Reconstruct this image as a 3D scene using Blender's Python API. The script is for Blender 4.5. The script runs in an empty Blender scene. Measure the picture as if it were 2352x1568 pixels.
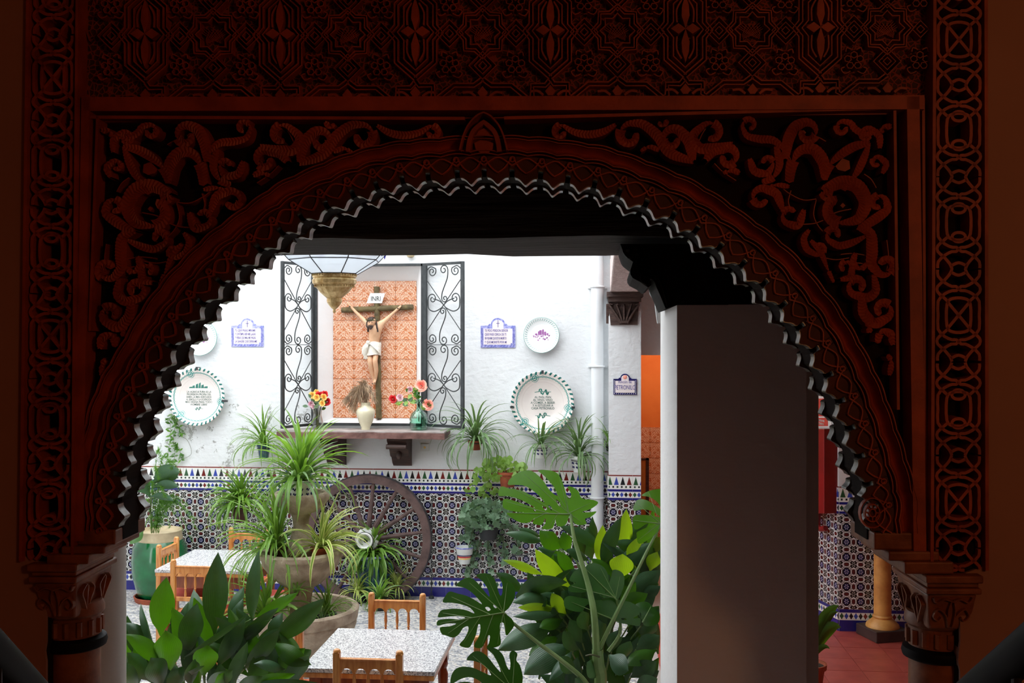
import bpy, math, random
from math import sin, cos, pi, radians, sqrt, atan2
from mathutils import Vector, Matrix
from mathutils.geometry import tessellate_polygon, delaunay_2d_cdt
random.seed(7)
R = random.Random(11)
scene = bpy.context.scene
COL = scene.collection

# ------------------------------------------------------------------ camera, sky, lights, exposure
TH = radians(5.2)
CAM_H = 2.73
FPX = 2352.0
cam_data = bpy.data.cameras.new('camera'); cam = bpy.data.objects.new('camera', cam_data); COL.objects.link(cam)
cam_data.sensor_width = 36.0; cam_data.lens = 36.0; cam_data.clip_start = 0.05
cam.location = (0, 0, CAM_H); cam.rotation_euler = (pi/2, 0, TH)
scene.camera = cam
world = bpy.data.worlds.new('overcast_sky'); scene.world = world; world.use_nodes = True
wn = world.node_tree; bg = wn.nodes['Background']
bg.inputs[0].default_value = (0.93, 0.97, 1.0, 1); bg.inputs[1].default_value = 4.8
# added warm fill light, unseen in the stair hall, to brighten the arch face
lamp_d = bpy.data.lights.new('hall_fill', 'POINT'); lamp_d.energy = 46.0; lamp_d.color = (1.0, 0.42, 0.16); lamp_d.shadow_soft_size = 0.25
lamp = bpy.data.objects.new('hall_fill', lamp_d); lamp.location = (2.25, -0.5, 3.5); COL.objects.link(lamp)
# warm point light in the covered passage at the far side
lamp2_d = bpy.data.lights.new('passage_light', 'POINT'); lamp2_d.energy = 40.0; lamp2_d.color = (1.0, 0.75, 0.5); lamp2_d.shadow_soft_size = 0.15
lamp2 = bpy.data.objects.new('passage_light', lamp2_d); lamp2.location = (0.95, 12.2, 2.9); COL.objects.link(lamp2)
scene.view_settings.view_transform = 'Standard'; scene.view_settings.look = 'None'
scene.view_settings.gamma = 1.0; scene.view_settings.use_curve_mapping = False
scene.view_settings.exposure = 0.0
try:
    scene.cycles.use_denoising = True
    scene.cycles.max_bounces = 9; scene.cycles.diffuse_bounces = 6; scene.cycles.glossy_bounces = 4
    scene.cycles.transmission_bounces = 8; scene.cycles.transparent_max_bounces = 12
    scene.cycles.caustics_reflective = False; scene.cycles.caustics_refractive = False
    scene.cycles.sample_clamp_indirect = 6.0
except Exception:
    pass

# ------------------------------------------------------------------ photograph pixel -> place
CT, ST = cos(TH), sin(TH)
def cw(xc, d, z): return Vector((xc*CT - d*ST, xc*ST + d*CT, z))
def P(px, py, d): return cw((px-1176)/FPX*d, d, CAM_H-(py-784)/FPX*d)
def onY(px, py, Y):
    u = (px-1176)/FPX
    return P(px, py, Y/(CT+u*ST))
def onZ(px, py, z=0.0): return P(px, py, (CAM_H-z)*FPX/(py-784))
AD = 3.2
ANX, ANY = 74/2352, 1.0
_l = math.hypot(ANX, ANY); ANX /= _l; ANY /= _l
ARCH_N = Vector((ANX*CT-ANY*ST, ANX*ST+ANY*CT, 0))
def A(px, py, off=0.0):
    u = (px-1176)/FPX
    return P(px, py, AD*ANY/(ANY+u*ANX)) + ARCH_N*off

# ------------------------------------------------------------------ object helpers
def link(o, parent=None):
    COL.objects.link(o)
    if parent is not None: o.parent = parent
    return o
def thing(name, label, cat, loc=(0, 0, 0), rot=(0, 0, 0), group=None):
    o = bpy.data.objects.new(name, None); link(o)
    o.location = loc; o.rotation_euler = rot; o.empty_display_size = 0.05
    o['label'] = label; o['category'] = cat
    if group: o['group'] = group
    return o
def tag(o, label=None, cat=None, group=None, kind=None):
    if label: o['label'] = label
    if cat: o['category'] = cat
    if group: o['group'] = group
    if kind: o['kind'] = kind
    return o
def origin(o):
    v = Vector((0, 0, 0))
    while o is not None:
        v = v + Vector(o.location); o = o.parent
    return v

class MB:
    def __init__(self): self.v = []; self.f = []; self.uv = []
    def add(self, vs, fs, uvs=None):
        b = len(self.v)
        self.v += [tuple(x) for x in vs]
        self.f += [tuple(i+b for i in f) for f in fs]
        self.uv += [tuple(x) for x in uvs] if uvs else [(0.0, 0.0)]*len(vs)
        return self
    def box(self, x0, x1, y0, y1, z0, z1):
        vs = [(x, y, z) for z in (z0, z1) for y in (y0, y1) for x in (x0, x1)]
        return self.add(vs, [(0,2,3,1),(4,5,7,6),(0,1,5,4),(2,6,7,3),(0,4,6,2),(1,3,7,5)])
    def hexa(self, a, b):      # a, b: two quads (4 points each, same order) joined into a solid
        return self.add(list(a)+list(b), [(3,2,1,0),(4,5,6,7),(0,1,5,4),(1,2,6,5),(2,3,7,6),(3,0,4,7)])
    def tube(self, pts, r, n=8, caps=True, closed=False, flat=1.0):
        pts = [Vector(p) for p in pts]; m = len(pts)
        rs = r if isinstance(r, (list, tuple)) else [r]*m
        up = None; vs = []
        for i, p in enumerate(pts):
            if closed: t = pts[(i+1) % m]-pts[i-1]
            else: t = pts[min(i+1, m-1)]-pts[max(i-1, 0)]
            if t.length < 1e-9: t = Vector((0, 0, 1))
            t.normalize()
            if up is None:
                up = Vector((0, 0, 1)) if abs(t.z) < .9 else Vector((1, 0, 0))
            a = t.cross(up)
            if a.length < 1e-6: a = t.cross(Vector((1, 0, 0)))
            a.normalize(); b = a.cross(t).normalized(); up = b
            for k in range(n):
                q = 2*pi*k/n
                vs.append(p + a*(cos(q)*rs[i]) + b*(sin(q)*rs[i]*flat))
        fs = []
        for i in range(m if closed else m-1):
            j = (i+1) % m
            for k in range(n):
                l = (k+1) % n
                fs.append((i*n+k, j*n+k, j*n+l, i*n+l))
        if caps and not closed:
            fs.append(tuple(range(n))); fs.append(tuple(reversed(range((m-1)*n, m*n))))
        return self.add(vs, fs)
    def lathe(self, prof, n=20, c=(0, 0, 0), close=True, ang0=0.0):
        vs = []; fs = []; m = len(prof); uv = []
        for i, (r, z) in enumerate(prof):
            for k in range(n):
                q = 2*pi*k/n+ang0
                vs.append((c[0]+r*cos(q), c[1]+r*sin(q), c[2]+z)); uv.append((k/n, i/(m-1)))
        for i in range(m-1):
            for k in range(n):
                l = (k+1) % n
                fs.append((i*n+k, i*n+l, (i+1)*n+l, (i+1)*n+k))
        if close:
            fs.append(tuple(reversed(range(n)))); fs.append(tuple(range((m-1)*n, m*n)))
        return self.add(vs, fs, uv)
    def prism(self, poly, front, back):      # poly: 2D points; front/back: functions (x, y) -> point
        m = len(poly)
        tri = tessellate_polygon([[Vector((x, y, 0)) for x, y in poly]])
        vs = [front(x, y) for x, y in poly]+[back(x, y) for x, y in poly]
        fs = [tuple(t) for t in tri]+[tuple(m+i for i in reversed(t)) for t in tri]
        fs += [(i, (i+1) % m, m+(i+1) % m, m+i) for i in range(m)]
        return self.add(vs, fs)
    def apoly(self, poly, o0, o1): return self.prism(poly, lambda x, y: A(x, y, o0), lambda x, y: A(x, y, o1))
    def ext(self, poly, z0, z1):  # local XY outline, thickness along z
        return self.prism(poly, lambda x, y: (x, y, z1), lambda x, y: (x, y, z0))
    def bar(self, pts, w, o_top, o_base, closed=False, top=.45, fn=A):   # carved strap on the arch face, pts in photo pixels
        m = len(pts); vs = []
        ws = w if isinstance(w, (list, tuple)) else [w]*m
        ots = o_top if isinstance(o_top, (list, tuple)) else [o_top]*m
        for i, (x, y) in enumerate(pts):
            if closed: a, b = pts[i-1], pts[(i+1) % m]
            else: a, b = pts[max(i-1, 0)], pts[min(i+1, m-1)]
            tx, ty = b[0]-a[0], b[1]-a[1]; l = math.hypot(tx, ty) or 1
            nx, ny = -ty/l*ws[i]/2, tx/l*ws[i]/2
            vs += [fn(x-nx, y-ny, o_base), fn(x-nx*top, y-ny*top, ots[i]), fn(x+nx*top, y+ny*top, ots[i]), fn(x+nx, y+ny, o_base)]
        fs = []
        for i in range(m if closed else m-1):
            j = (i+1) % m
            for k in range(3): fs.append((i*4+k, i*4+k+1, j*4+k+1, j*4+k))
        if not closed: fs += [(0, 1, 2, 3), (m*4-1, m*4-2, m*4-3, m*4-4)]
        return self.add(vs, fs)
    def data(self, name, mat, off=None, smooth=True, ang=.7):
        me = bpy.data.meshes.new(name)
        vs = self.v if off is None else [(x-off[0], y-off[1], z-off[2]) for x, y, z in self.v]
        me.from_pydata(vs, [], self.f)
        if any(u != (0.0, 0.0) for u in self.uv):
            uvl = me.uv_layers.new(name='uv'); li = [0]*len(me.loops); me.loops.foreach_get('vertex_index', li)
            flat = []
            for i in li: flat += self.uv[i]
            uvl.data.foreach_set('uv', flat)
        me.materials.append(mat)
        if smooth:
            me.polygons.foreach_set('use_smooth', [True]*len(me.polygons))
            me.set_sharp_from_angle(angle=ang)
        me.update()
        return me
    def build(self, name, mat, parent=None, local=False, smooth=True, ang=.7, bevel=0, kind=None):
        off = None if (local or parent is None) else origin(parent)
        o = bpy.data.objects.new(name, self.data(name, mat, off, smooth, ang)); link(o, parent)
        if bevel:
            b = o.modifiers.new('edge', 'BEVEL'); b.width = bevel; b.segments = 2; b.limit_method = 'ANGLE'
        if kind: o['kind'] = kind
        return o
def struct(o): o['kind'] = 'structure'; return o
def copy_tree(o, parent=None):
    c = o.copy(); COL.objects.link(c)
    if parent is not None: c.parent = parent
    for ch in list(o.children): copy_tree(ch, c)
    return c
def crom(pts, n=6, closed=False):
    out = []; m = len(pts)
    g = (lambda i: pts[i % m]) if closed else (lambda i: pts[min(max(i, 0), m-1)])
    for i in range(m if closed else m-1):
        a, b, c, d = g(i-1), g(i), g(i+1), g(i+2)
        for k in range(n):
            t = k/n
            out.append(tuple(.5*(2*b[j]+(c[j]-a[j])*t+(2*a[j]-5*b[j]+4*c[j]-d[j])*t*t+(3*b[j]-a[j]-3*c[j]+d[j])*t**3) for j in range(len(b))))
    if not closed: out.append(tuple(pts[-1]))
    return out

# ------------------------------------------------------------------ materials
class E:                      # a tiny expression language for shader maths
    nt = None
    def __init__(self, s): self.s = s
    @staticmethod
    def op(o, *a):
        n = E.nt.nodes.new('ShaderNodeMath'); n.operation = o
        for i, x in enumerate(a):
            if isinstance(x, E): E.nt.links.new(x.s, n.inputs[i])
            else: n.inputs[i].default_value = float(x)
        return E(n.outputs[0])
    def __add__(s, o): return E.op('ADD', s, o)
    __radd__ = __add__
    def __sub__(s, o): return E.op('SUBTRACT', s, o)
    def __rsub__(s, o): return E.op('SUBTRACT', o, s)
    def __mul__(s, o): return E.op('MULTIPLY', s, o)
    __rmul__ = __mul__
    def __truediv__(s, o): return E.op('DIVIDE', s, o)
def eabs(a): return E.op('ABSOLUTE', a)
def fr(a): return E.op('FRACT', a)
def fl(a): return E.op('FLOOR', a)
def gt(a, b): return E.op('GREATER_THAN', a, b)
def lt(a, b): return E.op('LESS_THAN', a, b)
def mx(a, b): return E.op('MAXIMUM', a, b)
def mn(a, b): return E.op('MINIMUM', a, b)
def hyp(a, b): return E.op('SQRT', a*a+b*b)
def btw(a, lo, hi): return gt(a, lo)*lt(a, hi)

def newmat(name):
    m = bpy.data.materials.new(name); m.use_nodes = True
    nt = m.node_tree; p = nt.nodes['Principled BSDF']; E.nt = nt
    return m, nt, p
def rgb(c): return (c[0], c[1], c[2], 1.0)
def S(r, g, b):               # sRGB 0-255 -> linear
    f = lambda v: (v/255/12.92) if v/255 <= .04045 else ((v/255+.055)/1.055)**2.4
    return (f(r), f(g), f(b))
def mixc(nt, fac, a, b):
    n = nt.nodes.new('ShaderNodeMix'); n.data_type = 'RGBA'
    for sock, x in ((n.inputs[0], fac), (n.inputs[6], a), (n.inputs[7], b)):
        if isinstance(x, E): nt.links.new(x.s, sock)
        elif hasattr(x, 'is_output'): nt.links.new(x, sock)
        elif isinstance(x, tuple): sock.default_value = rgb(x)
        else: sock.default_value = x
    return n.outputs[2]
def coords(nt, kind='Object', scale=(1, 1, 1)):
    tc = nt.nodes.new('ShaderNodeTexCoord'); mp = nt.nodes.new('ShaderNodeMapping')
    mp.inputs['Scale'].default_value = scale
    nt.links.new(tc.outputs[kind], mp.inputs[0])
    return mp.outputs[0]
def noise(nt, vec, scale, detail=4, rough=.55):
    n = nt.nodes.new('ShaderNodeTexNoise'); n.inputs['Scale'].default_value = scale; n.inputs['Detail'].default_value = detail
    n.inputs['Roughness'].default_value = rough
    nt.links.new(vec, n.inputs['Vector'])
    return n.outputs['Fac']
def ramp(nt, fac, a, b):
    r = nt.nodes.new('ShaderNodeMapRange'); r.inputs[1].default_value = a; r.inputs[2].default_value = b
    nt.links.new(fac, r.inputs[0]); return r.outputs[0]
def bump(nt, p, h, strength, dist=.01):
    b = nt.nodes.new('ShaderNodeBump'); b.inputs['Strength'].default_value = strength; b.inputs['Distance'].default_value = dist
    nt.links.new(h.s if isinstance(h, E) else h, b.inputs['Height']); nt.links.new(b.outputs[0], p.inputs['Normal'])
def mat(name, c1, c2=None, scale=6, rough=.6, metallic=0, bumps=0, bscale=30, stretch=(1, 1, 1), coat=0, lo=.35, hi=.65, dist=.01, spec=None):
    m, nt, p = newmat(name)
    v = coords(nt, 'Object', stretch)
    p.inputs['Roughness'].default_value = rough; p.inputs['Metallic'].default_value = metallic
    if coat: p.inputs['Coat Weight'].default_value = coat
    if spec is not None: p.inputs['Specular IOR Level'].default_value = spec
    if c2 is None: p.inputs['Base Color'].default_value = rgb(c1)
    else: nt.links.new(mixc(nt, E(ramp(nt, noise(nt, v, scale), lo, hi)), c1, c2), p.inputs['Base Color'])
    if bumps: bump(nt, p, noise(nt, v, bscale, 5), bumps, dist)
    return m

def leafmat(name, dark, light, vein=None, stripes=0, rough=.35, trans=.35, tcol=None, edge=None):
    m, nt, p = newmat(name)
    tc = nt.nodes.new('ShaderNodeTexCoord'); sep = nt.nodes.new('ShaderNodeSeparateXYZ'); nt.links.new(tc.outputs['UV'], sep.inputs[0])
    u, v = E(sep.outputs[0]), E(sep.outputs[1])
    oi = nt.nodes.new('ShaderNodeObjectInfo')
    nz = noise(nt, coords(nt, 'Object'), 9, 3)
    fac = E(ramp(nt, nz, .3, .7))*.6 + E(oi.outputs['Random'])*.4
    c = mixc(nt, fac, dark, light)
    if vein:
        c = mixc(nt, lt(eabs(u-.5), .018)*.7, c, vein)
    if edge:
        c = mixc(nt, gt(eabs(u-.5), .26), c, edge)
    if stripes:
        s = E.op('SINE', u*(stripes*2*pi))
        c = mixc(nt, gt(s, .45)*.32, c, tuple(min(1, x*1.6+.01) for x in light))
        bump(nt, p, s, .12, .003)
    nt.links.new(c, p.inputs['Base Color'])
    p.inputs['Roughness'].default_value = rough
    tb = nt.nodes.new('ShaderNodeBsdfTranslucent'); ms = nt.nodes.new('ShaderNodeMixShader'); ms.inputs[0].default_value = trans
    tcc = tcol or tuple(min(1, x*2.2) for x in light)
    tb.inputs[0].default_value = rgb(tcc)
    out = nt.nodes['Material Output']
    nt.links.new(p.outputs[0], ms.inputs[1]); nt.links.new(tb.outputs[0], ms.inputs[2]); nt.links.new(ms.outputs[0], out.inputs[0])
    return m

M = {}
# white lime plaster, with damp stains low on the old part of the wall
def plaster(name, base, dirt, stains=False, bscale=18, bs=.35):
    m, nt, p = newmat(name)
    v = coords(nt); p.inputs['Roughness'].default_value = .75
    c = mixc(nt, E(ramp(nt, noise(nt, v, 1.3), .3, .75)), base, dirt)
    if stains:
        sp = nt.nodes.new('ShaderNodeSeparateXYZ'); nt.links.new(v, sp.inputs[0])
        x, z = E(sp.outputs[0]), E(sp.outputs[2])
        n1 = E(noise(nt, v, 5.0, 8, .7)); n2 = E(noise(nt, v, 26.0, 5, .7))
        region = btw(z, 1.36, 2.05)*btw(x, -4.9, -3.15)
        c = mixc(nt, region*gt(n1, .57)*gt(n2, .47)*.75, c, (.30, .30, .28))
        c = mixc(nt, btw(z, 1.3, 2.6)*gt(n1, .68)*.45, c, (.45, .46, .45))
    nt.links.new(c, p.inputs['Base Color'])
    h = E(noise(nt, v, bscale, 5))+E(noise(nt, coords(nt, 'Object', (1, 1, 3)), 7, 2))*.6
    bump(nt, p, h, bs, .02)
    return m
M['plaster'] = plaster('white_plaster', (.80, .815, .825), (.73, .75, .765), True)
M['plaster2'] = plaster('white_paint_plaster', (.86, .865, .87), (.83, .835, .84), False, 14, .25)
M['hall'] = plaster('hall_plaster', (.40, .22, .155), (.33, .175, .12), False, 6, .15)
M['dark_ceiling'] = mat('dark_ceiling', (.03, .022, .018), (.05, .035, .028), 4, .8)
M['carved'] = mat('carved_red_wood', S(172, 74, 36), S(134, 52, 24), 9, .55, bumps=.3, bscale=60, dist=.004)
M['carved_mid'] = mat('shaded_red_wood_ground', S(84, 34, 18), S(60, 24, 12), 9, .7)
def net_ground():
    m, nt, p = newmat('fine_carved_net_ground')
    v = nt.nodes.new('ShaderNodeTexVoronoi'); v.inputs['Scale'].default_value = 62; v.feature = 'DISTANCE_TO_EDGE'; nt.links.new(coords(nt), v.inputs['Vector'])
    h = E(v.outputs['Distance'])
    nt.links.new(mixc(nt, lt(h, .09), S(64, 28, 14), S(140, 58, 30)), p.inputs['Base Color']); p.inputs['Roughness'].default_value = .7
    bump(nt, p, h*-1.0, .6, .01)
    return m
M['carved_net'] = net_ground()
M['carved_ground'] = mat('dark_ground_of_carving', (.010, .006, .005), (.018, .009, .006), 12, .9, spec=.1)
M['whitecol'] = plaster('cream_column_paint', (.50, .47, .43), (.44, .41, .37), False, 10, .15)
M['cusp'] = mat('sheen_cusp_edge', (.22, .215, .20), (.11, .10, .09), 30, .33, metallic=.75, bumps=.3, bscale=70, dist=.003)  # grey metallic colour stands for sky sheen on dark glossy varnish
M['capital'] = mat('carved_capital_stone', S(150, 92, 58), S(112, 62, 36), 14, .5, bumps=.3, bscale=60, dist=.004)
M['beam'] = mat('weathered_dark_beam', (.080, .073, .068), (.030, .026, .024), 7, .85, spec=.15, bumps=.8, bscale=9, stretch=(.25, 6, 6), dist=.02)
M['oldwood'] = mat('dark_brown_timber', (.085, .045, .035), (.04, .02, .016), 6, .55, bumps=.5, bscale=14, stretch=(1, 6, 6))
M['blackwood'] = mat('black_carved_wood', (.012, .010, .009), (.022, .018, .016), 12, .7, bumps=.3, bscale=40, spec=.03)
M['iron'] = mat('black_wrought_iron', (.018, .022, .024), (.035, .04, .042), 20, .45, bumps=.2, bscale=60, dist=.003)
M['stone'] = mat('fountain_stone', S(196, 180, 158), S(150, 132, 112), 7, .85, bumps=.9, bscale=45, dist=.012)
M['shelfstone'] = mat('brown_stone_shelf', S(128, 92, 84), S(92, 60, 54), 9, .6, bumps=.5, bscale=30)
M['shelftop'] = mat('grey_shelf_top', S(176, 168, 164), S(140, 130, 126), 9, .6)
M['chairwood'] = mat('orange_varnished_pine', S(222, 158, 88), S(186, 112, 50), 5, .33, coat=.3, stretch=(6, 6, 1), bumps=.1, bscale=20)
M['chairdark'] = mat('red_brown_varnished_pine', S(150, 78, 36), S(118, 52, 22), 5, .35, coat=.3, stretch=(6, 6, 1))
M['cushion'] = mat('red_seat_pad', S(196, 84, 70), S(170, 62, 52), 8, .7)
M['terracotta'] = mat('terracotta', S(168, 84, 54), S(132, 62, 40), 8, .75, bumps=.2)
M['brownpot'] = mat('brown_plastic_pot', S(86, 40, 28), S(66, 30, 22), 8, .5)
M['blackpot'] = mat('black_plastic_pot', (.02, .021, .024), None, 5, .4)
M['soil'] = mat('dark_soil', (.05, .035, .025), (.02, .015, .01), 40, .95, bumps=.6, bscale=60)
M['greenglaze'] = mat('green_glazed_clay', S(20, 112, 62), S(8, 78, 40), 3.5, .18, coat=.6)
M['cream'] = mat('cream_clay', S(214, 198, 164), S(190, 172, 138), 8, .6, bumps=.2)
M['creamglaze'] = mat('cream_glazed_vase', S(222, 214, 186), S(206, 196, 166), 4, .2, coat=.5)
M['bluejar'] = mat('blue_green_glazed_jar', S(26, 62, 96), S(52, 104, 96), 11, .15, coat=.7, lo=.42, hi=.58)
M['wheelwood'] = mat('weathered_wheel_wood', S(96, 74, 70), S(70, 52, 50), 8, .75, bumps=.5, bscale=40, stretch=(1, 1, 1))
M['tyre'] = mat('rusty_iron_tyre', S(62, 58, 62), S(44, 38, 40), 10, .55, metallic=.4)
M['whitepaint'] = mat('white_paint', (.78, .78, .76), (.66, .67, .66), 9, .4)
M['black'] = mat('matt_black', (.01, .01, .01))
M['brass'] = mat('pierced_brass', S(250, 224, 164), S(196, 156, 92), 26, .36, metallic=.45, bumps=.6, bscale=70, dist=.004)
M['lead'] = mat('dark_leading', (.03, .03, .035), None, 5, .4, metallic=.6)
M['crosswood'] = mat('mossy_cross_wood', S(112, 98, 62), S(78, 66, 44), 14, .8, bumps=.6, bscale=40)
M['skin'] = mat('painted_flesh', S(226, 184, 148), S(208, 158, 122), 10, .5)
M['cloth'] = mat('white_painted_cloth', S(240, 236, 226), S(216, 208, 194), 14, .6, bumps=.4, bscale=24)
M['hair'] = mat('dark_brown_hair', S(66, 46, 38), S(44, 30, 26), 30, .6, bumps=.6, bscale=50)
M['signwhite'] = mat('white_board', (.82, .82, .80))
M['ink'] = mat('black_lettering', (.03, .03, .03))
M['bluetile_ink'] = mat('blue_lettering', S(78, 72, 150))
M['paleblue'] = mat('pale_blue_glaze', S(176, 178, 226), S(120, 126, 200), 40, .25, lo=.42, hi=.58)
M['navyglaze'] = mat('navy_blue_glaze', S(40, 34, 110), S(24, 22, 70), 40, .25)
M['pinkwhite'] = mat('warm_white_glaze', S(246, 234, 236), S(240, 228, 226), 6, .25)
M['whiteglaze'] = mat('white_glaze', S(240, 242, 240), S(228, 232, 230), 6, .2)
M['greenink'] = mat('green_glaze_ink', S(40, 128, 112), S(30, 104, 92), 30, .3)
M['greytext'] = mat('dark_green_lettering', S(70, 100, 92))
M['purpleink'] = mat('violet_glaze_ink', S(176, 116, 176), S(150, 84, 150), 40, .3)
M['orangewall'] = mat('orange_plaster', S(236, 140, 66), S(226, 124, 52), 3, .7)
M['ochre'] = mat('ochre_door', S(204, 150, 66), S(184, 128, 50), 6, .5)
M['redbox'] = mat('red_painted_metal', S(140, 6, 10), S(120, 4, 8), 4, .45)
M['redsign'] = mat('red_sign', S(214, 70, 60))
M['grey'] = mat('grey_metal', S(150, 150, 146), None, 5, .4, metallic=.3)
M['yellowcol'] = mat('ochre_stone_column', S(222, 160, 84), S(186, 120, 56), 5, .5, bumps=.2)
M['darkstone'] = mat('dark_plinth_stone', S(70, 52, 48), S(52, 38, 36), 8, .5)
M['floor_red'] = mat('red_floor_tile', S(182, 84, 72), S(160, 66, 58), 5, .35)
M['grout'] = mat('grey_joint', S(170, 160, 154), None)
M['whitejoint'] = mat('white_joint', (.66, .66, .66), None)
M['pipe'] = mat('white_painted_pipe', (.80, .82, .84), (.74, .76, .78), 3, .45)
M['palewood'] = mat('pinkish_painted_beam', S(216, 198, 194), S(186, 164, 160), 5, .7, bumps=.7, bscale=14, stretch=(6, 1, 6))
M['rail'] = mat('dark_varnished_rail', (.003, .003, .0045), (.005, .005, .007), 8, .6, spec=.12)
M['chrome'] = mat('dark_polished_steel', (.02, .02, .024), None, 5, .4, metallic=.3)
M['pilar'] = plaster('pillar_paint', (.88, .87, .865), (.85, .84, .835), False, 10, .15)
# leaves
M['spider'] = leafmat('spider_plant_leaf', S(54, 98, 34), S(128, 164, 76), None, 3, .32, .3, S(150, 200, 60))
M['spider2'] = leafmat('grey_green_strap_leaf', S(66, 96, 58), S(122, 150, 104), None, 3, .4, .25, S(140, 180, 90))
M['varieg'] = leafmat('striped_spider_leaf', S(104, 146, 50), S(140, 170, 66), None, 0, .35, .3, S(190, 210, 100), edge=S(226, 226, 150))
M['aspi'] = leafmat('aspidistra_leaf', S(34, 66, 44), S(72, 108, 76), None, 15, .36, .10, S(90, 140, 16))
M['aspi_light'] = leafmat('backlit_aspidistra_leaf', S(84, 128, 22), S(132, 172, 40), None, 13, .38, .40, S(190, 230, 30))  # backlight through the leaves put into the bright colour
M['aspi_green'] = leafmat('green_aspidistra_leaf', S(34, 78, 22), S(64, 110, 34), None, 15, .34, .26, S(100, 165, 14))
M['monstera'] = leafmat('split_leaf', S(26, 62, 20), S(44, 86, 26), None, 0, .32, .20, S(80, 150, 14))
M['monstera_light'] = leafmat('lit_split_leaf', S(50, 104, 22), S(78, 132, 32), None, 0, .32, .42, S(120, 190, 20))  # lit copy of the split leaf, light from above put into the colour
M['ivy'] = leafmat('ivy_leaf', S(76, 110, 82), S(128, 156, 126), None, 0, .45, .2, S(120, 170, 90))
M['pothos'] = leafmat('round_leaf', S(110, 156, 66), S(168, 200, 112), None, 0, .4, .35, S(180, 220, 90))
M['fern'] = leafmat('feathery_fern', S(60, 110, 40), S(110, 158, 60), None, 0, .5, .35, S(130, 190, 60))
M['stem'] = mat('green_stalk', S(104, 136, 76), S(126, 152, 92), 7, .4)
M['stemdark'] = mat('brown_vine_stem', S(84, 92, 52), S(70, 62, 40), 7, .6)
M['petal_r'] = mat('red_petal', S(222, 40, 44), S(196, 24, 34), 20, .55)
M['petal_y'] = mat('yellow_petal', S(250, 218, 130), S(246, 196, 96), 20, .55)
M['petal_p'] = mat('peach_petal', S(252, 206, 180), S(246, 138, 124), 16, .55)
M['petal_w'] = mat('pale_petal', S(238, 214, 214), S(214, 150, 170), 12, .55)
M['straw'] = mat('dry_grass', S(136, 112, 92), S(178, 152, 122), 20, .9)
def glassmat(name, col, k):
    m, nt, p = newmat(name)
    tr = nt.nodes.new('ShaderNodeBsdfTransparent'); tr.inputs[0].default_value = rgb(col)
    gl = nt.nodes.new('ShaderNodeBsdfGlossy'); gl.inputs['Roughness'].default_value = .06
    lw = nt.nodes.new('ShaderNodeLayerWeight'); lw.inputs[0].default_value = k
    b = nt.nodes.new('ShaderNodeMixShader'); nt.links.new(lw.outputs['Facing'], b.inputs[0])
    nt.links.new(tr.outputs[0], b.inputs[1]); nt.links.new(gl.outputs[0], b.inputs[2])
    nt.links.new(b.outputs[0], nt.nodes['Material Output'].inputs[0]); nt.nodes.remove(p)
    return m
M['glass'] = glassmat('clear_glass', (.93, .94, .93), .25)
M['greenglass'] = glassmat('green_bottle_glass', S(216, 242, 232), .3)
def frosted(name, col):
    m, nt, p = newmat(name)
    tb = nt.nodes.new('ShaderNodeBsdfTranslucent'); tb.inputs[0].default_value = rgb(col)
    gl = nt.nodes.new('ShaderNodeBsdfGlossy'); gl.inputs['Roughness'].default_value = .25
    tr = nt.nodes.new('ShaderNodeBsdfTransparent'); tr.inputs[0].default_value = rgb(col)
    a = nt.nodes.new('ShaderNodeMixShader'); a.inputs[0].default_value = .45
    b = nt.nodes.new('ShaderNodeMixShader'); b.inputs[0].default_value = .07
    nt.links.new(tb.outputs[0], a.inputs[1]); nt.links.new(tr.outputs[0], a.inputs[2])
    nt.links.new(a.outputs[0], b.inputs[1]); nt.links.new(gl.outputs[0], b.inputs[2])
    nt.links.new(b.outputs[0], nt.nodes['Material Output'].inputs[0]); nt.nodes.remove(p)
    return m
M['frosted'] = frosted('milky_lantern_glass', (.93, .95, .97))
M['blueglass'] = frosted('blue_lantern_glass', S(70, 60, 190))

def speckle(name, cols, scale, rough=.3, bs=0):
    m, nt, p = newmat(name)
    v = coords(nt)
    vo = nt.nodes.new('ShaderNodeTexVoronoi'); vo.inputs['Scale'].default_value = scale; nt.links.new(v, vo.inputs['Vector'])
    sp = nt.nodes.new('ShaderNodeSeparateColor'); nt.links.new(vo.outputs['Color'], sp.inputs[0])
    r = nt.nodes.new('ShaderNodeValToRGB'); r.color_ramp.interpolation = 'CONSTANT'
    while len(r.color_ramp.elements) < len(cols): r.color_ramp.elements.new(.5)
    for i, (pos, c) in enumerate(cols): r.color_ramp.elements[i].position = pos; r.color_ramp.elements[i].color = rgb(c)
    nt.links.new(sp.outputs[0], r.inputs[0]); nt.links.new(r.outputs[0], p.inputs['Base Color'])
    p.inputs['Roughness'].default_value = rough
    if bs: bump(nt, p, E(vo.outputs['Distance'])*-1.0, bs, .02)
    return m
M['terrazzo'] = speckle('grey_terrazzo', [(0, (.66, .66, .67)), (.42, (.42, .43, .45)), (.66, (.20, .20, .22)), (.84, (.75, .75, .74))], 150, .22)
M['pebble'] = speckle('grey_pebble_paving', [(0, S(196, 194, 192)), (.35, S(168, 168, 170)), (.6, S(142, 144, 150)), (.8, S(206, 200, 192))], 38, .6, .9)

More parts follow.
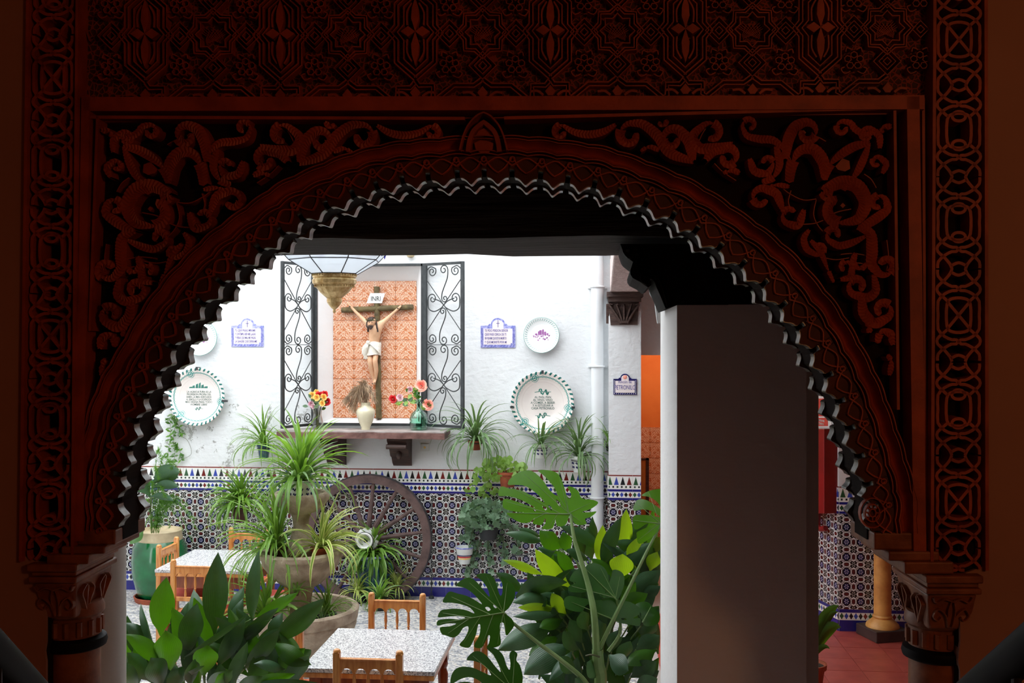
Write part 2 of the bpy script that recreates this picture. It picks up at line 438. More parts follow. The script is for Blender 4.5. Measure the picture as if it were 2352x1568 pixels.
# glazed wall tiles
def tile_pattern():
    m, nt, p = newmat('interlaced_star_tile')
    tc = nt.nodes.new('ShaderNodeTexCoord'); sep = nt.nodes.new('ShaderNodeSeparateXYZ'); nt.links.new(tc.outputs['UV'], sep.inputs[0])
    x = fr(E(sep.outputs[0]))-.5; y = fr(E(sep.outputs[1]))-.5
    def at(cx, cy):           # wrapped offset from a motif centre
        dx = fr(x-cx+.5)-.5; dy = fr(y-cy+.5)-.5
        return dx, dy
    hx, hy = at(0, 0); vx, vy = at(.5, .5); ax, ay = at(.5, 0); bx, by = at(0, .5)
    eh = hyp(hx/.29, hy/.17); ev = hyp(vx/.17, vy/.29)
    da, db = hyp(ax, ay), hyp(bx, by)
    white = mx(btw(eh, .76, 1.04), btw(ev, .76, 1.04))
    white = mx(white, mx(btw(da, .30, .328), btw(db, .30, .328)))
    qx = eabs(eabs(x)-.25); qy = eabs(eabs(y)-.25); q = mx(qx, qy)
    white = mx(white, btw(q, .05, .075))
    for d, px, py in ((da, ax, ay), (db, bx, by)):
        an = E.op('ARCTAN2', py, px)
        petal = gt(E.op('COSINE', an*6.0), .6)*btw(d, .06, .16)
        white = mx(white, petal)
    c = mixc(nt, lt(da, .2), S(16, 17, 26), S(40, 36, 28))
    c = mixc(nt, lt(db, .2), c, S(40, 42, 98))
    c = mixc(nt, mx(lt(eh, .55), lt(ev, .55)), c, S(92, 34, 34))
    c = mixc(nt, white, c, S(232, 230, 228))
    nt.links.new(c, p.inputs['Base Color']); p.inputs['Roughness'].default_value = .22
    return m
M['tile'] = tile_pattern()
def border_pattern(kind):
    m, nt, p = newmat('border_tile_'+kind)
    tc = nt.nodes.new('ShaderNodeTexCoord'); sep = nt.nodes.new('ShaderNodeSeparateXYZ'); nt.links.new(tc.outputs['UV'], sep.inputs[0])
    u, v = E(sep.outputs[0]), E(sep.outputs[1])
    W = S(236, 236, 232); G = S(46, 88, 54); B = S(58, 76, 170); K = S(26, 28, 34); RD = S(112, 32, 30); NB = S(38, 36, 122)
    def four(i, c):
        idx = fl(fr(i/4.0)*4.0)
        c2 = mixc(nt, gt(idx, .5), G, B); c2 = mixc(nt, gt(idx, 1.5), c2, K); c2 = mixc(nt, gt(idx, 2.5), c2, RD)
        return c2
    c = W
    if kind == 'top':
        c = mixc(nt, gt(v, .955), c, S(128, 44, 38))
        t = (v-.60)/.31                                  # trees
        st = fl(t*6.0)/6.0
        tree = btw(t, 0, 1)*lt(eabs(fr(u*4.0)-.5), .36*(1.0-st)+.0)
        c = mixc(nt, tree, c, four(u*4.0, c))
        dd = btw(v, .485, .56)*btw(fr(u*6.0), .3, .72)
        c = mixc(nt, dd, c, mixc(nt, gt(fr(u*3.0), .5), S(40, 62, 48), K))
        c = mixc(nt, btw(v, .335, .43), c, NB)
        c = mixc(nt, lt(v, .085), c, NB)
        lo, hi = .115, .305
    else:
        c = mixc(nt, gt(v, .70), c, NB)
        lo, hi = .08, .66
    s = (v-lo)/(hi-lo)-.5
    fx = eabs(fr(u*6.0)-.5)
    star = lt(fx + eabs(s)*.92, .46)
    star = mx(star, lt(fx, .13)*lt(eabs(s), .48))
    c = mixc(nt, star, c, mixc(nt, gt(fr(u*1.0), .5), four(fl(u*6.0), c), four(fl(u*6.0)+2.0, c)))
    nt.links.new(c, p.inputs['Base Color']); p.inputs['Roughness'].default_value = .2
    return m
M['border_top'] = border_pattern('top'); M['border_low'] = border_pattern('low')
M['plinthtile'] = mat('dark_blue_tile', S(38, 36, 116), S(46, 46, 132), 5, .2)
def relief_tile():
    m, nt, p = newmat('terracotta_arabesque_tile')
    tc = nt.nodes.new('ShaderNodeTexCoord'); sep = nt.nodes.new('ShaderNodeSeparateXYZ'); nt.links.new(tc.outputs['UV'], sep.inputs[0])
    u, v = E(sep.outputs[0]), E(sep.outputs[1])
    x = eabs(fr(u)-.5); y = fr(v)
    nz = E(noise(nt, coords(nt, 'UV'), 9, 2))
    def lines(d, k): return gt(E.op('SINE', d*k), .25)
    w = 0.0
    for cx, cy, r, k in ((.0, .78, .20, 100.0), (.0, .30, .17, 112.0), (.26, .55, .17, 105.0), (.25, .12, .15, 120.0), (.42, .86, .16, 108.0), (.44, .32, .13, 125.0), (.2, .9, .1, 130.0)):
        d = hyp(x-cx, y-cy)
        w = mx(lt(d, r)*lines(d+nz*.12, k), w)
    w = mx(w, btw(E.op('SINE', (x+y)*38.0+nz*9.0), .55, 1.1)*gt(nz, .48))
    w = w*gt(E(noise(nt, coords(nt, 'UV'), 21, 2)), .40)
    c = mixc(nt, w, S(206, 122, 72), S(242, 212, 188))
    c = mixc(nt, gt(E.op('SINE', (x-y)*44.0+nz*11.0), .75)*(1.0-w)*.7, c, S(170, 78, 38))
    nt.links.new(c, p.inputs['Base Color']); p.inputs['Roughness'].default_value = .35
    bump(nt, p, w, .5, .01)
    return m
M['relief'] = relief_tile()
def plate_mat(name, kind, Rr):
    m, nt, p = newmat(name)
    tc = nt.nodes.new('ShaderNodeTexCoord'); sep = nt.nodes.new('ShaderNodeSeparateXYZ'); nt.links.new(tc.outputs['Object'], sep.inputs[0])
    x, y = E(sep.outputs[0])/Rr, E(sep.outputs[1])/Rr
    r = hyp(x, y); a = E.op('ARCTAN2', y, x)/(2*pi)+.5
    c = mixc(nt, E(ramp(nt, noise(nt, coords(nt), 6), .3, .7)), S(240, 232, 226), S(232, 222, 218)) if kind == 'big' else S(244, 247, 247)
    T = S(56, 150, 142)
    if kind == 'big':
        dash = gt(r, .90)*lt(fr(a*38.0+r*2.5), .42)
        c = mixc(nt, dash, c, S(34, 110, 104))
        z = eabs(fr(a*46.0)-.5)*.06
        c = mixc(nt, btw(r+z, .835, .862)*.8, c, T); c = mixc(nt, btw(r-z, .79, .815)*.8, c, T)
        for t in (.13, .47, .80):
            dd = hyp((fr(a-t+.5)-.5)*5.2, (r-.82))
            c = mixc(nt, lt(dd, .13)*gt(E.op('SINE', dd*110.0), -.1), c, T)
        c = mixc(nt, btw(r, .655, .665)*.35, c, S(190, 170, 160))
    else:
        c = mixc(nt, btw(r, .8, .93)*lt(fr(a*44.0+r*3.0), .4)*.6, c, T)
        c = mixc(nt, gt(r, .97), c, S(120, 170, 160))
    nt.links.new(c, p.inputs['Base Color']); p.inputs['Roughness'].default_value = .18
    return m
# ================================================================== THE SETTING
YW = 10.85                                     # face of the courtyard's back wall
def bx(name, m, x0, x1, y0, y1, z0, z1, parent=None, **k):
    b = MB().box(x0, x1, y0, y1, z0, z1)
    o = b.build(name, m, parent, **k)
    return struct(o) if parent is None else o
# floors
bx('floor', M['pebble'], -6.4, .32, 5.0, YW+.4, -.15, 0)
bx('floor_hall', M['grout'], -5.5, 4.2, -2.4, 5.0, -.15, 0)
fg = bx('floor_passage', M['grout'], .32, 4.2, 5.0, 13.8, -.15, -.006)
tb = MB().box(-.164, .164, -.164, .164, -.02, 0); tme = tb.data('tile', M['floor_red'])
for i in range(9):
    for j in range(12):
        o = bpy.data.objects.new('tile', tme); link(o, fg); o.location = (.62+i*.333, 6.55+j*.333, R.uniform(-.001, .001)); o.rotation_euler = (0, 0, R.choice((0, pi/2)))
# back wall with the niche cut in
nf = [onY(730, 607, YW), onY(967, 607, YW), onY(967, 977, YW), onY(730, 977, YW)]
NZ0, NZ1 = nf[2].z, nf[0].z; NX0, NX1 = nf[0].x, nf[1].x
b = MB()
b.box(-6.4, NX0, YW, YW+.4, 0, 5.6); b.box(NX1, .36, YW, YW+.4, 0, 5.6)
b.box(NX0, NX1, YW, YW+.4, 0, NZ0); b.box(NX0, NX1, YW, YW+.4, NZ1, 5.6)
wb = struct(b.build('wall_back', M['plaster'], smooth=False))
YB = YW+.20
nb = [onY(766, 646, YB), onY(957, 646, YB), onY(957, 960, YB), onY(766, 960, YB)]
fr4 = [Vector((NX0, YW+.001, NZ1)), Vector((NX1, YW+.001, NZ1)), Vector((NX1, YW+.001, NZ0)), Vector((NX0, YW+.001, NZ0))]
bk4 = [Vector((nb[0].x, YB, nb[0].z)), Vector((nb[1].x, YB, nb[0].z)), Vector((nb[1].x, YB, nb[2].z)), Vector((nb[0].x, YB, nb[2].z))]
b = MB(); b.add(fr4+bk4, [(0, 1, 5, 4), (1, 2, 6, 5), (2, 3, 7, 6), (3, 0, 4, 7), (4, 5, 6, 7)])
b.build('niche_reveal', M['plaster2'], wb, smooth=False)
px0, px1, pz0, pz1 = bk4[0].x, bk4[1].x, bk4[2].z, bk4[0].z
nc, nr = 4, 7
for i in range(nc):
    for j in range(nr):
        w, h = (px1-px0)/nc, (pz1-pz0)/nr; x, z = px0+i*w, pz0+j*h; g = .0015; y1 = YB-.012+R.uniform(-.001, .001)
        b = MB(); mi = i % 2
        U = (1, 0) if mi else (0, 1)
        b.add([(x+g, y1, z+g), (x+w-g, y1, z+g), (x+w-g, y1, z+h-g), (x+g, y1, z+h-g), (x+g, YB, z+g), (x+w-g, YB, z+g), (x+w-g, YB, z+h-g), (x+g, YB, z+h-g)],
              [(0, 1, 2, 3), (0, 4, 5, 1), (1, 5, 6, 2), (2, 6, 7, 3), (3, 7, 4, 0)],
              [(U[0], 0), (U[1], 0), (U[1], 1), (U[0], 1)]*2)
        b.build('tile', M['relief'], wb, smooth=False)
# glazed dado: every tile its own piece
ROWS = [('border_low', .105, .205, 'v'), ('tile', .208, .506, 'p'), ('tile', .508, .806, 'p'), ('tile', .808, 1.104, 'p'), ('border_top', 1.107, 1.362, 'v'), ('plinthtile', 0, .102, 'v')]
TW = .264
def dado(parent, p0, p1, s0=0.0, top=True, cap=True):
    p0, p1 = Vector(p0), Vector(p1); L = (p1-p0).length; t = (p1-p0)/L; nrm = Vector((t.y, -t.x, 0))
    n = int(math.ceil((L+s0)/TW))
    for i in range(n):
        a0, a1 = max(0, i*TW-s0), min(L, (i+1)*TW-s0)
        if a1-a0 < .01: continue
        for mname, z0, z1, k in ROWS:
            g = .0012; th = .010+R.uniform(-.0006, .0006)
            a = p0+t*(a0+g); c = p0+t*(a1-g)
            q = [Vector((a.x, a.y, z0)), Vector((c.x, c.y, z0)), Vector((c.x, c.y, z1)), Vector((a.x, a.y, z1))]
            fq = [v+nrm*th for v in q]
            u0, u1 = (a0+s0)/TW-i, (a1+s0)/TW-i
            if k == 'p': uv = [((a0+s0)/.132, z0/.14), ((a1+s0)/.132, z0/.14), ((a1+s0)/.132, z1/.14), ((a0+s0)/.132, z1/.14)]
            else: uv = [(u0+.001, 0.001), (u1, 0.001), (u1, 1), (u0+.001, 1)]
            b = MB(); b.add(fq+q, [(0, 1, 2, 3), (0, 4, 5, 1), (1, 5, 6, 2), (2, 6, 7, 3), (3, 7, 4, 0)], uv*2)
            b.build('tile', M[mname], parent, smooth=False)
    q = [p0+Vector((0, 0, 0)), p1+Vector((0, 0, 0))]
    b = MB(); f = nrm*.004
    b.add([Vector((q[0].x, q[0].y, 0))+f, Vector((q[1].x, q[1].y, 0))+f, Vector((q[1].x, q[1].y, 1.362))+f, Vector((q[0].x, q[0].y, 1.362))+f], [(0, 1, 2, 3)])
    b.build('joint_bed', M['whitejoint'], parent, smooth=False)
xl = onY(422, 1070, YW).x
dado(wb, (xl-4*TW, YW, 0), (.03, YW, 0))
# pier at the corner of the courtyard, bracket and painted beam of the side passage
PX0, PX1, PY0 = .035, .365, 10.56
pier = bx('wall_pier', M['plaster'], PX0, PX1, PY0, YW+.1, 0, 3.2)
dado(pier, (PX0, PY0, 0), (PX1, PY0, 0), .02)
dado(pier, (PX0, YW-.02, 0), (PX0, PY0, 0), .0)
struct(MB().box(.05, .36, 5.0, YW+.2, 3.235, 3.56).build('trim_1', M['palewood'], bevel=.012))['label'] = 'pinkish painted beam above the white pier'
def leafy(b, c, w, h, dpt, fn, n=5):          # carved leaf ribs on a block face
    for i in range(n):
        a = (i-(n-1)/2)/((n-1)/2)
        pts = crom([(c[0]+a*w*.1, c[1]-h*.45), (c[0]+a*w*.25, c[1]-h*.1), (c[0]+a*w*.42, c[1]+h*.25), (c[0]+a*w*.5, c[1]+h*.42), (c[0]+a*w*.38, c[1]+h*.40)], 4)
        ww = [w*.13*(1-.6*k/len(pts)) for k in range(len(pts))]
        b.bar(pts, ww, -dpt, 0, fn=fn)
cap1 = MB()
zt, zb = 3.235, 2.90
cap1.box(PX0-.02, PX1+.02, PY0-.12, YW, zt-.05, zt); cap1.box(PX0-.005, PX1, PY0-.08, YW, zt-.10, zt-.05)
cap1.hexa([(PX0, PY0-.03, zt-.10), (PX1-.02, PY0-.03, zt-.10), (PX1-.02, YW, zt-.10), (PX0, YW, zt-.10)], [(PX0+.02, PY0-.02, zb), (PX1-.04, PY0-.02, zb), (PX1-.04, YW, zb), (PX0+.02, YW, zb)])
leafy(cap1, ((PX0+PX1)/2-.01, (zt-.1+zb)/2), .30, .22, .04, lambda x, y, o: Vector((x, PY0-.03+o, y)), 5)
leafy(cap1, (PY0+.06, (zt-.1+zb)/2), .20, .22, .03, lambda x, y, o: Vector((PX0+.005+o, x, y)), 4)
co = struct(cap1.build('trim_2', M['oldwood'])); co['label'] = 'dark carved bracket under the painted beam end'
bx('wall_right', M['plaster2'], .06, .34, 5.0, YW, 3.56, 5.6)
# side passage behind the pier: header, orange room, ceiling
bx('wall_passage', M['plaster2'], .365, 1.3, 10.96, 11.2, 2.585, 3.6)
bx('wall_passage_end', M['orangewall'], .0, 3.4, 13.4, 13.6, 0, 3.6)
pe = bx('wall_passage_side', M['orangewall'], .10, .365, 11.25, 13.4, 0, 3.6)
wpe = bpy.data.objects['wall_passage_end']
for i in range(5):
    for j in range(8):
        b = MB(); x0 = .38+i*.2; z0 = .02+j*.2; g = .002
        b.add([(x0+g, 13.385, z0+g), (x0+.2-g, 13.385, z0+g), (x0+.2-g, 13.385, z0+.2-g), (x0+g, 13.385, z0+.2-g), (x0+g, 13.4, z0+g), (x0+.2-g, 13.4, z0+g), (x0+.2-g, 13.4, z0+.2-g), (x0+g, 13.4, z0+.2-g)],
              [(0, 1, 2, 3), (0, 4, 5, 1), (1, 5, 6, 2), (2, 6, 7, 3), (3, 7, 4, 0)], [(0, 0), (1, 0), (1, 1), (0, 1)]*2)
        b.build('tile', M['relief'], wpe, smooth=False)
bx('ceiling_passage', M['dark_ceiling'], .05, 4.2, 5.3, 13.8, 3.6, 3.75)
bx('wall_far_right', M['hall'], 4.0, 4.2, 3.3, 13.8, 0, 3.75)
# tiled corner seen beside the painted pillar
Cn = P(1927, 1448, 9.67); Cn.z = 0
C2 = P(1862, 1430, 10.2); C2.z = 0
b = MB(); b.box(Cn.x, 4.0, Cn.y, Cn.y+.2, 0, 3.6); w1 = struct(b.build('wall_corner', M['plaster2'], smooth=False))
dado(w1, (Cn.x, Cn.y, 0), (Cn.x+1.0, Cn.y, 0))
tt = (C2-Cn).normalized(); nn = Vector((-tt.y, tt.x, 0))
E2 = Cn+tt*.9
b = MB(); b.hexa([Cn, Cn+Vector((.3, .25, 0)), E2+Vector((.3, .25, 0)), E2], [v+Vector((0, 0, 3.6)) for v in (Cn, Cn+Vector((.3, .25, 0)), E2+Vector((.3, .25, 0)), E2)])
w2 = struct(b.build('wall_angle', M['plaster2'], smooth=False))
dado(w2, E2, Cn)
# enclosing walls that close the courtyard
bx('wall_left', M['plaster2'], -6.6, -6.2, 5.0, YW+.4, 0, 5.6)
# ---- covered walk between the carved arch and the courtyard
LY0, LY1, LZ = 4.315, 5.17, 3.17
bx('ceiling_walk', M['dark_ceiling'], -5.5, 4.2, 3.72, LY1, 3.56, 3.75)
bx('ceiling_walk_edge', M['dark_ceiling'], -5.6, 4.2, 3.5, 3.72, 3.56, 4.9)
bx('ceiling_leak_cover', M['dark_ceiling'], -5.6, 4.2, 2.9, 3.74, 4.5, 4.7)  # unseen cover added to stop sky light leaking in behind the arch
bx('wall_leak_stop', M['hall'], -5.6, -2.5, 3.0, 3.2, 0, 4.8)  # unseen wall added to keep sky light out of the walk
bx('wall_leak_stop_end', M['hall'], 2.5, 4.2, 3.3, 3.5, 0, 4.8)  # unseen, added against the same sky leak at the other end
bx('wall_walk_left', M['plaster2'], -5.6, -5.4, 3.2, 5.2, 0, 3.7)
bx('wall_near', M['plaster2'], -6.4, .34, LY1-.25, LY1, 3.75, 5.6)
lint = MB()
N = 40
top = []; vs = []
for i in range(N+1):
    x = -5.4+i*(9.4/N); j0 = R.uniform(-.006, .006); j1 = R.uniform(-.012, .010)
    vs += [(x, LY0, LZ+j0), (x, LY1, LZ+j1), (x, LY1, 3.56), (x, LY0, 3.56)]
fs = []
for i in range(N):
    for k in range(4): fs.append((i*4+k, i*4+(k+1) % 4, i*4+4+(k+1) % 4, i*4+4+k))
fs += [(0, 1, 2, 3), (N*4+3, N*4+2, N*4+1, N*4)]
lint.add(vs, fs)
lo = struct(lint.build('trim_3', M['beam'], ang=.5)); lo['label'] = 'long rough dark timber lintel above the courtyard opening'
# big painted pillar
a0 = P(1555, 800, 4.35); a1 = P(1517, 800, 5.20); c0 = P(1856, 800, 4.27); c1 = P(1880, 800, 4.36)
c2 = Vector((c1.x+.02, a1.y+.06, 0))
b = MB()
c0 = P(1852, 800, 4.30); cs = Vector((c0.x+.002, c0.y+.05, 0)); c1 = P(1880, 800, 4.352)
ol = [(a0.x, a0.y), (a1.x, a1.y), (c1.x+.01, a1.y+.06), (c1.x, c1.y), (cs.x, cs.y), (c0.x, c0.y)]
zp = 2.886
b.prism(ol, lambda x, y: (x, y, zp), lambda x, y: (x, y, 0))
struct(b.build('wall_pillar', M['pilar'], smooth=False))
# carved black bracket on the pillar
sil = [(1425, 560), (1431, 579), (1436, 587), (1447, 596), (1454, 601), (1451, 611), (1447.5, 621), (1448, 630), (1453, 638), (1462, 643), (1472, 648), (1478, 653), (1488, 659.5), (1496, 655), (1496, 647), (1492, 641), (1498, 640), (1504, 648), (1508, 660), (1518, 682), (1529, 709), (1545, 703), (1556, 700), (1900, 700), (2000, 560)]
def brf(d): return lambda x, y: P(x, y, d if x < 1600 else d-.08)
b = MB(); dq = 4.33
f0 = lambda x, y: P(x, y, dq)
def f1(x, y):
    v = P(x, y, dq); return Vector((v.x-.0, v.y+.62, v.z))
b.prism(sil, f0, f1)
br = struct(b.build('trim_4', M['blackwood'], smooth=False)); br['label'] = 'black carved timber bracket on top of the painted pillar'
b = MB()
for pts in ([(1470, 575), (1463, 600), (1466, 622), (1480, 634), (1500, 637)], [(1480, 570), (1474, 600), (1480, 618), (1498, 622), (1515, 612)], [(1505, 632), (1516, 644), (1524, 668), (1534, 704)], [(1472, 632), (1474, 645), (1486, 654)]):
    b.bar(crom(pts, 5), 5, -.012, .002, fn=lambda x, y, o: P(x, y, dq+o))
for cx, cy in ((1443, 572), (1452, 583), (1466, 580), (1447, 588), (1462, 568)):
    b.tube([P(cx-4, cy, dq-.01), P(cx+4, cy+2, dq-.014)], .011, 7)
b.build('carving', M['blackwood'], br)
# far bracket edge in daylight, its brightness painted as a white scroll
b = MB(); dq2 = 5.24
b.tube([P(x, y, dq2) for x, y in crom([(1497, 645), (1506, 643), (1508, 652), (1500, 660), (1497, 674), (1503, 688)], 4)], [.012+.008*sin(k*.2) for k in range(21)], 8)
b.tube([P(x, y, dq2) for x, y in crom([(1505, 660), (1509, 690), (1511, 720), (1513, 742)], 4)], [.018-.0008*k for k in range(13)], 8)
st = struct(b.build('trim_5', M['whitepaint'])); st['label'] = 'daylit edge of the far bracket, drawn as a white scroll'
# cream round column at the other end of the opening
cc = P(232, 1500, 4.62)
b = MB(); b.lathe([(.15, 0), (.15, .08), (.125, .12), (.108, .16), (.106, 2.9), (.135, 2.95), (.15, 3.17)], 28, (cc.x, cc.y, 0))
struct(b.build('wall_column', M['whitecol']))
# stair hall around the camera
bx('wall_hall_back', M['hall'], -2.7, 2.7, -2.4, -2.2, 0, 4.8)
bx('wall_hall_left', M['hall'], -2.7, -2.5, -2.4, 3.1, 0, 4.8)
bx('wall_hall_right', M['hall'], 2.5, 2.7, -2.4, 3.5, 0, 4.8)
bx('ceiling', M['hall'], -2.7, 2.7, -2.4, 3.4, 4.8, 4.95)
bx('floor_landing', M['darkstone'], -2.5, 2.5, -2.2, .9, 1.0, 1.12)
st = MB()
for i in range(5): bx('floor_step', M['darkstone'], -2.5, 2.5, .9+i*.3, 1.22+i*.3, 0, .93-i*.186)
# ================================================================== THE CARVED ARCH
F = [(258, 1216), (256, 1150), (265, 1087), (281, 1028), (297, 963), (321, 904), (351, 852), (386, 791), (418, 740), (456, 690), (501, 642), (540, 604), (591, 565), (642, 527), (689, 494), (747, 466), (808, 440), (863, 421), (923, 408), (983, 401), (1050, 395), (1112, 393), (1176, 393.5), (1242, 398), (1305, 407), (1367, 418), (1424, 437), (1486, 462), (1549, 490), (1602, 523), (1657, 562), (1710, 601), (1760, 646), (1803, 696), (1843, 746), (1877, 800), (1909, 858), (1937, 918), (1960, 980), (1982, 1045), (2001, 1110), (2012, 1160), (2012, 1222)]
def normals(pts):
    out = []
    for i in range(len(pts)):
        a, b = pts[max(i-1, 0)], pts[min(i+1, len(pts)-1)]
        tx, ty = b[0]-a[0], b[1]-a[1]; l = math.hypot(tx, ty)
        out.append((ty/l, -tx/l))               # outward (up / away from the opening)
    return out
FN = normals(F)
def ev(t):                                      # point and outward normal on the arch line at finial number t
    i = min(max(int(t), 0), len(F)-2); u = t-i
    g = lambda k: F[min(max(k, 0), len(F)-1)]+FN[min(max(k, 0), len(F)-1)]
    p, q, r, s_ = g(i-1), g(i), g(i+1), g(i+2)
    return [.5*(2*q[j]+(r[j]-p[j])*u+(2*p[j]-5*q[j]+4*r[j]-s_[j])*u*u+(3*q[j]-p[j]-3*r[j]+s_[j])*u**3) for j in range(4)]
TU = [k/12 for k in range(12*(len(F)-1)+1)]
def ring(off, ts=None, wave=0.0):               # outline parallel to the arch, px outward; wave = scallop height
    out = []
    for t in (TU if not isinstance(ts, list) else ts):
        x, y, nx, ny = ev(t)
        s = wave*abs(cos(pi*(t-int(t)))) if wave else 0   # bulges at every finial, cusps between
        o = off*(1+.16*abs(nx))+s
        out.append((x+nx*o, y+ny*o))
    return out
_h = [(.5, -30), (.46, -29), (.41, -26), (.33, -20.5), (.26, -17), (.19, -15), (.12, -14.5), (.09, -11), (.095, -7), (.13, -4), (.12, 1), (.06, 4)]
LOBE = [(-t, o) for t, o in _h]+[(t, o) for t, o in reversed(_h) if t < .5]
TS = []; SCO = []
for i in range(len(F)):
    for t, o in LOBE:
        if 0 <= i+t <= len(F)-1: TS.append(i+t); SCO.append(o)
def scallop():
    out = []
    for t, o in zip(TS, SCO):
        x, y, nx, ny = ev(t); out.append((x+nx*o, y+ny*o))
    return out
SC = scallop()
struct_arch = None
# wall slab behind the carving
inner = ring(-17, None, 9)
inner = [(x, y) for x, y in inner]
L0, R0 = -420, 2800
outline = [(L0, 1245), (L0, -420), (R0, -420), (R0, 1245), (inner[-1][0], 1245)]+list(reversed(inner))+[(inner[0][0], 1245)]
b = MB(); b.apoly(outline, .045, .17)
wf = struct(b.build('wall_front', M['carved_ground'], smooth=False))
def part(name, mb, m, kind=None, **k): return mb.build(name, m, wf, kind=kind, **k)
# jambs down to the floor
b = MB(); b.hexa([A(L0, 1245, .0), A(112, 1245, .0), A(112, 1245, .17), A(L0, 1245, .17)], [Vector((v.x, v.y, 0)) for v in (A(L0, 1245, .0), A(112, 1245, .0), A(112, 1245, .17), A(L0, 1245, .17))])
b.hexa([A(2200, 1245, .0), A(R0, 1245, .0), A(R0, 1245, .17), A(2200, 1245, .17)], [Vector((v.x, v.y, 0)) for v in (A(2200, 1245, .0), A(R0, 1245, .0), A(R0, 1245, .17), A(2200, 1245, .17))])
part('jamb', b, M['carved_ground'], smooth=False)
# plain plaster on both flanks, with a chipped edge
def chip(x0, x1, ed, side):
    ys = [-420+i*22 for i in range(98)]
    e = [(ed(y)+R.choice((0, 0, 0, R.uniform(-5, 5))), y) for y in ys]
    poly = ([(x0, -420)]+e+[(x0, ys[-1])]) if side < 0 else ([(x1, -420)]+e+[(x1, ys[-1])])
    b = MB(); b.apoly(poly, -.012, .05); part('plaster_field', b, M['hall'], smooth=False)
chip(L0, 0, lambda y: 70-12*max(0, min(1, y/1290)) if y < 1295 else 110, -1)
chip(0, R0, lambda y: 2262 if y < 1318 else 2202, 1)
# front and rear cusped plates, closed at the top by the ring line
def cusped(o0, o1, outer, name, m):
    po = ring(outer, TS)
    b = MB(); n = len(SC); v = []
    for (x, y), (X, Y) in zip(SC, po): v += [A(x, y, o0), A(X, Y, o0), A(X, Y, o1), A(x, y, o1)]
    f = []
    for i in range(n-1):
        for k in range(4): f.append((i*4+k, i*4+4+k, i*4+4+(k+1) % 4, i*4+(k+1) % 4))
    f += [(0, 1, 2, 3), (n*4-1, n*4-2, n*4-3, n*4-4)]
    b.add(v, f); return part(name, b, m, ang=.9)
cusped(.0, .045, 20, 'cusped_edge', M['cusp'])
cusped(.165, .215, 24, 'cusped_edge', M['cusp'])
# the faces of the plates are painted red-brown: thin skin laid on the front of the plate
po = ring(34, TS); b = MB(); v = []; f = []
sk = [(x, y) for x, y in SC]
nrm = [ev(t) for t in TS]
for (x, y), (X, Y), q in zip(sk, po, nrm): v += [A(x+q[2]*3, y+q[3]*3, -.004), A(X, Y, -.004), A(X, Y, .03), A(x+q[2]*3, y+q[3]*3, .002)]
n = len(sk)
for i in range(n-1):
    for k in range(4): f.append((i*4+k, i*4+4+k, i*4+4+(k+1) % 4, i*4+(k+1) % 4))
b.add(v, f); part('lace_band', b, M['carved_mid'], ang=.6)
# lace tracery on the band: two arcs and a ring for every lobe
for i in range(len(F)-1):
    (x0, y0), (x1, y1) = F[i], F[i+1]; n0, n1 = FN[i], FN[i+1]
    mxp = ((x0+x1)/2, (y0+y1)/2); nm = ((n0[0]+n1[0])/2, (n0[1]+n1[1])/2)
    b = MB()
    g = lambda p, nn, o: (p[0]+nn[0]*o, p[1]+nn[1]*o)
    b.bar(crom([g((x0, y0), n0, 12), g(((x0*2+x1)/3, (y0*2+y1)/3), nm, 27), g(mxp, nm, 30), g(((x0+2*x1)/3, (y0+2*y1)/3), nm, 27), g((x1, y1), n1, 12)], 3), 6, -.016, -.003)
    b.bar(crom([g(mxp, nm, -4), g(((x0*3+x1)/4, (y0*3+y1)/4), n0, 8), g((x0, y0), n0, 33)], 3), 5.5, -.014, -.003)
    b.bar(crom([g(mxp, nm, -4), g(((x0+3*x1)/4, (y0+3*y1)/4), n1, 8), g((x1, y1), n1, 33)], 3), 5.5, -.014, -.003)
    c = g((x0, y0), n0, 26)
    b.bar([(c[0]+6*cos(q*pi/4), c[1]+6*sin(q*pi/4)) for q in range(8)], 4.5, -.017, -.003, closed=True)
    part('lace_tracery', b, M['carved'])
# wavy mouldings that follow the arch
def ring_band(a, c, o_top, o_base, wa, wc, name, m=None):
    pa, pc = ring(a, None, wa), ring(c, None, wc); v = []; f = []; n = len(pa)
    for (x, y), (X, Y) in zip(pa, pc):
        dx, dy = X-x, Y-y
        v += [A(x, y, o_base), A(x+dx*.22, y+dy*.22, o_top), A(x+dx*.78, y+dy*.78, o_top), A(X, Y, o_base)]
    for i in range(n-1):
        for k in range(3): f.append((i*4+k, i*4+4+k, i*4+4+k+1, i*4+k+1))
    b = MB(); b.add(v, f); return part(name, b, m or M['carved'], ang=.6)
ring_band(33, 37, -.014, .02, 5, 5, 'wavy_moulding'); ring_band(40, 44, -.018, .02, 5, 5, 'wavy_moulding')
# hollow band: concave section
pa, pc = ring(45, None, 4), ring(68, None, 3); v = []; f = []; K = 7
for (x, y), (X, Y) in zip(pa, pc):
    for k in range(K):
        t = k/(K-1); v.append(A(x+(X-x)*t, y+(Y-y)*t, -.012+.030*sin(pi*t)))
for i in range(len(pa)-1):
    for k in range(K-1): f.append((i*K+k, i*K+K+k, i*K+K+k+1, i*K+k+1))
b = MB(); b.add(v, f); part('hollow_band', b, M['carved'], ang=1.2)
ring_band(68, 71.5, -.018, .04, 3, 3, 'wavy_moulding'); ring_band(74, 78, -.022, .045, 3, 3, 'wavy_moulding')
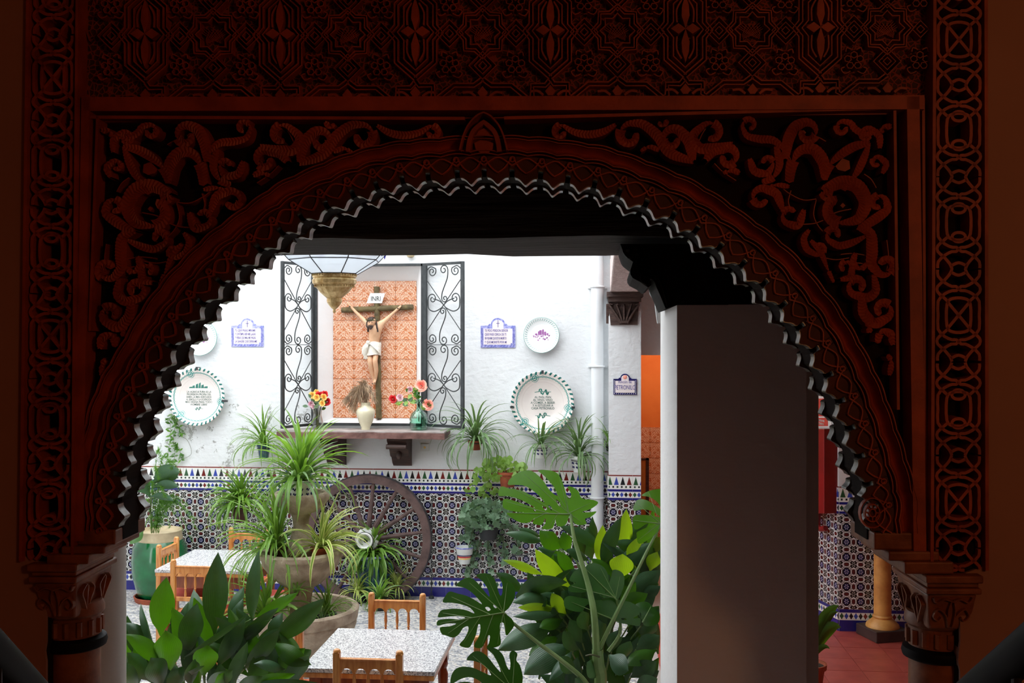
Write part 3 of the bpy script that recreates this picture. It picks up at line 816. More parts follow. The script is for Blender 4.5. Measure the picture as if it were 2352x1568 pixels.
# keystone: pointed frame with a trefoil
b = MB()
b.bar(crom([(1058, 350), (1066, 318), (1078, 292), (1096, 272), (1112, 264)], 4)[:-1]+crom([(1112, 264), (1128, 272), (1146, 292), (1158, 318), (1166, 350)], 4), 8, -.04, .04)
b.bar(crom([(1076, 352), (1080, 326), (1090, 303), (1112, 284)], 4)[:-1]+crom([(1112, 284), (1134, 303), (1144, 326), (1148, 352)], 4), 22, -.028, .04)
b.apoly([(1090, 318), (1100, 302), (1112, 296), (1124, 302), (1134, 318), (1122, 314), (1108, 316)], -.012, .04)
b.apoly([(1090, 330), (1102, 324), (1118, 325), (1134, 330), (1132, 344), (1122, 352), (1104, 352), (1093, 344)], -.012, .04)
part('keystone', b, M['carved'], smooth=False)
# straight frame mouldings
def vbar(x0, y0, x1, y1, w, o, base=.045, m='carved', name='frame_moulding', top=.8):
    b = MB(); b.bar([(x0, y0), (x1, y1)], w, o, base, top=top); return part(name, b, M[m], smooth=False)
vbar(196, 242, 2118, 238, 40, -.020); vbar(210, 271, 1068, 274, 12, -.014, top=.6); vbar(1158, 273, 2062, 250, 12, -.014, top=.6)
vbar(232, 276, 2050, 258, 3, .02)
vbar(203, 225, 186, 1240, 24, -.020); vbar(228, 268, 210, 760, 10, -.014, top=.6); vbar(190, -300, 176, 1285, 11, -.032, top=.6)
vbar(78, -300, 58, 1285, 12, -.030, top=.6)
vbar(2092, 225, 2108, 1270, 36, -.020); vbar(2052, 256, 2060, 940, 11, -.014, top=.6); vbar(2140, -300, 2132, 1305, 12, -.032, top=.6)
vbar(2255, -300, 2258, 1305, 13, -.030, top=.6); vbar(2120, 225, 2126, 1300, 8, -.004)
# ---- interlaced side strips, a carved panel for every repeat
def lattice(cx, cy, hw, hp, kind, clip=None):
    b = MB()
    T = lambda pts: [(cx+x*hw, cy+y*hp) for x, y in pts]
    w = 9.6; o, ob = -.020, .045
    def B(pts, closed=False, n=3, oo=o, ww=w):
        q = crom(T(pts), n, closed)
        if clip is not None:
            if closed and max(p[1] for p in q) > clip: return
            q = [p for p in q if p[1] < clip]
            if len(q) < 2: return
        b.bar(q, ww, oo, ob, closed, top=.72)
    sq = [(-.25, -.36), (.25, -.36), (.52, -.24), (.52, .24), (.25, .36), (-.25, .36), (-.52, .24), (-.52, -.24)]
    B(sq, True, 3)
    if kind == 'x':
        B([(-.52, -.30), (.52, .30)], n=1); B([(.52, -.30), (-.52, .30)], n=1)
    else:
        for s in (-1, 1):
            B([(-.3, s*.30), (-.15, s*.22), (.15, s*.22), (.3, s*.30), (.15, s*.40), (-.15, s*.40)], True, 3)
    for s in (-1, 1):
        for u in (-1, 1):
            B([(u*.92, 0), (u*.92, s*.30), (u*.62, s*.46), (u*.28, s*.53), (u*.1, s*.53), (-u*.12, s*.62), (-u*.3, s*.62), (-u*.62, s*.70), (-u*.92, s*.84), (-u*.94, s*.98)], n=2, ww=9.5)
            B([(u*.48, s*.30), (u*.72, s*.40), (u*.94, s*.50), (u*.94, s*.62), (u*.62, s*.76), (u*.38, s*.90), (u*.30, s*1.0)], n=2)
        B([(-.35, s*.93), (0, s*.86), (.35, s*.93)], n=3)
    return part('interlace_panel', b, M['carved'])
for k, cy in enumerate([-14, 182, 376, 577, 772, 966, 1161]):
    lattice(130-13*cy/1290, cy, 47, 98, 'x' if k % 3 in (1,) else 'o')
for k, cy in enumerate([-115, 95, 303, 513, 724, 938, 1150]):
    lattice(2197-2*cy/1290, cy, 51, 106, 'x' if k % 3 in (1,) or k == 6 else 'o')
lattice(117, 1357, 47, 98, 'o', 1284); lattice(2195, 1362, 51, 106, 'o', 1306)
for q in ([(58, 1235), (184, 1235), (184, 1292), (58, 1292)], [(2132, 1235), (2262, 1235), (2262, 1314), (2132, 1314)]):
    b = MB(); b.apoly(q, .030, .16); part('strip_ground', b, M['carved_ground'], smooth=False)
# ---- star-and-cartouche frieze over the frame
def frieze(cx, cy, s=.268):
    b = MB()
    T = lambda pts: [(cx+(x-1290)*s, cy+(y-280)*s) for x, y in pts]
    o, ob = -.004, .045
    out = lambda q: min(p[0] for p in q) < 186 or max(p[0] for p in q) > 2140
    def dbl(pts, closed=False, gap=34):          # a strap: two raised edges
        q = T(pts)
        for sg in (-1, 1):
            m = len(q); r = []
            for i, (x, y) in enumerate(q):
                a = q[i-1] if (closed or i) else q[0]; c = q[(i+1) % m] if (closed or i < m-1) else q[-1]
                tx, ty = c[0]-a[0], c[1]-a[1]; l = math.hypot(tx, ty) or 1
                r.append((x-ty/l*gap*s/2*sg, y+tx/l*gap*s/2*sg))
            if out(r): continue
            b.bar(r, 5.0, o, ob, closed, top=.6)
    def ln(pts, w=5.0, closed=False, n=0, oo=None):
        q = crom(T(pts), n, closed) if n else T(pts)
        if out(q): return
        b.bar(q, w, o if oo is None else oo, ob, closed, top=.6)
    # pointed cartouche
    ln([(1190, 350), (1190, 510), (1290, 605), (1390, 510), (1390, 350), (1445, 280), (1390, 215), (1390, 60), (1290, -30), (1190, 60), (1190, 215), (1135, 280)], closed=True)
    dbl([(1290, 680), (1125, 535), (1125, 350), (1070, 285), (1125, 220), (1125, 40), (1290, -110)])
    dbl([(1290, 680), (1455, 535), (1455, 350), (1510, 285), (1455, 220), (1455, 40), (1290, -110)])
    for sg in (-1, 1):                            # leaves inside the cartouche
        if out(T([(1290-34, 280), (1290+34, 280)])): continue
        b.apoly([(x, y) for x, y in T([(1290, 280), (1290-34, 280+sg*110), (1290-28, 280+sg*200), (1290, 280+sg*290), (1290+28, 280+sg*200), (1290+34, 280+sg*110)])], -.012, ob)
        b.apoly(T([(1290, 280), (1290+sg*60, 235), (1290+sg*125, 280), (1290+sg*60, 325)]), -.012, ob)
        for u in (-1, 1):
            ln([(1290+u*70, 280+sg*60), (1290+u*72, 280+sg*170), (1290+u*30, 280+sg*250)], 6, n=3)
    # eight-pointed star with a net
    sc = (1865, 280)
    st8 = []
    for k in range(16):
        r = 150 if k % 2 == 0 else 112
        st8.append((sc[0]+r*sin(k*pi/8), sc[1]-r*cos(k*pi/8)))
    ln(st8, closed=True)
    st9 = []
    for k in range(16):
        r = 215 if k % 2 == 0 else 168
        st9.append((sc[0]+r*sin(k*pi/8), sc[1]-r*cos(k*pi/8)))
    dbl(st9, True, 26)
    for k in range(-3, 4):
        h = 100-abs(k)*14
        ln([(sc[0]+k*30-h*.7, sc[1]-h*.7), (sc[0]+k*30*.4+h*.7, sc[1]+h*.7)], 2, oo=.015); ln([(sc[0]+k*30+h*.7, sc[1]-h*.7), (sc[0]+k*30*.4-h*.7, sc[1]+h*.7)], 2, oo=.015)
    # diamonds with a stepped spiral
    for dx, dy in ((1580, 290), (2150, 290), (1865, 565), (1865, -10)):
        for r in (118, 72, 34):
            ln([(dx-r, dy), (dx, dy-r), (dx+r, dy), (dx, dy+r)], 4, closed=True)
    # leaf clusters
    for dx, dy in ((1580, 560), (2145, 560), (1580, 30), (2145, 30)):
        for k in range(5):
            q = k*2*pi/5-pi/2
            ln([(dx+55*cos(q)+30*cos(q+a*pi/3), dy+50*sin(q)+28*sin(q+a*pi/3)) for a in range(6)], 3.6, closed=True)
        for sg in (-1, 1):
            ln([(dx+sg*30, dy+90), (dx+sg*80, dy+110), (dx+sg*110, dy+70), (dx+sg*80, dy+55)], 4, n=3)
            ln([(dx+sg*20, dy-95), (dx+sg*60, dy-110), (dx+sg*70, dy-75)], 4, n=3)
    # stepped lower border
    dbl([(1290, 690), (1320, 735), (1440, 735), (1440, 830), (1475, 850), (1620, 735), (1790, 735), (1865, 680)])
    dbl([(2440, 690), (2400, 735), (2290, 735), (2290, 830), (2250, 850), (2110, 735), (1940, 735), (1865, 680)])
    for dx in (1290, 1865):
        if out(T([(dx-45, 800), (dx+45, 800)])): continue
        b.apoly(T([(dx, 745), (dx+45, 800), (dx+20, 835), (dx-20, 835), (dx-45, 800)]), -.008, ob)
        for sg in (-1, 1): ln([(dx+sg*60, 830), (dx+sg*110, 795), (dx+sg*170, 800)], 9, n=3)
    return part('frieze_panel', b, M['carved'])
b = MB(); b.apoly([(186, -300), (2140, -300), (2140, 226), (186, 226)], .030, .046); part('frieze_ground', b, M['carved_net'], smooth=False)
for k in range(7):
    cx = 26+k*309.5; cy = 84-3.2*k if k > 2 else 80
    frieze(cx, cy)
# ---- spandrel scrollwork
def fern(path, w0, w1, spiral=None, rib=True, mir=False, o=-.012):
    pts = crom(path, 7)
    if spiral:
        r, sgn, turns = spiral
        (ax, ay), (bx_, by_) = pts[-2], pts[-1]; ang = atan2(by_-ay, bx_-ax); x, y = bx_, by_
        steps = int(turns*20); tot = turns*2*pi
        for k in range(steps):
            rr = r*(1-.62*k/steps); ds = rr*tot/steps; ang += sgn*tot/steps
            x += cos(ang)*ds; y += sin(ang)*ds; pts.append((x, y))
    # resample evenly
    q = [pts[0]]; acc = 0; step = 3.6
    for a, c in zip(pts, pts[1:]):
        d = math.hypot(c[0]-a[0], c[1]-a[1]); pos = step-acc
        while pos <= d: q.append((a[0]+(c[0]-a[0])*pos/d, a[1]+(c[1]-a[1])*pos/d)); pos += step
        acc = (acc+d) % step
    m = len(q); b = MB(); v = []; f = []
    for i, (x, y) in enumerate(q):
        a, c = q[max(i-1, 0)], q[min(i+1, m-1)]; tx, ty = c[0]-a[0], c[1]-a[1]; l = math.hypot(tx, ty) or 1
        t = i/(m-1); w = 1.22*(w0+(w1-w0)*t)*(sin(pi*min(1, t*1.25+.06))**.55 if t < .75 else (1-(t-.75)*1.1))
        w = max(2.0, w)
        nx, ny = -ty/l*w/2, tx/l*w/2; hi = (o if i % 2 == 0 else o+.005) if rib else o
        for s, oo in ((-1, .045), (-.94, hi+.001), (0, o+.003), (.94, hi+.001), (1, .045)):
            X, Y = x+nx*s-tx/l*abs(s)*w*.22, y+ny*s-ty/l*abs(s)*w*.22
            if mir: X = 2281-X; Y = Y-.010*(X-1140)
            v.append(A(X, Y, oo))
    for i in range(m-1):
        for k in range(4): f.append((i*5+k, i*5+5+k, i*5+6+k, i*5+k+1))
    b.add(v, f)
    return part('leaf_scroll', b, M['carved'], ang=.4)
SCR = [
 ([(262, 350), (264, 322), (284, 306)], 16, 12, (15, 1, .9)), ([(272, 312), (296, 318), (318, 306), (330, 292), (346, 288)], 14, 14, (15, 1, .9)),
 ([(478, 372), (472, 330), (456, 300), (436, 290)], 26, 18, (24, -1, .95)), ([(482, 350), (506, 330), (540, 326), (566, 318), (576, 300)], 18, 12, (16, -1, .9)),
 ([(600, 338), (636, 346), (676, 344), (688, 316), (664, 292)], 24, 18, (24, -1, .75)), ([(690, 372), (700, 330), (722, 306)], 26, 18, (24, 1, .95)),
 ([(690, 376), (742, 356), (772, 316), (806, 290), (836, 288)], 24, 20, (26, 1, .85)), ([(868, 290), (896, 306), (930, 312), (962, 306), (986, 292)], 16, 16, (15, 1, .9)),
 ([(286, 338), (326, 348), (372, 382), (392, 424)], 18, 20, None), ([(286, 338), (300, 376), (318, 410), (352, 446)], 12, 22, None),
 ([(388, 420), (392, 380), (416, 352), (446, 356), (464, 388), (470, 430)], 26, 24, None), ([(660, 372), (642, 352), (612, 346)], 24, 18, (22, -1, .9)),
 ([(256, 408), (248, 386), (262, 372)], 14, 12, (12, 1, .8)), ([(500, 344), (492, 384), (506, 414), (534, 426)], 16, 16, None),
 ([(392, 446), (350, 428), (312, 440), (296, 478), (314, 512), (350, 520)], 32, 26, (34, -1, .55)), ([(310, 534), (272, 512), (246, 490), (248, 470)], 22, 16, (18, 1, .85)),
 ([(398, 452), (384, 462), (376, 450)], 16, 14, (10, 1, .7)), ([(436, 490), (450, 524), (474, 520)], 18, 14, (20, -1, .7)),
 ([(486, 486), (500, 452), (528, 440)], 20, 16, (22, 1, .85)), ([(312, 530), (284, 546), (280, 584), (280, 616), (264, 636)], 24, 22, (22, 1, .9)),
 ([(296, 552), (326, 566), (356, 572), (378, 560)], 14, 18, (16, -1, .85)), ([(424, 536), (436, 556), (428, 580), (408, 592)], 14, 14, (14, 1, .8)),
 ([(420, 560), (398, 586), (384, 620), (366, 660)], 14, 8, None), ([(352, 650), (330, 644), (326, 622)], 14, 14, (14, 1, .8)),
 ([(276, 640), (272, 676), (292, 692), (322, 684)], 18, 20, (20, -1, .95)), ([(304, 690), (298, 728), (272, 750), (244, 738)], 24, 20, (20, 1, .9)),
 ([(232, 800), (238, 776), (260, 772), (268, 800)], 18, 16, None), ([(286, 772), (288, 756), (298, 752)], 14, 10, None),
 ([(560, 372), (548, 400), (520, 404), (508, 388)], 18, 14, (14, 1, .7)), ([(470, 436), (500, 432), (520, 440)], 12, 8, None), ([(236, 300), (252, 302)], 14, 10, (7, 1, .6)), ([(748, 282), (756, 291)], 12, 10, (7, -1, .6)),
 ([(318, 590), (322, 612), (306, 626), (290, 612)], 14, 12, None), ([(584, 404), (600, 398), (622, 404)], 14, 10, None), ([(768, 350), (790, 342), (812, 352)], 12, 8, None), ([(240, 870), (236, 840), (246, 822)], 12, 12, None)]
for mir in (False, True):
    for pth, w0, w1, sp in SCR: fern(pth, w0, w1, sp, True, mir)
    VN = [[(384, 332), (408, 320), (432, 322)], [(470, 362), (462, 380), (455, 400)], [(406, 464), (436, 466), (466, 452), (482, 440)], [(406, 466), (412, 500), (400, 528), (382, 546)], [(382, 510), (410, 520), (440, 522)], [(326, 488), (356, 494), (386, 506)], [(286, 596), (320, 590), (350, 592)], [(330, 600), (360, 604), (384, 600)], [(498, 326), (530, 320), (560, 326)], [(640, 380), (620, 400), (590, 420)], [(246, 640), (240, 600), (244, 560)], [(268, 440), (280, 420), (296, 408)], [(464, 444), (470, 470), (462, 492)], [(660, 300), (668, 312), (676, 330)], [(284, 618), (312, 612), (330, 622)]]
    b = MB()
    for pth in VN:
        q = crom(pth, 5)
        if mir: q = [(2281-x, y-.010*(2281-x-1140)) for x, y in q]
        b.bar(q, 4.5, .0, .045)
    for cx, cy in ((345, 386), (640, 318), (436, 312), (346, 480)):
        q = [(cx-16, cy+10), (cx-14, cy-8), (cx+2, cy-14), (cx+18, cy+4), (cx+12, cy+12), (cx-4, cy+16)] if cx == 345 else [(cx-6, cy), (cx, cy-6), (cx+6, cy), (cx, cy+6)]
        if mir: q = [(2281-x, y-.010*(2281-x-1140)) for x, y in q]
        b.apoly(q, -.004, .045)
    part('vine_tracery', b, M['carved'])
# rosette low on the far springer
b = MB()
for r in (34, 20, 9): b.bar([(2001+r*.82*cos(k*pi/9), 1176+r*sin(k*pi/9)) for k in range(18)], 5, -.016, .0, closed=True)
for k in range(8): b.bar([(2001+11*.82*cos(k*pi/4), 1176+11*sin(k*pi/4)), (2001+19*.82*cos(k*pi/4), 1176+19*sin(k*pi/4))], 4, -.014, .0)
part('rosette', b, M['carved'])
# ---- springers, capitals and columns
def support(s):
    lx, rx = (86, 184) if s < 0 else (2122, 2236)
    mid = (lx+rx)/2; hw = (rx-lx)/2
    yb = 0 if s < 0 else 26
    def blk(b, x0, x1, y0, y1, o0, o1, x2=None, x3=None):
        x2 = x0 if x2 is None else x2; x3 = x1 if x3 is None else x3
        b.hexa([A(x0, y0, o0), A(x1, y0, o0), A(x1, y0, o1), A(x0, y0, o1)], [A(x2, y1, o0+(.0)), A(x3, y1, o0), A(x3, y1, o1), A(x2, y1, o1)])
    # springer block below the cusps
    b = MB(); inn = 268 if s < 0 else 2005
    if s < 0: blk(b, 180, inn, 1215, 1250, -.01, .235); blk(b, 150, inn-18, 1250, 1268, -.03, .25); blk(b, 120, inn-52, 1268, 1290, -.04, .262)
    else: blk(b, inn, 2130, 1222, 1262, -.01, .235); blk(b, inn+28, 2150, 1262, 1284, -.03, .25); blk(b, inn+62, 2180, 1284, 1312, -.04, .262)
    part('springer', b, M['capital'], smooth=False, bevel=.006)
    t = thing('carved_column', 'carved capital column under the arch beside the pale round column' if s < 0 else 'carved capital column under the arch beside the red tiled passage', 'column', (A(mid, 1500, .11).x, A(mid, 1500, .11).y, 0))
    b = MB(); blk(b, lx-8, rx+8, 1288+yb, 1306+yb, -.05, .27); blk(b, lx-2, rx+2, 1306+yb, 1318+yb, -.035, .255); blk(b, lx-6, rx+6, 1318+yb, 1332+yb, -.045, .265)
    b.build('abacus', M['capital'], t, bevel=.005)
    b = MB(); b.hexa([A(lx, 1332+yb, -.03), A(rx, 1332+yb, -.03), A(rx, 1332+yb, .25), A(lx, 1332+yb, .25)], [A(lx+10, 1420+yb, .0), A(rx-10, 1420+yb, .0), A(rx-10, 1420+yb, .21), A(lx+10, 1420+yb, .21)])
    b.build('bell', M['capital'], t, bevel=.008)
    b = MB()
    def ff(x, y, o): return A(x, y, -.03+.03*(y-1332-yb)/88+o)
    for u in (-1, 1):
        b.bar(crom([(mid+u*4, 1412+yb), (mid+u*12, 1384+yb), (mid+u*30, 1368+yb), (mid+u*40, 1384+yb), (mid+u*30, 1396+yb), (mid+u*22, 1388+yb)], 4), 6, -.012, .003, fn=ff)
        b.bar(crom([(mid, 1350+yb), (mid+u*18, 1344+yb), (mid+u*36, 1352+yb), (mid+u*44, 1340+yb)], 4), 6, -.012, .003, fn=ff)
        b.bar(crom([(mid+u*6, 1400+yb), (mid+u*8, 1370+yb), (mid+u*2, 1346+yb)], 4), 5, -.012, .003, fn=ff)
    # side face towards the opening
    sx = rx if s < 0 else lx; dirn = 1 if s < 0 else -1
    def fs_(x, y, o):          # x: 0..1 across the depth
        k = (y-1332-yb)/88; ed = A(sx-dirn*10*k, y, (-.03+.03*k)+x*(.28-.07*k)); ex = A(sx-dirn*10*k+dirn*8, y, (-.03+.03*k)+x*(.28-.07*k))
        return ed+(ex-ed).normalized()*(-o)
    for c in (.25, .75):
        b.bar(crom([(c, 1414+yb), (c+.10, 1385+yb), (c+.17, 1362+yb), (c+.05, 1345+yb)], 4), .06, -.014, .003, fn=fs_)
        b.bar(crom([(c, 1414+yb), (c-.10, 1385+yb), (c-.17, 1362+yb), (c-.05, 1345+yb)], 4), .06, -.014, .003, fn=fs_)
        b.bar(crom([(c, 1410+yb), (c, 1350+yb)], 4), .05, -.012, .003, fn=fs_)
    b.build('carving', M['capital'], t)
    p = A(mid, 1500, .105); ox, oy = p.x, p.y
    zt = A(mid, 1418+yb, .1).z; zr = A(mid, 1492+yb, .02).z
    rr = .088
    b = MB(); b.lathe([(rr, zt+.03), (rr*1.08, zt+.012), (rr*1.08, zt-.006), (rr*.95, zt-.016), (rr*.94, zr+.02)], 28, (ox, oy, 0))
    for k in range(14):
        q = 2*pi*k/14; b.tube([(ox+rr*.94*cos(q), oy+rr*.94*sin(q), zt-.025), (ox+rr*.94*cos(q), oy+rr*.94*sin(q), zr+.03)], .011, 6)
    b.build('fluted_neck', M['capital'], t)
    b = MB(); b.lathe([(rr*.95, zr+.022), (rr*1.14, zr+.014), (rr*1.18, zr), (rr*1.14, zr-.014), (rr*.95, zr-.022)], 28, (ox, oy, 0)); b.build('ring', M['rail'], t)
    b = MB(); b.lathe([(rr*1.35, 0), (rr*1.35, .05), (rr*1.15, .08), (rr*1.2, .11), (rr*.98, .14), (rr*.93, zr-.01)], 28, (ox, oy, 0)); b.build('shaft', M['capital'], t)
support(-1); support(1)
# ================================================================== THINGS ON THE WALLS
def wall_root(name, label, cat, px, py, Y, group=None, rz=0):
    return thing(name, label, cat, onY(px, py, Y), (pi/2, 0, rz), group)     # local x right, y up, z towards the courtyard
def pxm(px, Y): return FPX/(Y/(CT+(px-1176)/FPX*ST))                      # photo pixels per metre there
def text(body, size, x, y, z, m, parent, name='lettering', sx=1.0, align='CENTER', ext=.0012, bold=0):
    cu = bpy.data.curves.new(name, 'FONT'); cu.body = body; cu.size = size; cu.align_x = align; cu.extrude = ext; cu.offset = bold
    cu.resolution_u = 3
    tmp = bpy.data.objects.new('tmp', cu); COL.objects.link(tmp)
    me = bpy.data.meshes.new_from_object(tmp.evaluated_get(bpy.context.evaluated_depsgraph_get()))
    bpy.data.objects.remove(tmp); bpy.data.curves.remove(cu); me.name = name
    me.materials.clear(); me.materials.append(m)
    o = bpy.data.objects.new(name, me); link(o, parent); o.location = (x, y, z); o.scale = (sx, 1, 1)
    return o
def arch_outline(w, h, sh, r, n=12):            # plaque outline: box with an arched top
    pts = [(-w/2, -h/2), (w/2, -h/2), (w/2, sh), (r*1.45, sh), (r*1.25, sh+r*.25)]
    for k in range(n+1):
        a = pi*k/n; pts.append((r*cos(a), sh+r*.25+r*.85*sin(a)))
    return pts+[(-r*1.25, sh+r*.25), (-r*1.45, sh), (-w/2, sh)]
def scaled(poly, s, c=(0, 0), sy=None):
    return [(c[0]+(x-c[0])*s, c[1]+(y-c[1])*(sy or s)) for x, y in poly]
def plaque(name, label, px0, px1, py0, py1, Y, lines, dark=False, sizes=None):
    cx, cy = (px0+px1)/2, (py0+py1)/2; s = pxm(cx, Y)
    w, h = (px1-px0)/s, (py1-py0)/s
    t = wall_root(name, label, 'plaque', cx, cy, Y)
    r = w*.20; sh = h/2-r*1.1
    ol = arch_outline(w, h, sh, r)
    MB().ext(ol, 0, .012).build('border', M['navyglaze' if dark else 'paleblue'], t, local=True, smooth=False)
    inn = [(x*(1-.05/w*(w/.38)*1.6) if abs(x) > r*1.2 else x*.74, y) for x, y in ol]
    m = w*.085
    inn = [(-w/2+m, -h/2+m), (w/2-m, -h/2+m), (w/2-m, sh-m), (r*.80, sh-m), (r*.80, sh+r*.2)]+[(r*.80*cos(pi*k/10), sh+r*.2+r*.62*sin(pi*k/10)) for k in range(11)]+[(-r*.80, sh+r*.2), (-r*.80, sh-m), (-w/2+m, sh-m)]
    MB().ext(inn, .010, .0135).build('panel', M['pinkwhite'], t, local=True, smooth=False)
    # rope pattern on the border
    b = MB(); n = 11
    for k in range(n):
        for (ax, ay, vert) in ((-w/2+m/2, -h/2+m+(sh-m+h/2-m)*k/(n-1), 1), (w/2-m/2, -h/2+m+(sh-m+h/2-m)*k/(n-1), 1), (-w/2+m/2+(w-m)*k/(n-1), -h/2+m/2, 0)):
            d = m*.30
            b.ext([(ax-d, ay-d*.8), (ax-d*.2, ay-d*.8), (ax+d, ay+d*.8), (ax+d*.2, ay+d*.8)], .012, .0128)
    b.build('rope_pattern', M['whiteglaze' if dark else 'bluetile_ink'], t, local=True, smooth=False)
    if dark:
        b = MB(); b.lathe([(.001, .016), (.018, .0155), (.022, .0135)], 10, (0, sh+r*.35, 0)); b.build('emblem', M['petal_p'], t, local=True)
        text(lines[0], h*.20, 0, -h*.02+h*.07, .0136, M['bluetile_ink'], t, sx=.78)
        text(lines[1], h*.30, 0, -h*.25, .0136, M['bluetile_ink'], t, sx=.62)
    else:
        b = MB(); b.box(-.003, .003, sh-.018, sh+r*.78, .013, .0145); b.box(-w*.05, w*.05, sh+r*.28, sh+r*.28+.006, .013, .0145); b.build('cross_mark', M['bluetile_ink'], t, local=True, smooth=False)
        n = len(lines)
        for k, l in enumerate(lines):
            text(l, h*.115, -w/2+m*1.4, sh-m-h*.105-k*h*.130, .0136, M['bluetile_ink'], t, sx=min(.86, (w-m*2.6)/(len(l)*h*.115*.66)), align='LEFT', bold=.0005)
        b = MB(); b.lathe([(.010, .0142), (.010, .0135)], 10, (w*.39, -h*.38, 0)); b.build('maker_mark', M['paleblue'], t, local=True)
    return t
plaque('tile_plaque', 'blue bordered verse plaque between the half hidden small plate and the iron gate', 531, 607, 731, 796, YW, ['TU QUE PASAS, MIRAME', 'Y CONTEMPLA BIEN MIS LLAGAS', 'Y VERAS QUE MAL ME PAGAS', 'LA SANGRE QUE DERRAME'])
plaque('tile_plaque', 'blue bordered verse plaque beside the plate with the violet castle', 1104, 1184, 730, 798, YW, ['TE PIDO PERDON SEÑOR', 'QUE PASE CERCA DE TI', 'SIN FIJARME QUE ESTAS MUERTO', 'Y QUE MORISTE POR MI'])
plaque('tile_plaque', 'small dark blue bordered name plaque on the white pier', 1409, 1462, 858, 906, PY0, ['Rincón de', 'PETRONILO'], dark=True)
# ---- plates
def sprig(b, cx, cy, s, flip=1):
    b.ext([(cx+s*x*flip, cy+s*y) for x, y in ((-1, -.02), (-.3, .10), (.4, 0), (1, .05), (1, .11), (.4, .08), (-.3, .18), (-1, .05))], .0, .0016)
    for i, (x, y, a) in enumerate(((-.5, .15, 1.1), (-.1, .15, 2.0), (.2, .1, .9), (.5, .06, 2.1), (-.3, .1, -1.0), (.1, .03, -2.0), (.4, .02, -1.1), (.7, .05, -2.0))):
        ca, sa = cos(a), sin(a)
        b.ext([(cx+flip*s*(x+u*ca-v*sa), cy+s*(y+u*sa+v*ca)) for u, v in ((0, -.03), (.2, -.10), (.42, 0), (.2, .10), (0, .03))], .0, .0016)
def dish(name, label, px, py, rpx, big, lines=None, castle=False):
    s = pxm(px, YW); r = rpx/s
    t = wall_root(name, label, 'plate', px, py, YW-.03)
    t.rotation_euler = (pi/2-radians(3), 0, 0)
    d = r*.26 if big else r*.2
    prof = [(.01, .004), (r*.45, .004), (r*.72, d*.55), (r*.98, d*.97), (r, d), (r*.985, d+.006), (r*.955, d+.004), (r*.80, d*.75), (r*.66, d*.38), (r*.60, .014), (r*.3, .012), (.001, .012)]
    b = MB(); b.lathe(prof, 56, close=False); pm = plate_mat('glazed_plate_'+('big' if big else 'small'), 'big' if big else 'small', r)
    b.build('dish', pm, t, local=True, ang=1.0)
    if big:
        for a in (90, -8, 188):
            b = MB()
            q = radians(a); x, y = r*cos(q), r*sin(q); tx, ty = -sin(q)*.012, cos(q)*.012
            b.hexa([(x*.92-tx, y*.92-ty, d+.012), (x*.92+tx, y*.92+ty, d+.012), (x*.92+tx, y*.92+ty, d-.004), (x*.92-tx, y*.92-ty, d-.004)], [(x*1.03-tx, y*1.03-ty, d+.012), (x*1.03+tx, y*1.03+ty, d+.012), (x*1.03+tx, y*1.03+ty, 0), (x*1.03-tx, y*1.03-ty, 0)])
            b.build('wall_clip', M['iron'], t, local=True, smooth=False)
    if lines:
        n = len(lines); fs = r*.098
        for k, l in enumerate(lines): text(l, fs, 0, r*(.15 if n == 5 else .14)-k*r*.088, .0125, M['greytext'], t, sx=min(.92, 1.0*r/(len(l)*fs*.62)), bold=.0004)
        b = MB()
        if castle:
            for (x, w, h) in ((-.30, .12, .05), (-.2, .1, .10), (-.08, .10, .16), (.02, .08, .20), (.12, .1, .13), (.24, .14, .07)): b.ext([(r*(x-w/2), r*.30), (r*(x+w/2), r*.30), (r*(x+w/2*.8), r*(.30+h)), (r*(x-w/2*.7), r*(.30+h*.8))], .0120, .0136)
            for k in range(9): b.ext([(r*(-.34+k*.085), r*.29), (r*(-.28+k*.085), r*.36), (r*(-.31+k*.085), r*(.33+.03*(k % 2)))], .0120, .0138)
        else:
            b2 = MB(); sprig(b2, 0, r*.33, r*.26); b.v, b.f, b.uv = [(x, y, z+.012) for x, y, z in b2.v], b2.f, b2.uv
        b.build('motif', M['greenink'], t, local=True, smooth=False)
        b = MB(); sprig(b, 0, -r*.42, r*(.24 if not castle else .16), -1); b.v = [(x, y, z+.012) for x, y, z in b.v]; b.build('motif', M['greenink'], t, local=True, smooth=False)
    elif castle:
        b = MB(); rr = random.Random(3)
        for (x, w, h, y0) in ((-.30, .13, .10, 0), (-.16, .08, .22, 0), (-.06, .14, .28, 0), (.08, .10, .30, .02), (.2, .12, .20, 0), (.33, .1, .12, 0)): b.ext([(r*(x-w/2), r*(y0+.02)), (r*(x+w/2), r*y0), (r*(x+w/2), r*(y0+h)), (r*x, r*(y0+h*1.06)), (r*(x-w/2), r*(y0+h*.93))], .0120, .0136)
        for k in range(26):
            x, y = rr.uniform(-.48, .48), rr.uniform(-.28, .02); q = .025+.02*rr.random()
            b.ext([(r*(x-q), r*(y-q*.5)), (r*(x+q*.6), r*(y-q)), (r*(x+q), r*(y+q*.7)), (r*(x-q*.3), r*(y+q))], .0120, .0134)
        b.build('motif', M['purpleink'], t, local=True, smooth=False)
    return t
dish('glazed_plate', 'big green rimmed bowl plate with verse on the pipe side of the wall', 1247, 925, 72, True, ['AL PAN, PAN', 'AL VINO, VINO', 'A COMER, A BEBER', 'Y A ESTUDIAR A', 'CASA PETRONILO'])
dish('glazed_plate', 'big green rimmed bowl plate with verse and landscape beside the arch edge', 458, 911, 66, True, ['LA AGRICULTURA ES LA', 'PROFESION PROPIA DEL', 'SABIO, LA MAS ADECUADA', 'AL SENCILLO Y LA OCUPACION', 'MAS DIGNA PARA TODO', 'HOMBRE LIBRE'], castle=True)
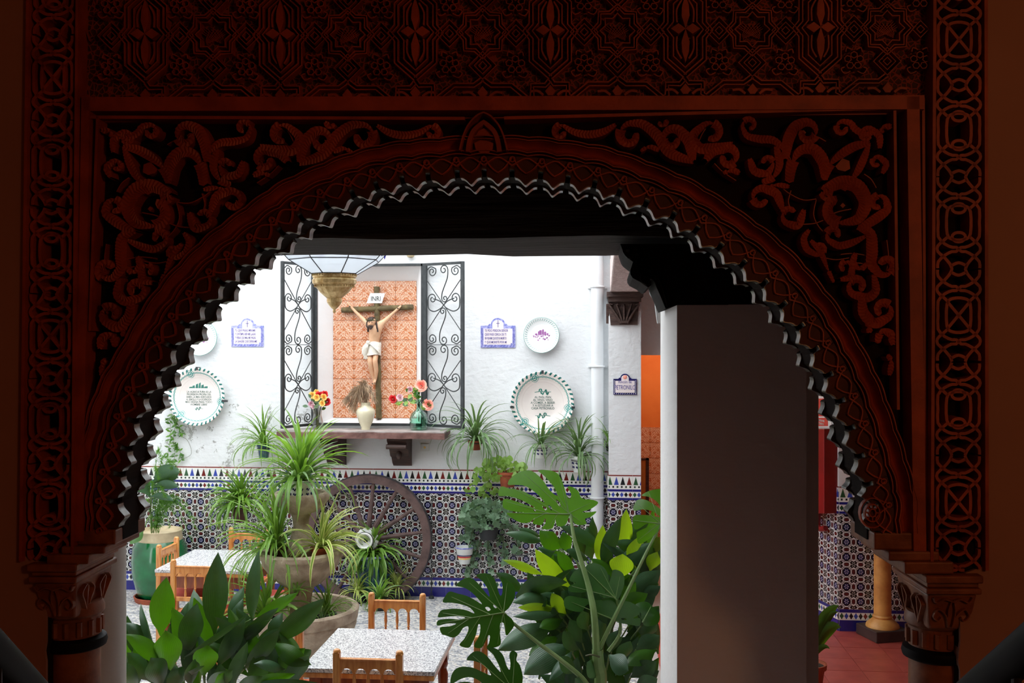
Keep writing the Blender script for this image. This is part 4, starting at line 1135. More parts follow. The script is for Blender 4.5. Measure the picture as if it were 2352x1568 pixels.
dish('glazed_plate', 'small white plate with violet castle above the big verse plate', 1244, 770, 41, False, castle=True)
dish('glazed_plate', 'small white plate half hidden by the arch edge', 462, 776, 41, False, castle=True)
# ---- stone shelf on brackets
SZ = onY(835, 983, YW).z; SH_Y = YW-.40
sx0 = onY(635, 1000, SH_Y).x; sx1 = onY(1021, 1000, SH_Y).x
t = thing('wall_shelf', 'brown stone shelf on two brackets below the crucifix niche', 'shelf', ((sx0+sx1)/2, YW, SZ-.08))
b = MB(); n = 24; vs = []
for i in range(n+1):
    x = sx0+(sx1-sx0)*i/n; j = R.uniform(-.004, .004); k = R.uniform(-.004, .004)
    vs += [(x, SH_Y+j, SZ-.075+k), (x, YW, SZ-.075), (x, YW, SZ-.012), (x, SH_Y+j*1.5, SZ-.012+k)]
fs = [(i*4+k, i*4+(k+1) % 4, i*4+4+(k+1) % 4, i*4+4+k) for i in range(n) for k in range(4)]+[(0, 3, 2, 1), (n*4, n*4+1, n*4+2, n*4+3)]
b.add(vs, fs); b.build('slab', M['shelfstone'], t, ang=.5)
MB().box(sx0+.003, sx1-.003, SH_Y+.006, YW, SZ-.013, SZ).build('slab_top', M['shelftop'], t, smooth=False)
def corbel(px, w=.20):
    x = onY(px, 1040, YW).x
    prof = [(YW, SZ-.075), (YW-.34, SZ-.075), (YW-.345, SZ-.10), (YW-.31, SZ-.125), (YW-.30, SZ-.135), (YW-.33, SZ-.15), (YW-.33, SZ-.175), (YW-.28, SZ-.19), (YW-.22, SZ-.20), (YW-.20, SZ-.23), (YW-.17, SZ-.275), (YW-.10, SZ-.30), (YW-.06, SZ-.36), (YW, SZ-.40)]
    b = MB(); b.prism(prof, lambda y, z: (x-w/2, y, z), lambda y, z: (x+w/2, y, z)); b.build('bracket', M['oldwood'], t, smooth=False, bevel=.006)
    b = MB()
    b.tube([(x-.105, YW-.34, SZ-.163), (x+.105, YW-.34, SZ-.163)], .026, 10); b.build('bracket_carving', M['oldwood'], t); b = MB()
    b.lathe([(.001, -.055), (.02, -.05), (.03, -.02), (.026, .02), (.001, .045)], 10, (x, YW-.20, SZ-.255)); b.build('bracket_carving', M['oldwood'], t)
corbel(925); corbel(775)
# ---- niche frame and the two scroll gate leaves
YF = YW-.012
z0, z1 = onY(840, 977, YF).z, onY(840, 606, YF).z
xa, xb_ = onY(727, 800, YF).x, onY(971, 800, YF).x
t = thing('niche_frame', 'black iron bar frame round the crucifix niche', 'frame', ((xa+xb_)/2, YF, z0))
for q in ((xa-.015, xa+.015, z0, z1), (xb_-.015, xb_+.015, z0, z1), (xa, xb_, z0, z0+.028), (xa, xb_, z1-.028, z1)):
    MB().box(q[0], q[1], YF-.028, YF, q[2], q[3]).build('bar', M['iron'], t, smooth=False)
def spiral(cx, cy, r, a0, sgn, turns=1.5, n=26):
    return [(cx+r*(1-.80*k/n)*cos(a0+sgn*turns*2*pi*k/n), cy+r*(1-.80*k/n)*sin(a0+sgn*turns*2*pi*k/n)) for k in range(n+1)]
def gate(label, hinge, outer, mirror):
    hv, ov = Vector(hinge), Vector(outer); d = ov-hv; L = math.hypot(d.x, d.y)
    # local x runs from the leaf's left end in view to its right end
    lft, rgt = (outer, hinge) if not mirror else (hinge, outer)
    a = atan2(rgt[1]-lft[1], rgt[0]-lft[0])
    t = thing('iron_gate', label, 'gate', (lft[0], lft[1], z0), (pi/2, 0, a), 'scroll gate leaves of the niche')
    H = z1-z0; W = L; bw = .028
    for q in ((0, bw*1.3, 0, H), (W-bw*1.3, W, 0, H), (bw, W-bw, 0, bw), (bw, W-bw, H-bw, H)):
        MB().box(q[0], q[1], q[2], q[3], -.013, .013).build('bar', M['iron'], t, local=True, smooth=False)
    hb = (H-2*bw)/2; wi = W-2*bw*1.3; ox = bw*1.3
    def pt(u, v, base): return (ox+u*wi, base+(1-v)*hb, 0)
    def curve(pts, base, wdt=.0062): 
        b = MB(); b.tube([pt(u, v, base) for u, v in pts], wdt, 6, flat=1.0); b.build('scroll', M['iron'], t, local=True)
    def sp(u, v, ru, a0, sgn, turns=1.3, n=20):
        k2 = wi/hb
        return [(u+ru*(1-.8*k/n)*cos(a0+sgn*turns*2*pi*k/n), v+ru*k2*(1-.8*k/n)*sin(a0+sgn*turns*2*pi*k/n)) for k in range(n+1)]
    for base in (bw, bw+hb):
        for fl_ in (0, 1):
            f = (lambda pts: [(1-u, v) for u, v in pts]) if fl_ else (lambda pts: pts)
            curve(f([(0, .18), (.5, .5), (1, .83)]), base, .0052)
            curve(f(crom([(.02, .05), (.12, .015), (.26, .04)], 5)+sp(.16, .075, .12, -.6, 1)), base)          # top corner spiral
            curve(f(crom([(.02, .95), (.12, .985), (.26, .96)], 5)+sp(.16, .925, .12, .6, -1)), base)
            curve(f(sp(.17, .42, .13, pi*.95, 1)[::-1]+crom([(.04, .44), (.06, .54), (.22, .58), (.42, .54), (.5, .5), (.62, .45), (.8, .42)], 5)), base)
        curve(sp(.5, .06, .12, 0, -1)[::-1]+crom([(.62, .07), (.60, .17), (.46, .34), (.44, .42)], 5)+sp(.53, .42, .09, pi, -1.0), base)
        curve(sp(.5, .94, .12, pi, -1)[::-1]+crom([(.38, .93), (.40, .83), (.54, .66), (.56, .58)], 5)+sp(.47, .58, .09, 0, -1.0), base)
    MB().tube([(0, H/2, 0), (W, H/2, 0)], .003, 6).build('tie_rod', M['iron'], t, local=True)
    return t
hl = onY(722, 800, YW-.03); hr = onY(974, 800, YW-.03)
gate('iron scroll gate leaf standing open on the lantern side of the niche', (hl.x, hl.y), (-3.345, 10.36), False)
gate('iron scroll gate leaf standing open on the demijohn side of the niche', (hr.x, hr.y), (-1.463, 10.56), True)
# ---- crucifix
YC = YB-.07
def C(px, py, o=0.0): return onY(px, py, YC+o)
base = C(868, 960)
t = thing('crucifix', 'wooden crucifix with painted figure in the tiled niche', 'crucifix', base)
def log(a, c, r, name):
    pts = [a+(c-a)*(k/12) for k in range(13)]
    b = MB(); b.tube([p+Vector((R.uniform(-.003, .003), R.uniform(-.003, .003), 0)) for p in pts], [r*R.uniform(.92, 1.08) for _ in pts], 9); return b.build(name, M['crosswood'], t)
log(C(865, 658, .02), C(870, 961, .02), .032, 'upright'); log(C(785, 712, .012), C(949, 705, .012), .030, 'crossbar')
b = MB(); q = [C(842, 696, -.02), C(877, 696, -.02), C(884, 673, -.02), C(850, 673, -.02)]; b.hexa(q, [v+Vector((0, .01, 0)) for v in q]); sg = b.build('title_board', M['signwhite'], t, smooth=False)
o = text('INRI', .075, 0, 0, 0, M['ink'], t, 'lettering', sx=.8); pp = C(863, 691, -.022)-Vector(base); o.location = pp; o.rotation_euler = (pi/2, 0, 0)
# the figure: one skinned body
def skin_figure(name, joints, edges, m, parent, sub=2, root=0):
    me = bpy.data.meshes.new(name); off = origin(parent)
    me.from_pydata([tuple(Vector(p)-off) for p, r in joints], edges, [])
    o = bpy.data.objects.new(name, me); link(o, parent)
    md = o.modifiers.new('skin', 'SKIN'); md.use_smooth_shade = True
    for i, (p, r) in enumerate(joints):
        sv = me.skin_vertices[0].data[i]; sv.radius = r if isinstance(r, tuple) else (r, r); sv.use_root = (i == root)
    s = o.modifiers.new('smooth', 'SUBSURF'); s.levels = sub; s.render_levels = sub
    me.materials.append(m)
    return o
u = 1/pxm(860, YC)
J = [(C(858, 800, -.02), (.066, .05)), (C(859, 785, -.03), (.060, .045)), (C(861, 765, -.05), (.074, .055)), (C(862, 750, -.055), (.070, .05)), (C(860, 742, -.06), .028),
     (C(846, 744, -.045), .032), (C(829, 728, -.025), .021), (C(815, 714, -.02), .016), (C(803, 701, -.02), .014), (C(797, 694, -.02), .008),
     (C(877, 742, -.045), .032), (C(892, 729, -.025), .021), (C(905, 717, -.02), .016), (C(916, 707, -.02), .014), (C(922, 701, -.02), .008),
     (C(851, 808, -.04), .034), (C(849, 828, -.09), .030), (C(854, 855, -.055), .026), (C(859, 874, -.04), .014), (C(858, 884, -.06), .012),
     (C(864, 808, -.04), .034), (C(861, 828, -.095), .030), (C(864, 852, -.06), .027), (C(862, 872, -.045), .015), (C(860, 880, -.07), .011)]
ED = [(0, 1), (1, 2), (2, 3), (3, 4), (3, 5), (5, 6), (6, 7), (7, 8), (8, 9), (3, 10), (10, 11), (11, 12), (12, 13), (13, 14), (0, 15), (15, 16), (16, 17), (17, 18), (18, 19), (0, 20), (20, 21), (21, 22), (22, 23), (23, 24)]
skin_figure('body', J, ED, M['skin'], t)
hc = C(853, 741, -.10)
b = MB(); hp = [(.001, -.058), (.022, -.05), (.036, -.025), (.042, .0), (.043, .022), (.036, .045), (.018, .058), (.001, .060)]
b.lathe(hp, 16, hc, close=False); b.v = [tuple(hc+Matrix.Rotation(radians(24), 3, 'Y') @ Matrix.Rotation(radians(-14), 3, 'X') @ (Vector(v)-hc)) for v in b.v]
hd = b.build('head', M['skin'], t)
b = MB(); b.hexa([hc+Vector((-.006, -.038, -.005)), hc+Vector((.006, -.038, -.005)), hc+Vector((.008, -.034, -.02)), hc+Vector((-.010, -.034, -.02))], [hc+Vector((-.004, -.045, -.006)), hc+Vector((.002, -.045, -.006)), hc+Vector((.002, -.052, -.018)), hc+Vector((-.006, -.052, -.018))]); b.build('nose', M['skin'], hd)
b = MB()
for sx in (-1, 1): b.tube([hc+Vector((sx*.015-.004, -.037, .004)), hc+Vector((sx*.015+.006, -.038, .003))], .004, 6)
b.build('eye', M['hair'], hd)
b = MB()
for k in range(34):
    a = R.uniform(-2.7, 2.7)*.62+pi/2; r = .046
    p0 = hc+Vector((R.uniform(-.02, .02), .01, .055)); p1 = hc+Vector((r*cos(a), r*sin(a)*.8+.004, R.uniform(-.01, .03))); p2 = hc+Vector((r*1.15*cos(a)+R.uniform(0, .02), r*sin(a)*.8, R.uniform(-.10, -.04)))
    b.tube(crom([p0, p1, p2], 4), .009, 5)
b.lathe([(.046, .012), (.047, .030), (.040, .050), (.022, .064), (.001, .067)], 14, hc+Vector((0, .006, 0)), close=False); b.build('hair', M['hair'], hd)
b = MB()
for k in range(9):
    x = -.022+k*.0055; b.tube([hc+Vector((x, -.034, -.03)), hc+Vector((x*.7, -.042, -.075+abs(x)))], .008, 5)
b.build('beard', M['hair'], hd)
b = MB()
for k in range(3): b.tube([hc+Vector((.043*cos(q*pi/8+k), .044*sin(q*pi/8+k), .026+.004*sin(3*q+k*2))) for q in range(16)], .0035, 5, closed=True)
for k in range(14): q = k*.45; b.tube([hc+Vector((.045*cos(q), .045*sin(q), .024)), hc+Vector((.066*cos(q+.3), .066*sin(q+.3), .03+.012*(k % 3)))], .003, 4)
b.build('thorn_crown', M['stemdark'], hd)
# loincloth wrapped round the hips with a hanging knot
b = MB(); cz = [(785, .078, .062), (792, .080, .066), (800, .082, .070), (808, .086, .074), (815, .086, .080)]; vs = []; n = 20
for py, rx_, ry_ in cz:
    c = C(858-(py-800)*.1, py, -.035)
    for k in range(n):
        q = 2*pi*k/n; w = 1+.05*sin(5*q+py*.4); vs.append(c+Vector((rx_*w*cos(q), ry_*w*sin(q), .006*sin(3*q+py))))
fs = [(i*n+k, i*n+(k+1) % n, (i+1)*n+(k+1) % n, (i+1)*n+k) for i in range(len(cz)-1) for k in range(n)]
b.add(vs, fs)
for k in range(5): b.tube(crom([C(846+k*5, 786+k*2, -.10), C(858+k*3, 796+k*3, -.115), C(872, 800+k*3, -.09)], 4), .006, 5)
b.build('loincloth', M['cloth'], t)
b = MB()
for k in range(5): b.tube(crom([C(846, 787, -.09), C(842-k, 796, -.11), C(838-k*1.5+2, 810, -.10), C(836+k*2.5, 822+R.uniform(-3, 4), -.09)], 4), [.014, .016, .018, .018, .02, .02, .018, .016, .016, .015, .012, .010, .006], 6)
b.tube([C(843, 786, -.10), C(849, 787, -.11)], .022, 8)
b.build('cloth_knot', M['cloth'], t)
for px, py in ((805, 704), (915, 708), (858, 880)):
    b = MB(); p = C(px, py, -.02); b.tube([p+Vector((0, -.055, 0)), p+Vector((0, .02, 0))], .006, 6); b.build('nail', M['iron'], t)
# ---- vases on the shelf
YS = YW-.17
def onshelf(px, name, label, cat='vase'):
    p = onY(px, 900, YS); return thing(name, label, cat, (p.x, YS, SZ))
v1 = onshelf(729, 'flower_vase', 'clear flared glass vase holding red and yellow flowers'); s1 = pxm(729, YS)
o1 = origin(v1)
k = 1/s1
b = MB(); b.lathe([(14*k, 0), (14.5*k, 3*k), (13*k, 18*k), (9*k, 32*k), (10*k, 42*k), (13*k, 50*k), (12.3*k, 50*k), (9.2*k, 42*k), (8.2*k, 32*k), (12*k, 18*k), (13.2*k, 5*k), (.001, 4*k)], 24, o1, close=False); b.build('glass', M['glass'], v1)
def stem(parent, pts, r, m='stemdark', name='stem'):
    b = MB(); b.tube(crom([tuple(p) for p in pts], 4), r, 5); return b.build(name, M[m], parent)
def rose(parent, c, r, m, name='flower'):
    b = MB(); c = Vector(c)
    for k in range(11):
        a = k*2.4; rr = r*(.25+.075*k); tilt = .25+.06*k; vs = []
        for i in range(4):
            for j in range(5):
                q = a+(j-2)*.42*(1.1 if k > 5 else 1.6); h = i/3
                rad = rr*(.35+.65*h**.6)*(1+.12*(h == 1)*(k > 5)); z = r*(1.0-.05*k)*h*.8-r*.3-(.02*r*k if i == 3 else 0)
                vs.append(c+Vector((rad*cos(q), -z*.7+rad*sin(q)*.2-.02, rad*sin(q)+z*.25)))
        fs = [(i*5+j, i*5+j+1, i*5+6+j, i*5+5+j) for i in range(3) for j in range(4)]
        b.add(vs, fs)
    return b.build(name, M[m], parent)
def leaflet(parent, p, d, L, W, m='aspi_green', name='leaf'):
    p, d = Vector(p), Vector(d).normalized(); sd = d.cross(Vector((0, -1, .2))).normalized(); vs = []; uv = []
    up = sd.cross(d).normalized()
    for i, w in enumerate((.05, .75, 1, .65, .05)):
        c = p+d*(L*i/4)-up*(L*.12*(i/4)**2)
        vs += [c-sd*W*w/2+up*W*.12*w, c, c+sd*W*w/2+up*W*.12*w]; uv += [(0.01, i/4), (.5, i/4), (1, i/4)]
    fs = [(i*3+j, i*3+j+1, i*3+4+j, i*3+3+j) for i in range(4) for j in range(2)]
    b = MB(); b.add(vs, fs, uv); return b.build(name, M[m], parent)
bq = thing('flower_bouquet', 'bouquet of red and yellow flowers in the clear glass vase', 'flowers', o1+Vector((0, 0, .03)))
S1 = lambda px, py, o=0: onY(px, py, YS+o)
for (px, py, r, m) in ((735, 908, 11, 'petal_r'), (747, 904, 8, 'petal_r'), (752, 921, 9, 'petal_r'), (718, 906, 8, 'petal_y'), (728, 912, 8, 'petal_y'), (744, 911, 8, 'petal_y'), (728, 899, 6, 'petal_y'), (716, 927, 7, 'petal_w'), (720, 932, 6, 'petal_w'), (741, 925, 7, 'petal_y'), (735, 917, 5, 'petal_w')):
    rose(bq, S1(px, py, -.03+R.uniform(-.04, .04)), r*k, m); stem(bq, [S1(px, py), S1((px+729*2)/3, 945), S1(729+R.uniform(-3, 3), 985)], .003)
for i in range(26):
    a = R.uniform(0, 2*pi); p = S1(729+R.uniform(-22, 24), 925+R.uniform(-12, 14), R.uniform(-.06, .04)); leaflet(bq, p, (cos(a), -.3, sin(a)*.8), .06, .035, R.choice(('aspi_green', 'spider2', 'ivy')))
v2 = onshelf(840, 'ceramic_vase', 'cream ceramic vase holding dry grass plumes'); o2 = origin(v2)
b = MB(); b.lathe([(10*k, 0), (10.5*k, 3*k), (10*k, 5*k), (16*k, 18*k), (21*k, 34*k), (22*k, 42*k), (19*k, 48*k), (12*k, 52*k), (10.5*k, 56*k), (12*k, 62*k), (11*k, 62*k), (9*k, 56*k), (9*k, 50*k)], 26, o2, close=False); b.build('body', M['creamglaze'], v2)
gr = thing('dry_grass_plumes', 'brown dry grass plumes leaning out of the cream vase', 'dried grass', o2+Vector((0, 0, 58*k)))
for (ex, ey, n) in ((806, 905, 7), (815, 925, 6), (835, 895, 6), (852, 905, 5), (825, 900, 6)):
    for q in range(n//2+1):
        e = S1(ex+R.uniform(-10, 10), ey+R.uniform(-8, 14), R.uniform(-.08, .05)); m0 = S1((ex+842)/2, min(ey, 905)-12+R.uniform(-6, 6)); p0 = S1(840+R.uniform(-5, 5), 938)
        pts = [Vector(v) for v in crom([tuple(p0), tuple(m0), tuple(e)], 8)]
        b = MB(); b.tube(pts, .0025, 4)
        for i in range(5, len(pts)):
            for h in range(7):
                d = (pts[i]-pts[i-1]).normalized()+Vector((R.uniform(-.8, .8), R.uniform(-.8, .8), R.uniform(-.9, .5)))
                b.tube([pts[i], pts[i]+d*.028, pts[i]+d*.05-Vector((0, 0, .015))], [.003, .002, .0006], 3, caps=False)
        b.build('plume', M['straw'], gr)
v3 = onshelf(962, 'glass_demijohn', 'green glass demijohn bottle holding peach roses'); o3 = origin(v3)
b = MB(); b.lathe([(.001, 3*k), (16*k, 0), (20*k, 3*k), (21.5*k, 18*k), (21.5*k, 26*k), (17*k, 38*k), (8*k, 46*k), (4.6*k, 52*k), (4.2*k, 68*k), (5.2*k, 70*k), (4.4*k, 70*k), (3.4*k, 68*k), (3.8*k, 52*k), (7*k, 45*k), (16*k, 37*k), (20.3*k, 26*k), (20.3*k, 18*k), (18.5*k, 4*k), (.001, 6*k)], 26, o3, close=False); b.build('glass', M['greenglass'], v3)
for i, (px, py, r, m, lab) in enumerate(((968, 884, 12, 'petal_p', 'large open peach rose at the top of the demijohn'), (984, 928, 11, 'petal_p', 'peach rose hanging beside the neck of the demijohn'), (903, 915, 8, 'petal_r', 'pinkish red rosebud at the far tip of the long spray'), (919, 912, 7, 'petal_w', 'pale pink rosebud close behind the red bud'), (942, 893, 6, 'petal_w', 'faded pink rosebud halfway up the spray'))):
    t = thing('rose', lab, 'flower', o3+Vector((0, 0, 60*k)), group='roses in the green demijohn')
    rose(t, S1(px, py, -.06), r*k*1.15, m, 'bloom')
    stem(t, [S1(px, py+2, -.03), S1((px+962)/2, min(py+14, 916), -.02), S1(962+i*.8-1.6, 930), S1(962, 968)], .004)
    for j in range(6):
        f = j/6; c = S1(px+(962-px)*f*.8+R.uniform(-5, 5), py+4+(925-py)*f*.5+R.uniform(-4, 10), -.05); leaflet(t, c, (R.uniform(-1, 1), -.4, R.uniform(-.4, .7)), .075, .045, R.choice(('pothos', 'ivy', 'aspi_green')))
# ---- drainpipe
px_, = (onY(1372, 1000, YW-.11).x,)
t = thing('drainpipe', 'white drainpipe running down the wall next to the white pier', 'pipe', (px_, YW-.11, 0))
b = MB(); b.tube([(px_, YW-.11, 0), (px_, YW-.11, 5.0)], .066, 18); b.build('pipe', M['pipe'], t)
for zz in (1.1, 2.47, 3.3):
    b = MB(); b.tube([(px_+.072*cos(q*pi/10), YW-.11+.072*sin(q*pi/10), zz) for q in range(20)], .010, 6, closed=True); b.box(px_-.10, px_+.10, YW-.03, YW, zz-.012, zz+.012); b.build('clamp', M['pipe'], t)
# ---- cart wheel leaning on the dado
wc = onY(845, 1238, YW-.17); RW = 149/pxm(845, YW-.17)
t = thing('cart_wheel', 'wooden spoked cart wheel leaning against the tiled dado', 'wheel', (wc.x, wc.y, wc.z), (pi/2-radians(4), 0, 0))
b = MB(); b.lathe([(RW*.985, -.03), (RW*.985, .03), (RW*.86, .03), (RW*.86, -.03), (RW*.985, -.03)], 72, close=False); b.build('rim', M['wheelwood'], t, local=True, ang=.5)
b = MB(); b.lathe([(RW, -.032), (RW, .032), (RW*.984, .032), (RW*.984, -.032), (RW, -.032)], 72, close=False); b.build('tyre', M['tyre'], t, local=True, ang=.5)
for i in range(14):
    a = radians(8+i*360/14); d = Vector((cos(a), sin(a), 0)); b = MB()
    b.tube([d*.10+Vector((0, 0, .03)), d*.22+Vector((0, 0, .02)), d*RW*.6, d*RW*.88], [.030, .027, .022, .018], 8); b.build('spoke', M['wheelwood'], t, local=True)
b = MB(); b.lathe([(.001, -.05), (.125, -.05), (.128, .05), (.120, .058), (.085, .060)], 32, close=False); hb = b.build('hub', M['whitepaint'], t, local=True, ang=.5)
b = MB(); b.lathe([(.085, .058), (.088, .16), (.080, .165), (.066, .16), (.060, .10)], 28, close=False); b.lathe([(.06, .10), (.022, .10)], 28, close=False); b.build('nave', M['whitepaint'], hb, local=True, ang=.5)
b = MB(); b.lathe([(.024, .102), (.001, .103)], 16, close=False); b.build('axle_hole', M['black'], hb, local=True)
b = MB(); b.tube([(.089*cos(q*pi/14), .089*sin(q*pi/14), .152) for q in range(28)], .006, 6, closed=True); b.build('hub_band', M['tyre'], hb, local=True)
# ---- hanging chain
cx_ = onY(991, 1300, YW-.10)
t = thing('chain', 'thin black chain hanging beside the cart wheel', 'chain', (cx_.x, cx_.y, .02))
z = .03; i = 0
ch = MB(); ch.tube([(.010*cos(q*pi/5), 0, .017*sin(q*pi/5)) for q in range(10)], .0035, 5, closed=True); chm = ch.data('chain_link', M['iron'])
while z < 1.02:
    o = bpy.data.objects.new('chain_link', chm); link(o, t); o.location = (0, 0, z); o.rotation_euler = (0, 0, (i % 2)*pi/2); z += .027; i += 1
b = MB(); b.tube([(cx_.x, cx_.y, 1.04), (cx_.x, YW, 1.04)], .005, 6); b.lathe([(.001, 0), (.03, .004), (.025, .03), (.001, .035)], 10, (cx_.x, cx_.y, 0)); b.build('hook', M['iron'], t)
# ---- lantern
LD = 6.5
lc = P(768, 640, LD); kk = LD/FPX
t = thing('lantern', 'eight sided glass and pierced brass lantern hanging in front of the niche', 'lantern', (lc.x, lc.y, lc.z))
zz = lambda py: CAM_H-(py-784)/FPX*LD
n = 8; a0 = pi/8+.15
rings_ = [(116, 604), (122, 585), (122, 520), (60, 470)]
def oct_(r, z, k, a=a0): return Vector((lc.x+r*kk*cos(2*pi*k/n+a), lc.y+r*kk*sin(2*pi*k/n+a), z))
LV = [(54, zz(629)), (106, zz(599)), (122, zz(582)), (120, zz(530)), (70, zz(480))]
for k in range(n):
    for i in range(4):
        b = MB(); a_, b_, c_, d_ = oct_(LV[i][0], LV[i][1], k), oct_(LV[i][0], LV[i][1], k+1), oct_(LV[i+1][0], LV[i+1][1], k+1), oct_(LV[i+1][0], LV[i+1][1], k)
        ce = (a_+b_+c_+d_)/4; inn = (Vector((lc.x, lc.y, ce.z))-ce).normalized()*.003
        b.hexa([a_, b_, c_, d_], [a_+inn, b_+inn, c_+inn, d_+inn]); b.build('pane', M['frosted'], t, smooth=False)
    # leading along every edge
    b = MB()
    for i in range(4): b.tube([oct_(LV[i][0], LV[i][1], k), oct_(LV[i+1][0], LV[i+1][1], k)], .0035, 5)
    for i in range(0, 5): b.tube([oct_(LV[i][0], LV[i][1], k), oct_(LV[i][0], LV[i][1], k+1)], .0035, 5)
    b.build('leading', M['lead'], t)
    b = MB(); p = oct_(118, zz(578), k); dv = (p-Vector((lc.x, lc.y, p.z))).normalized(); sd = Vector((-dv.y, dv.x, 0)); q = [p+dv*.006+Vector((0, 0, -.038)), p+dv*.01+sd*.028, p+dv*.012+Vector((0, 0, .05)), p+dv*.01-sd*.028]
    b.hexa(q, [v+dv*.003 for v in q]); b.build('blue_diamond', M['blueglass'], t, smooth=False)
b = MB(); b.lathe([(48*kk, zz(627)), (50*kk, zz(628)), (50*kk, zz(637)), (48*kk, zz(639)), (51*kk, zz(643)), (50*kk, zz(651)), (45*kk, zz(655)), (45*kk, zz(659)), (41*kk, zz(661)), (32*kk, zz(672)), (20*kk, zz(682)), (17*kk, zz(685)), (17.5*kk, zz(690)), (17*kk, zz(694)), (13*kk, zz(700)), (7*kk, zz(707)), (3*kk, zz(710)), (3.4*kk, zz(713)), (4*kk, zz(716)), (.001, zz(719))], 16, (lc.x, lc.y, 0), close=False, ang0=a0); b.build('brass_base', M['brass'], t, ang=.25)
b = MB()
for row, (rr_, py) in enumerate(((50.6, 632), (45.6, 657))):
    for k in range(40):
        q = 2*pi*k/40; p = Vector((lc.x+rr_*kk*cos(q)*.995, lc.y+rr_*kk*sin(q)*.995, zz(py))); b.tube([p-Vector((0, 0, .006)), p+Vector((0, 0, .006))], .0032, 5)
b.build('brass_beading', M['brass'], t)
b = MB(); b.lathe([(72*kk, zz(478)), (40*kk, zz(440)), (10*kk, zz(425)), (.001, zz(420))], 16, (lc.x, lc.y, 0), close=False); b.build('brass_cap', M['brass'], t, ang=.3)
b = MB(); b.tube([(lc.x, lc.y, zz(425)), (lc.x, lc.y, 4.9)], .006, 6); b.tube([(lc.x, lc.y, 4.9), (lc.x, 5.1, 4.9)], .014, 8); b.build('hanger', M['iron'], t)
# ---- passage things
YP = Cn.y
t = thing('stone_column', 'short ochre stone column on a dark square plinth in the tiled passage', 'column', (P(2027, 1455, 9.46).x, P(2027, 1455, 9.46).y, 0))
oc = origin(t); rot = Matrix.Rotation(radians(18), 3, 'Z')
q = [oc+rot @ Vector((sx*.17, sy*.17, 0)) for sx, sy in ((-1, -1), (1, -1), (1, 1), (-1, 1))]
b = MB(); b.hexa(q, [v+Vector((0, 0, .10)) for v in q]); b.build('plinth', M['darkstone'], t, smooth=False, bevel=.008)
b = MB(); b.lathe([(.15, .10), (.145, .125), (.10, .165), (.085, .18), (.09, .195), (.082, .21)], 24, oc, close=False); b.build('base', M['yellowcol'], t)
b = MB(); b.lathe([(.078, .20), (.074, 2.6), (.09, 2.65), (.13, 2.8), (.14, 3.6)], 24, oc); b.build('shaft', M['yellowcol'], t)
# fire cabinet and notice on the angled tile wall
def W2(px, py, o=0.0):
    u_ = (px-1176)/FPX; d_ = Vector((u_*CT-ST, u_*ST+CT)); # ray in plan
    e = E2-Cn; # solve Cn + s*e = r*d
    den = d_.x*e.y-d_.y*e.x; r = (Cn.x*e.y-Cn.y*e.x)/den
    return P(px, py, r)+nn*-o
nn2 = -nn if nn.y > 0 else nn
def slab(name, m, px0, px1, py0, py1, parent, o0, o1, **k):
    b = MB(); q = [W2(px0, py1), W2(px1, py1), W2(px1, py0), W2(px0, py0)]
    b.hexa([v+nn2*o1 for v in q], [v+nn2*o0 for v in q]); return b.build(name, m, parent, smooth=False, **k)
c_ = W2(1903, 1178)
t = thing('fire_hose_box', 'tall red metal fire box on the angled tile wall', 'fire box', c_)
slab('body', M['redbox'], 1862, 1924, 984, 1178, t, .0, .14, bevel=.006); slab('edge_strip', M['grey'], 1862, 1866, 984, 1178, t, .14, .146)
b = MB(); pp = [W2(1895, 1176)+nn2*.07, W2(1893, 1200)+nn2*.07, W2(1900, 1213)+nn2*.08, W2(1912, 1212)+nn2*.07]; b.tube(crom([tuple(v) for v in pp], 5), .028, 8); b.build('outlet_pipe', M['redbox'], t)
t = thing('fire_notice', 'red and white fire notice above the red fire box', 'sign', W2(1895, 980))
slab('backing', M['signwhite'], 1862, 1912, 905, 982, t, 0, .01); slab('red_field', M['redsign'], 1864, 1904, 915, 978, t, .01, .013); slab('white_line', M['signwhite'], 1864, 1903, 956, 959, t, .013, .015)
for k_, (ta, y_) in enumerate((('EXTINTOR DE', 968), ('INCENDIOS', 975))):
    o = text(ta, .030, 0, 0, 0, M['signwhite'], t, sx=.8); o.location = W2(1888, y_)+nn2*.0155-origin(t); o.rotation_euler = (pi/2, 0, atan2(nn2.y, nn2.x)+pi/2)
# open door leaf in the orange room
d0 = onY(1471, 1100, 12.3)
t = thing('ochre_door', 'low ochre wooden door leaf standing inside the orange passage', 'door', (d0.x+.03, 12.3, 0))
zt_ = onY(1478, 1056, 12.3).z
MB().box(d0.x-.02, d0.x+.065, 12.28, 12.33, 0, zt_).build('leaf', M['ochre'], t, smooth=False, bevel=.006)
MB().box(d0.x+.065, d0.x+.10, 12.27, 12.34, 0, zt_+.02).build('edge_post', M['oldwood'], t, smooth=False)
MB().box(d0.x-.02, d0.x+.10, 12.27, 12.34, zt_, zt_+.02).build('cap_rail', M['oldwood'], t, smooth=False)
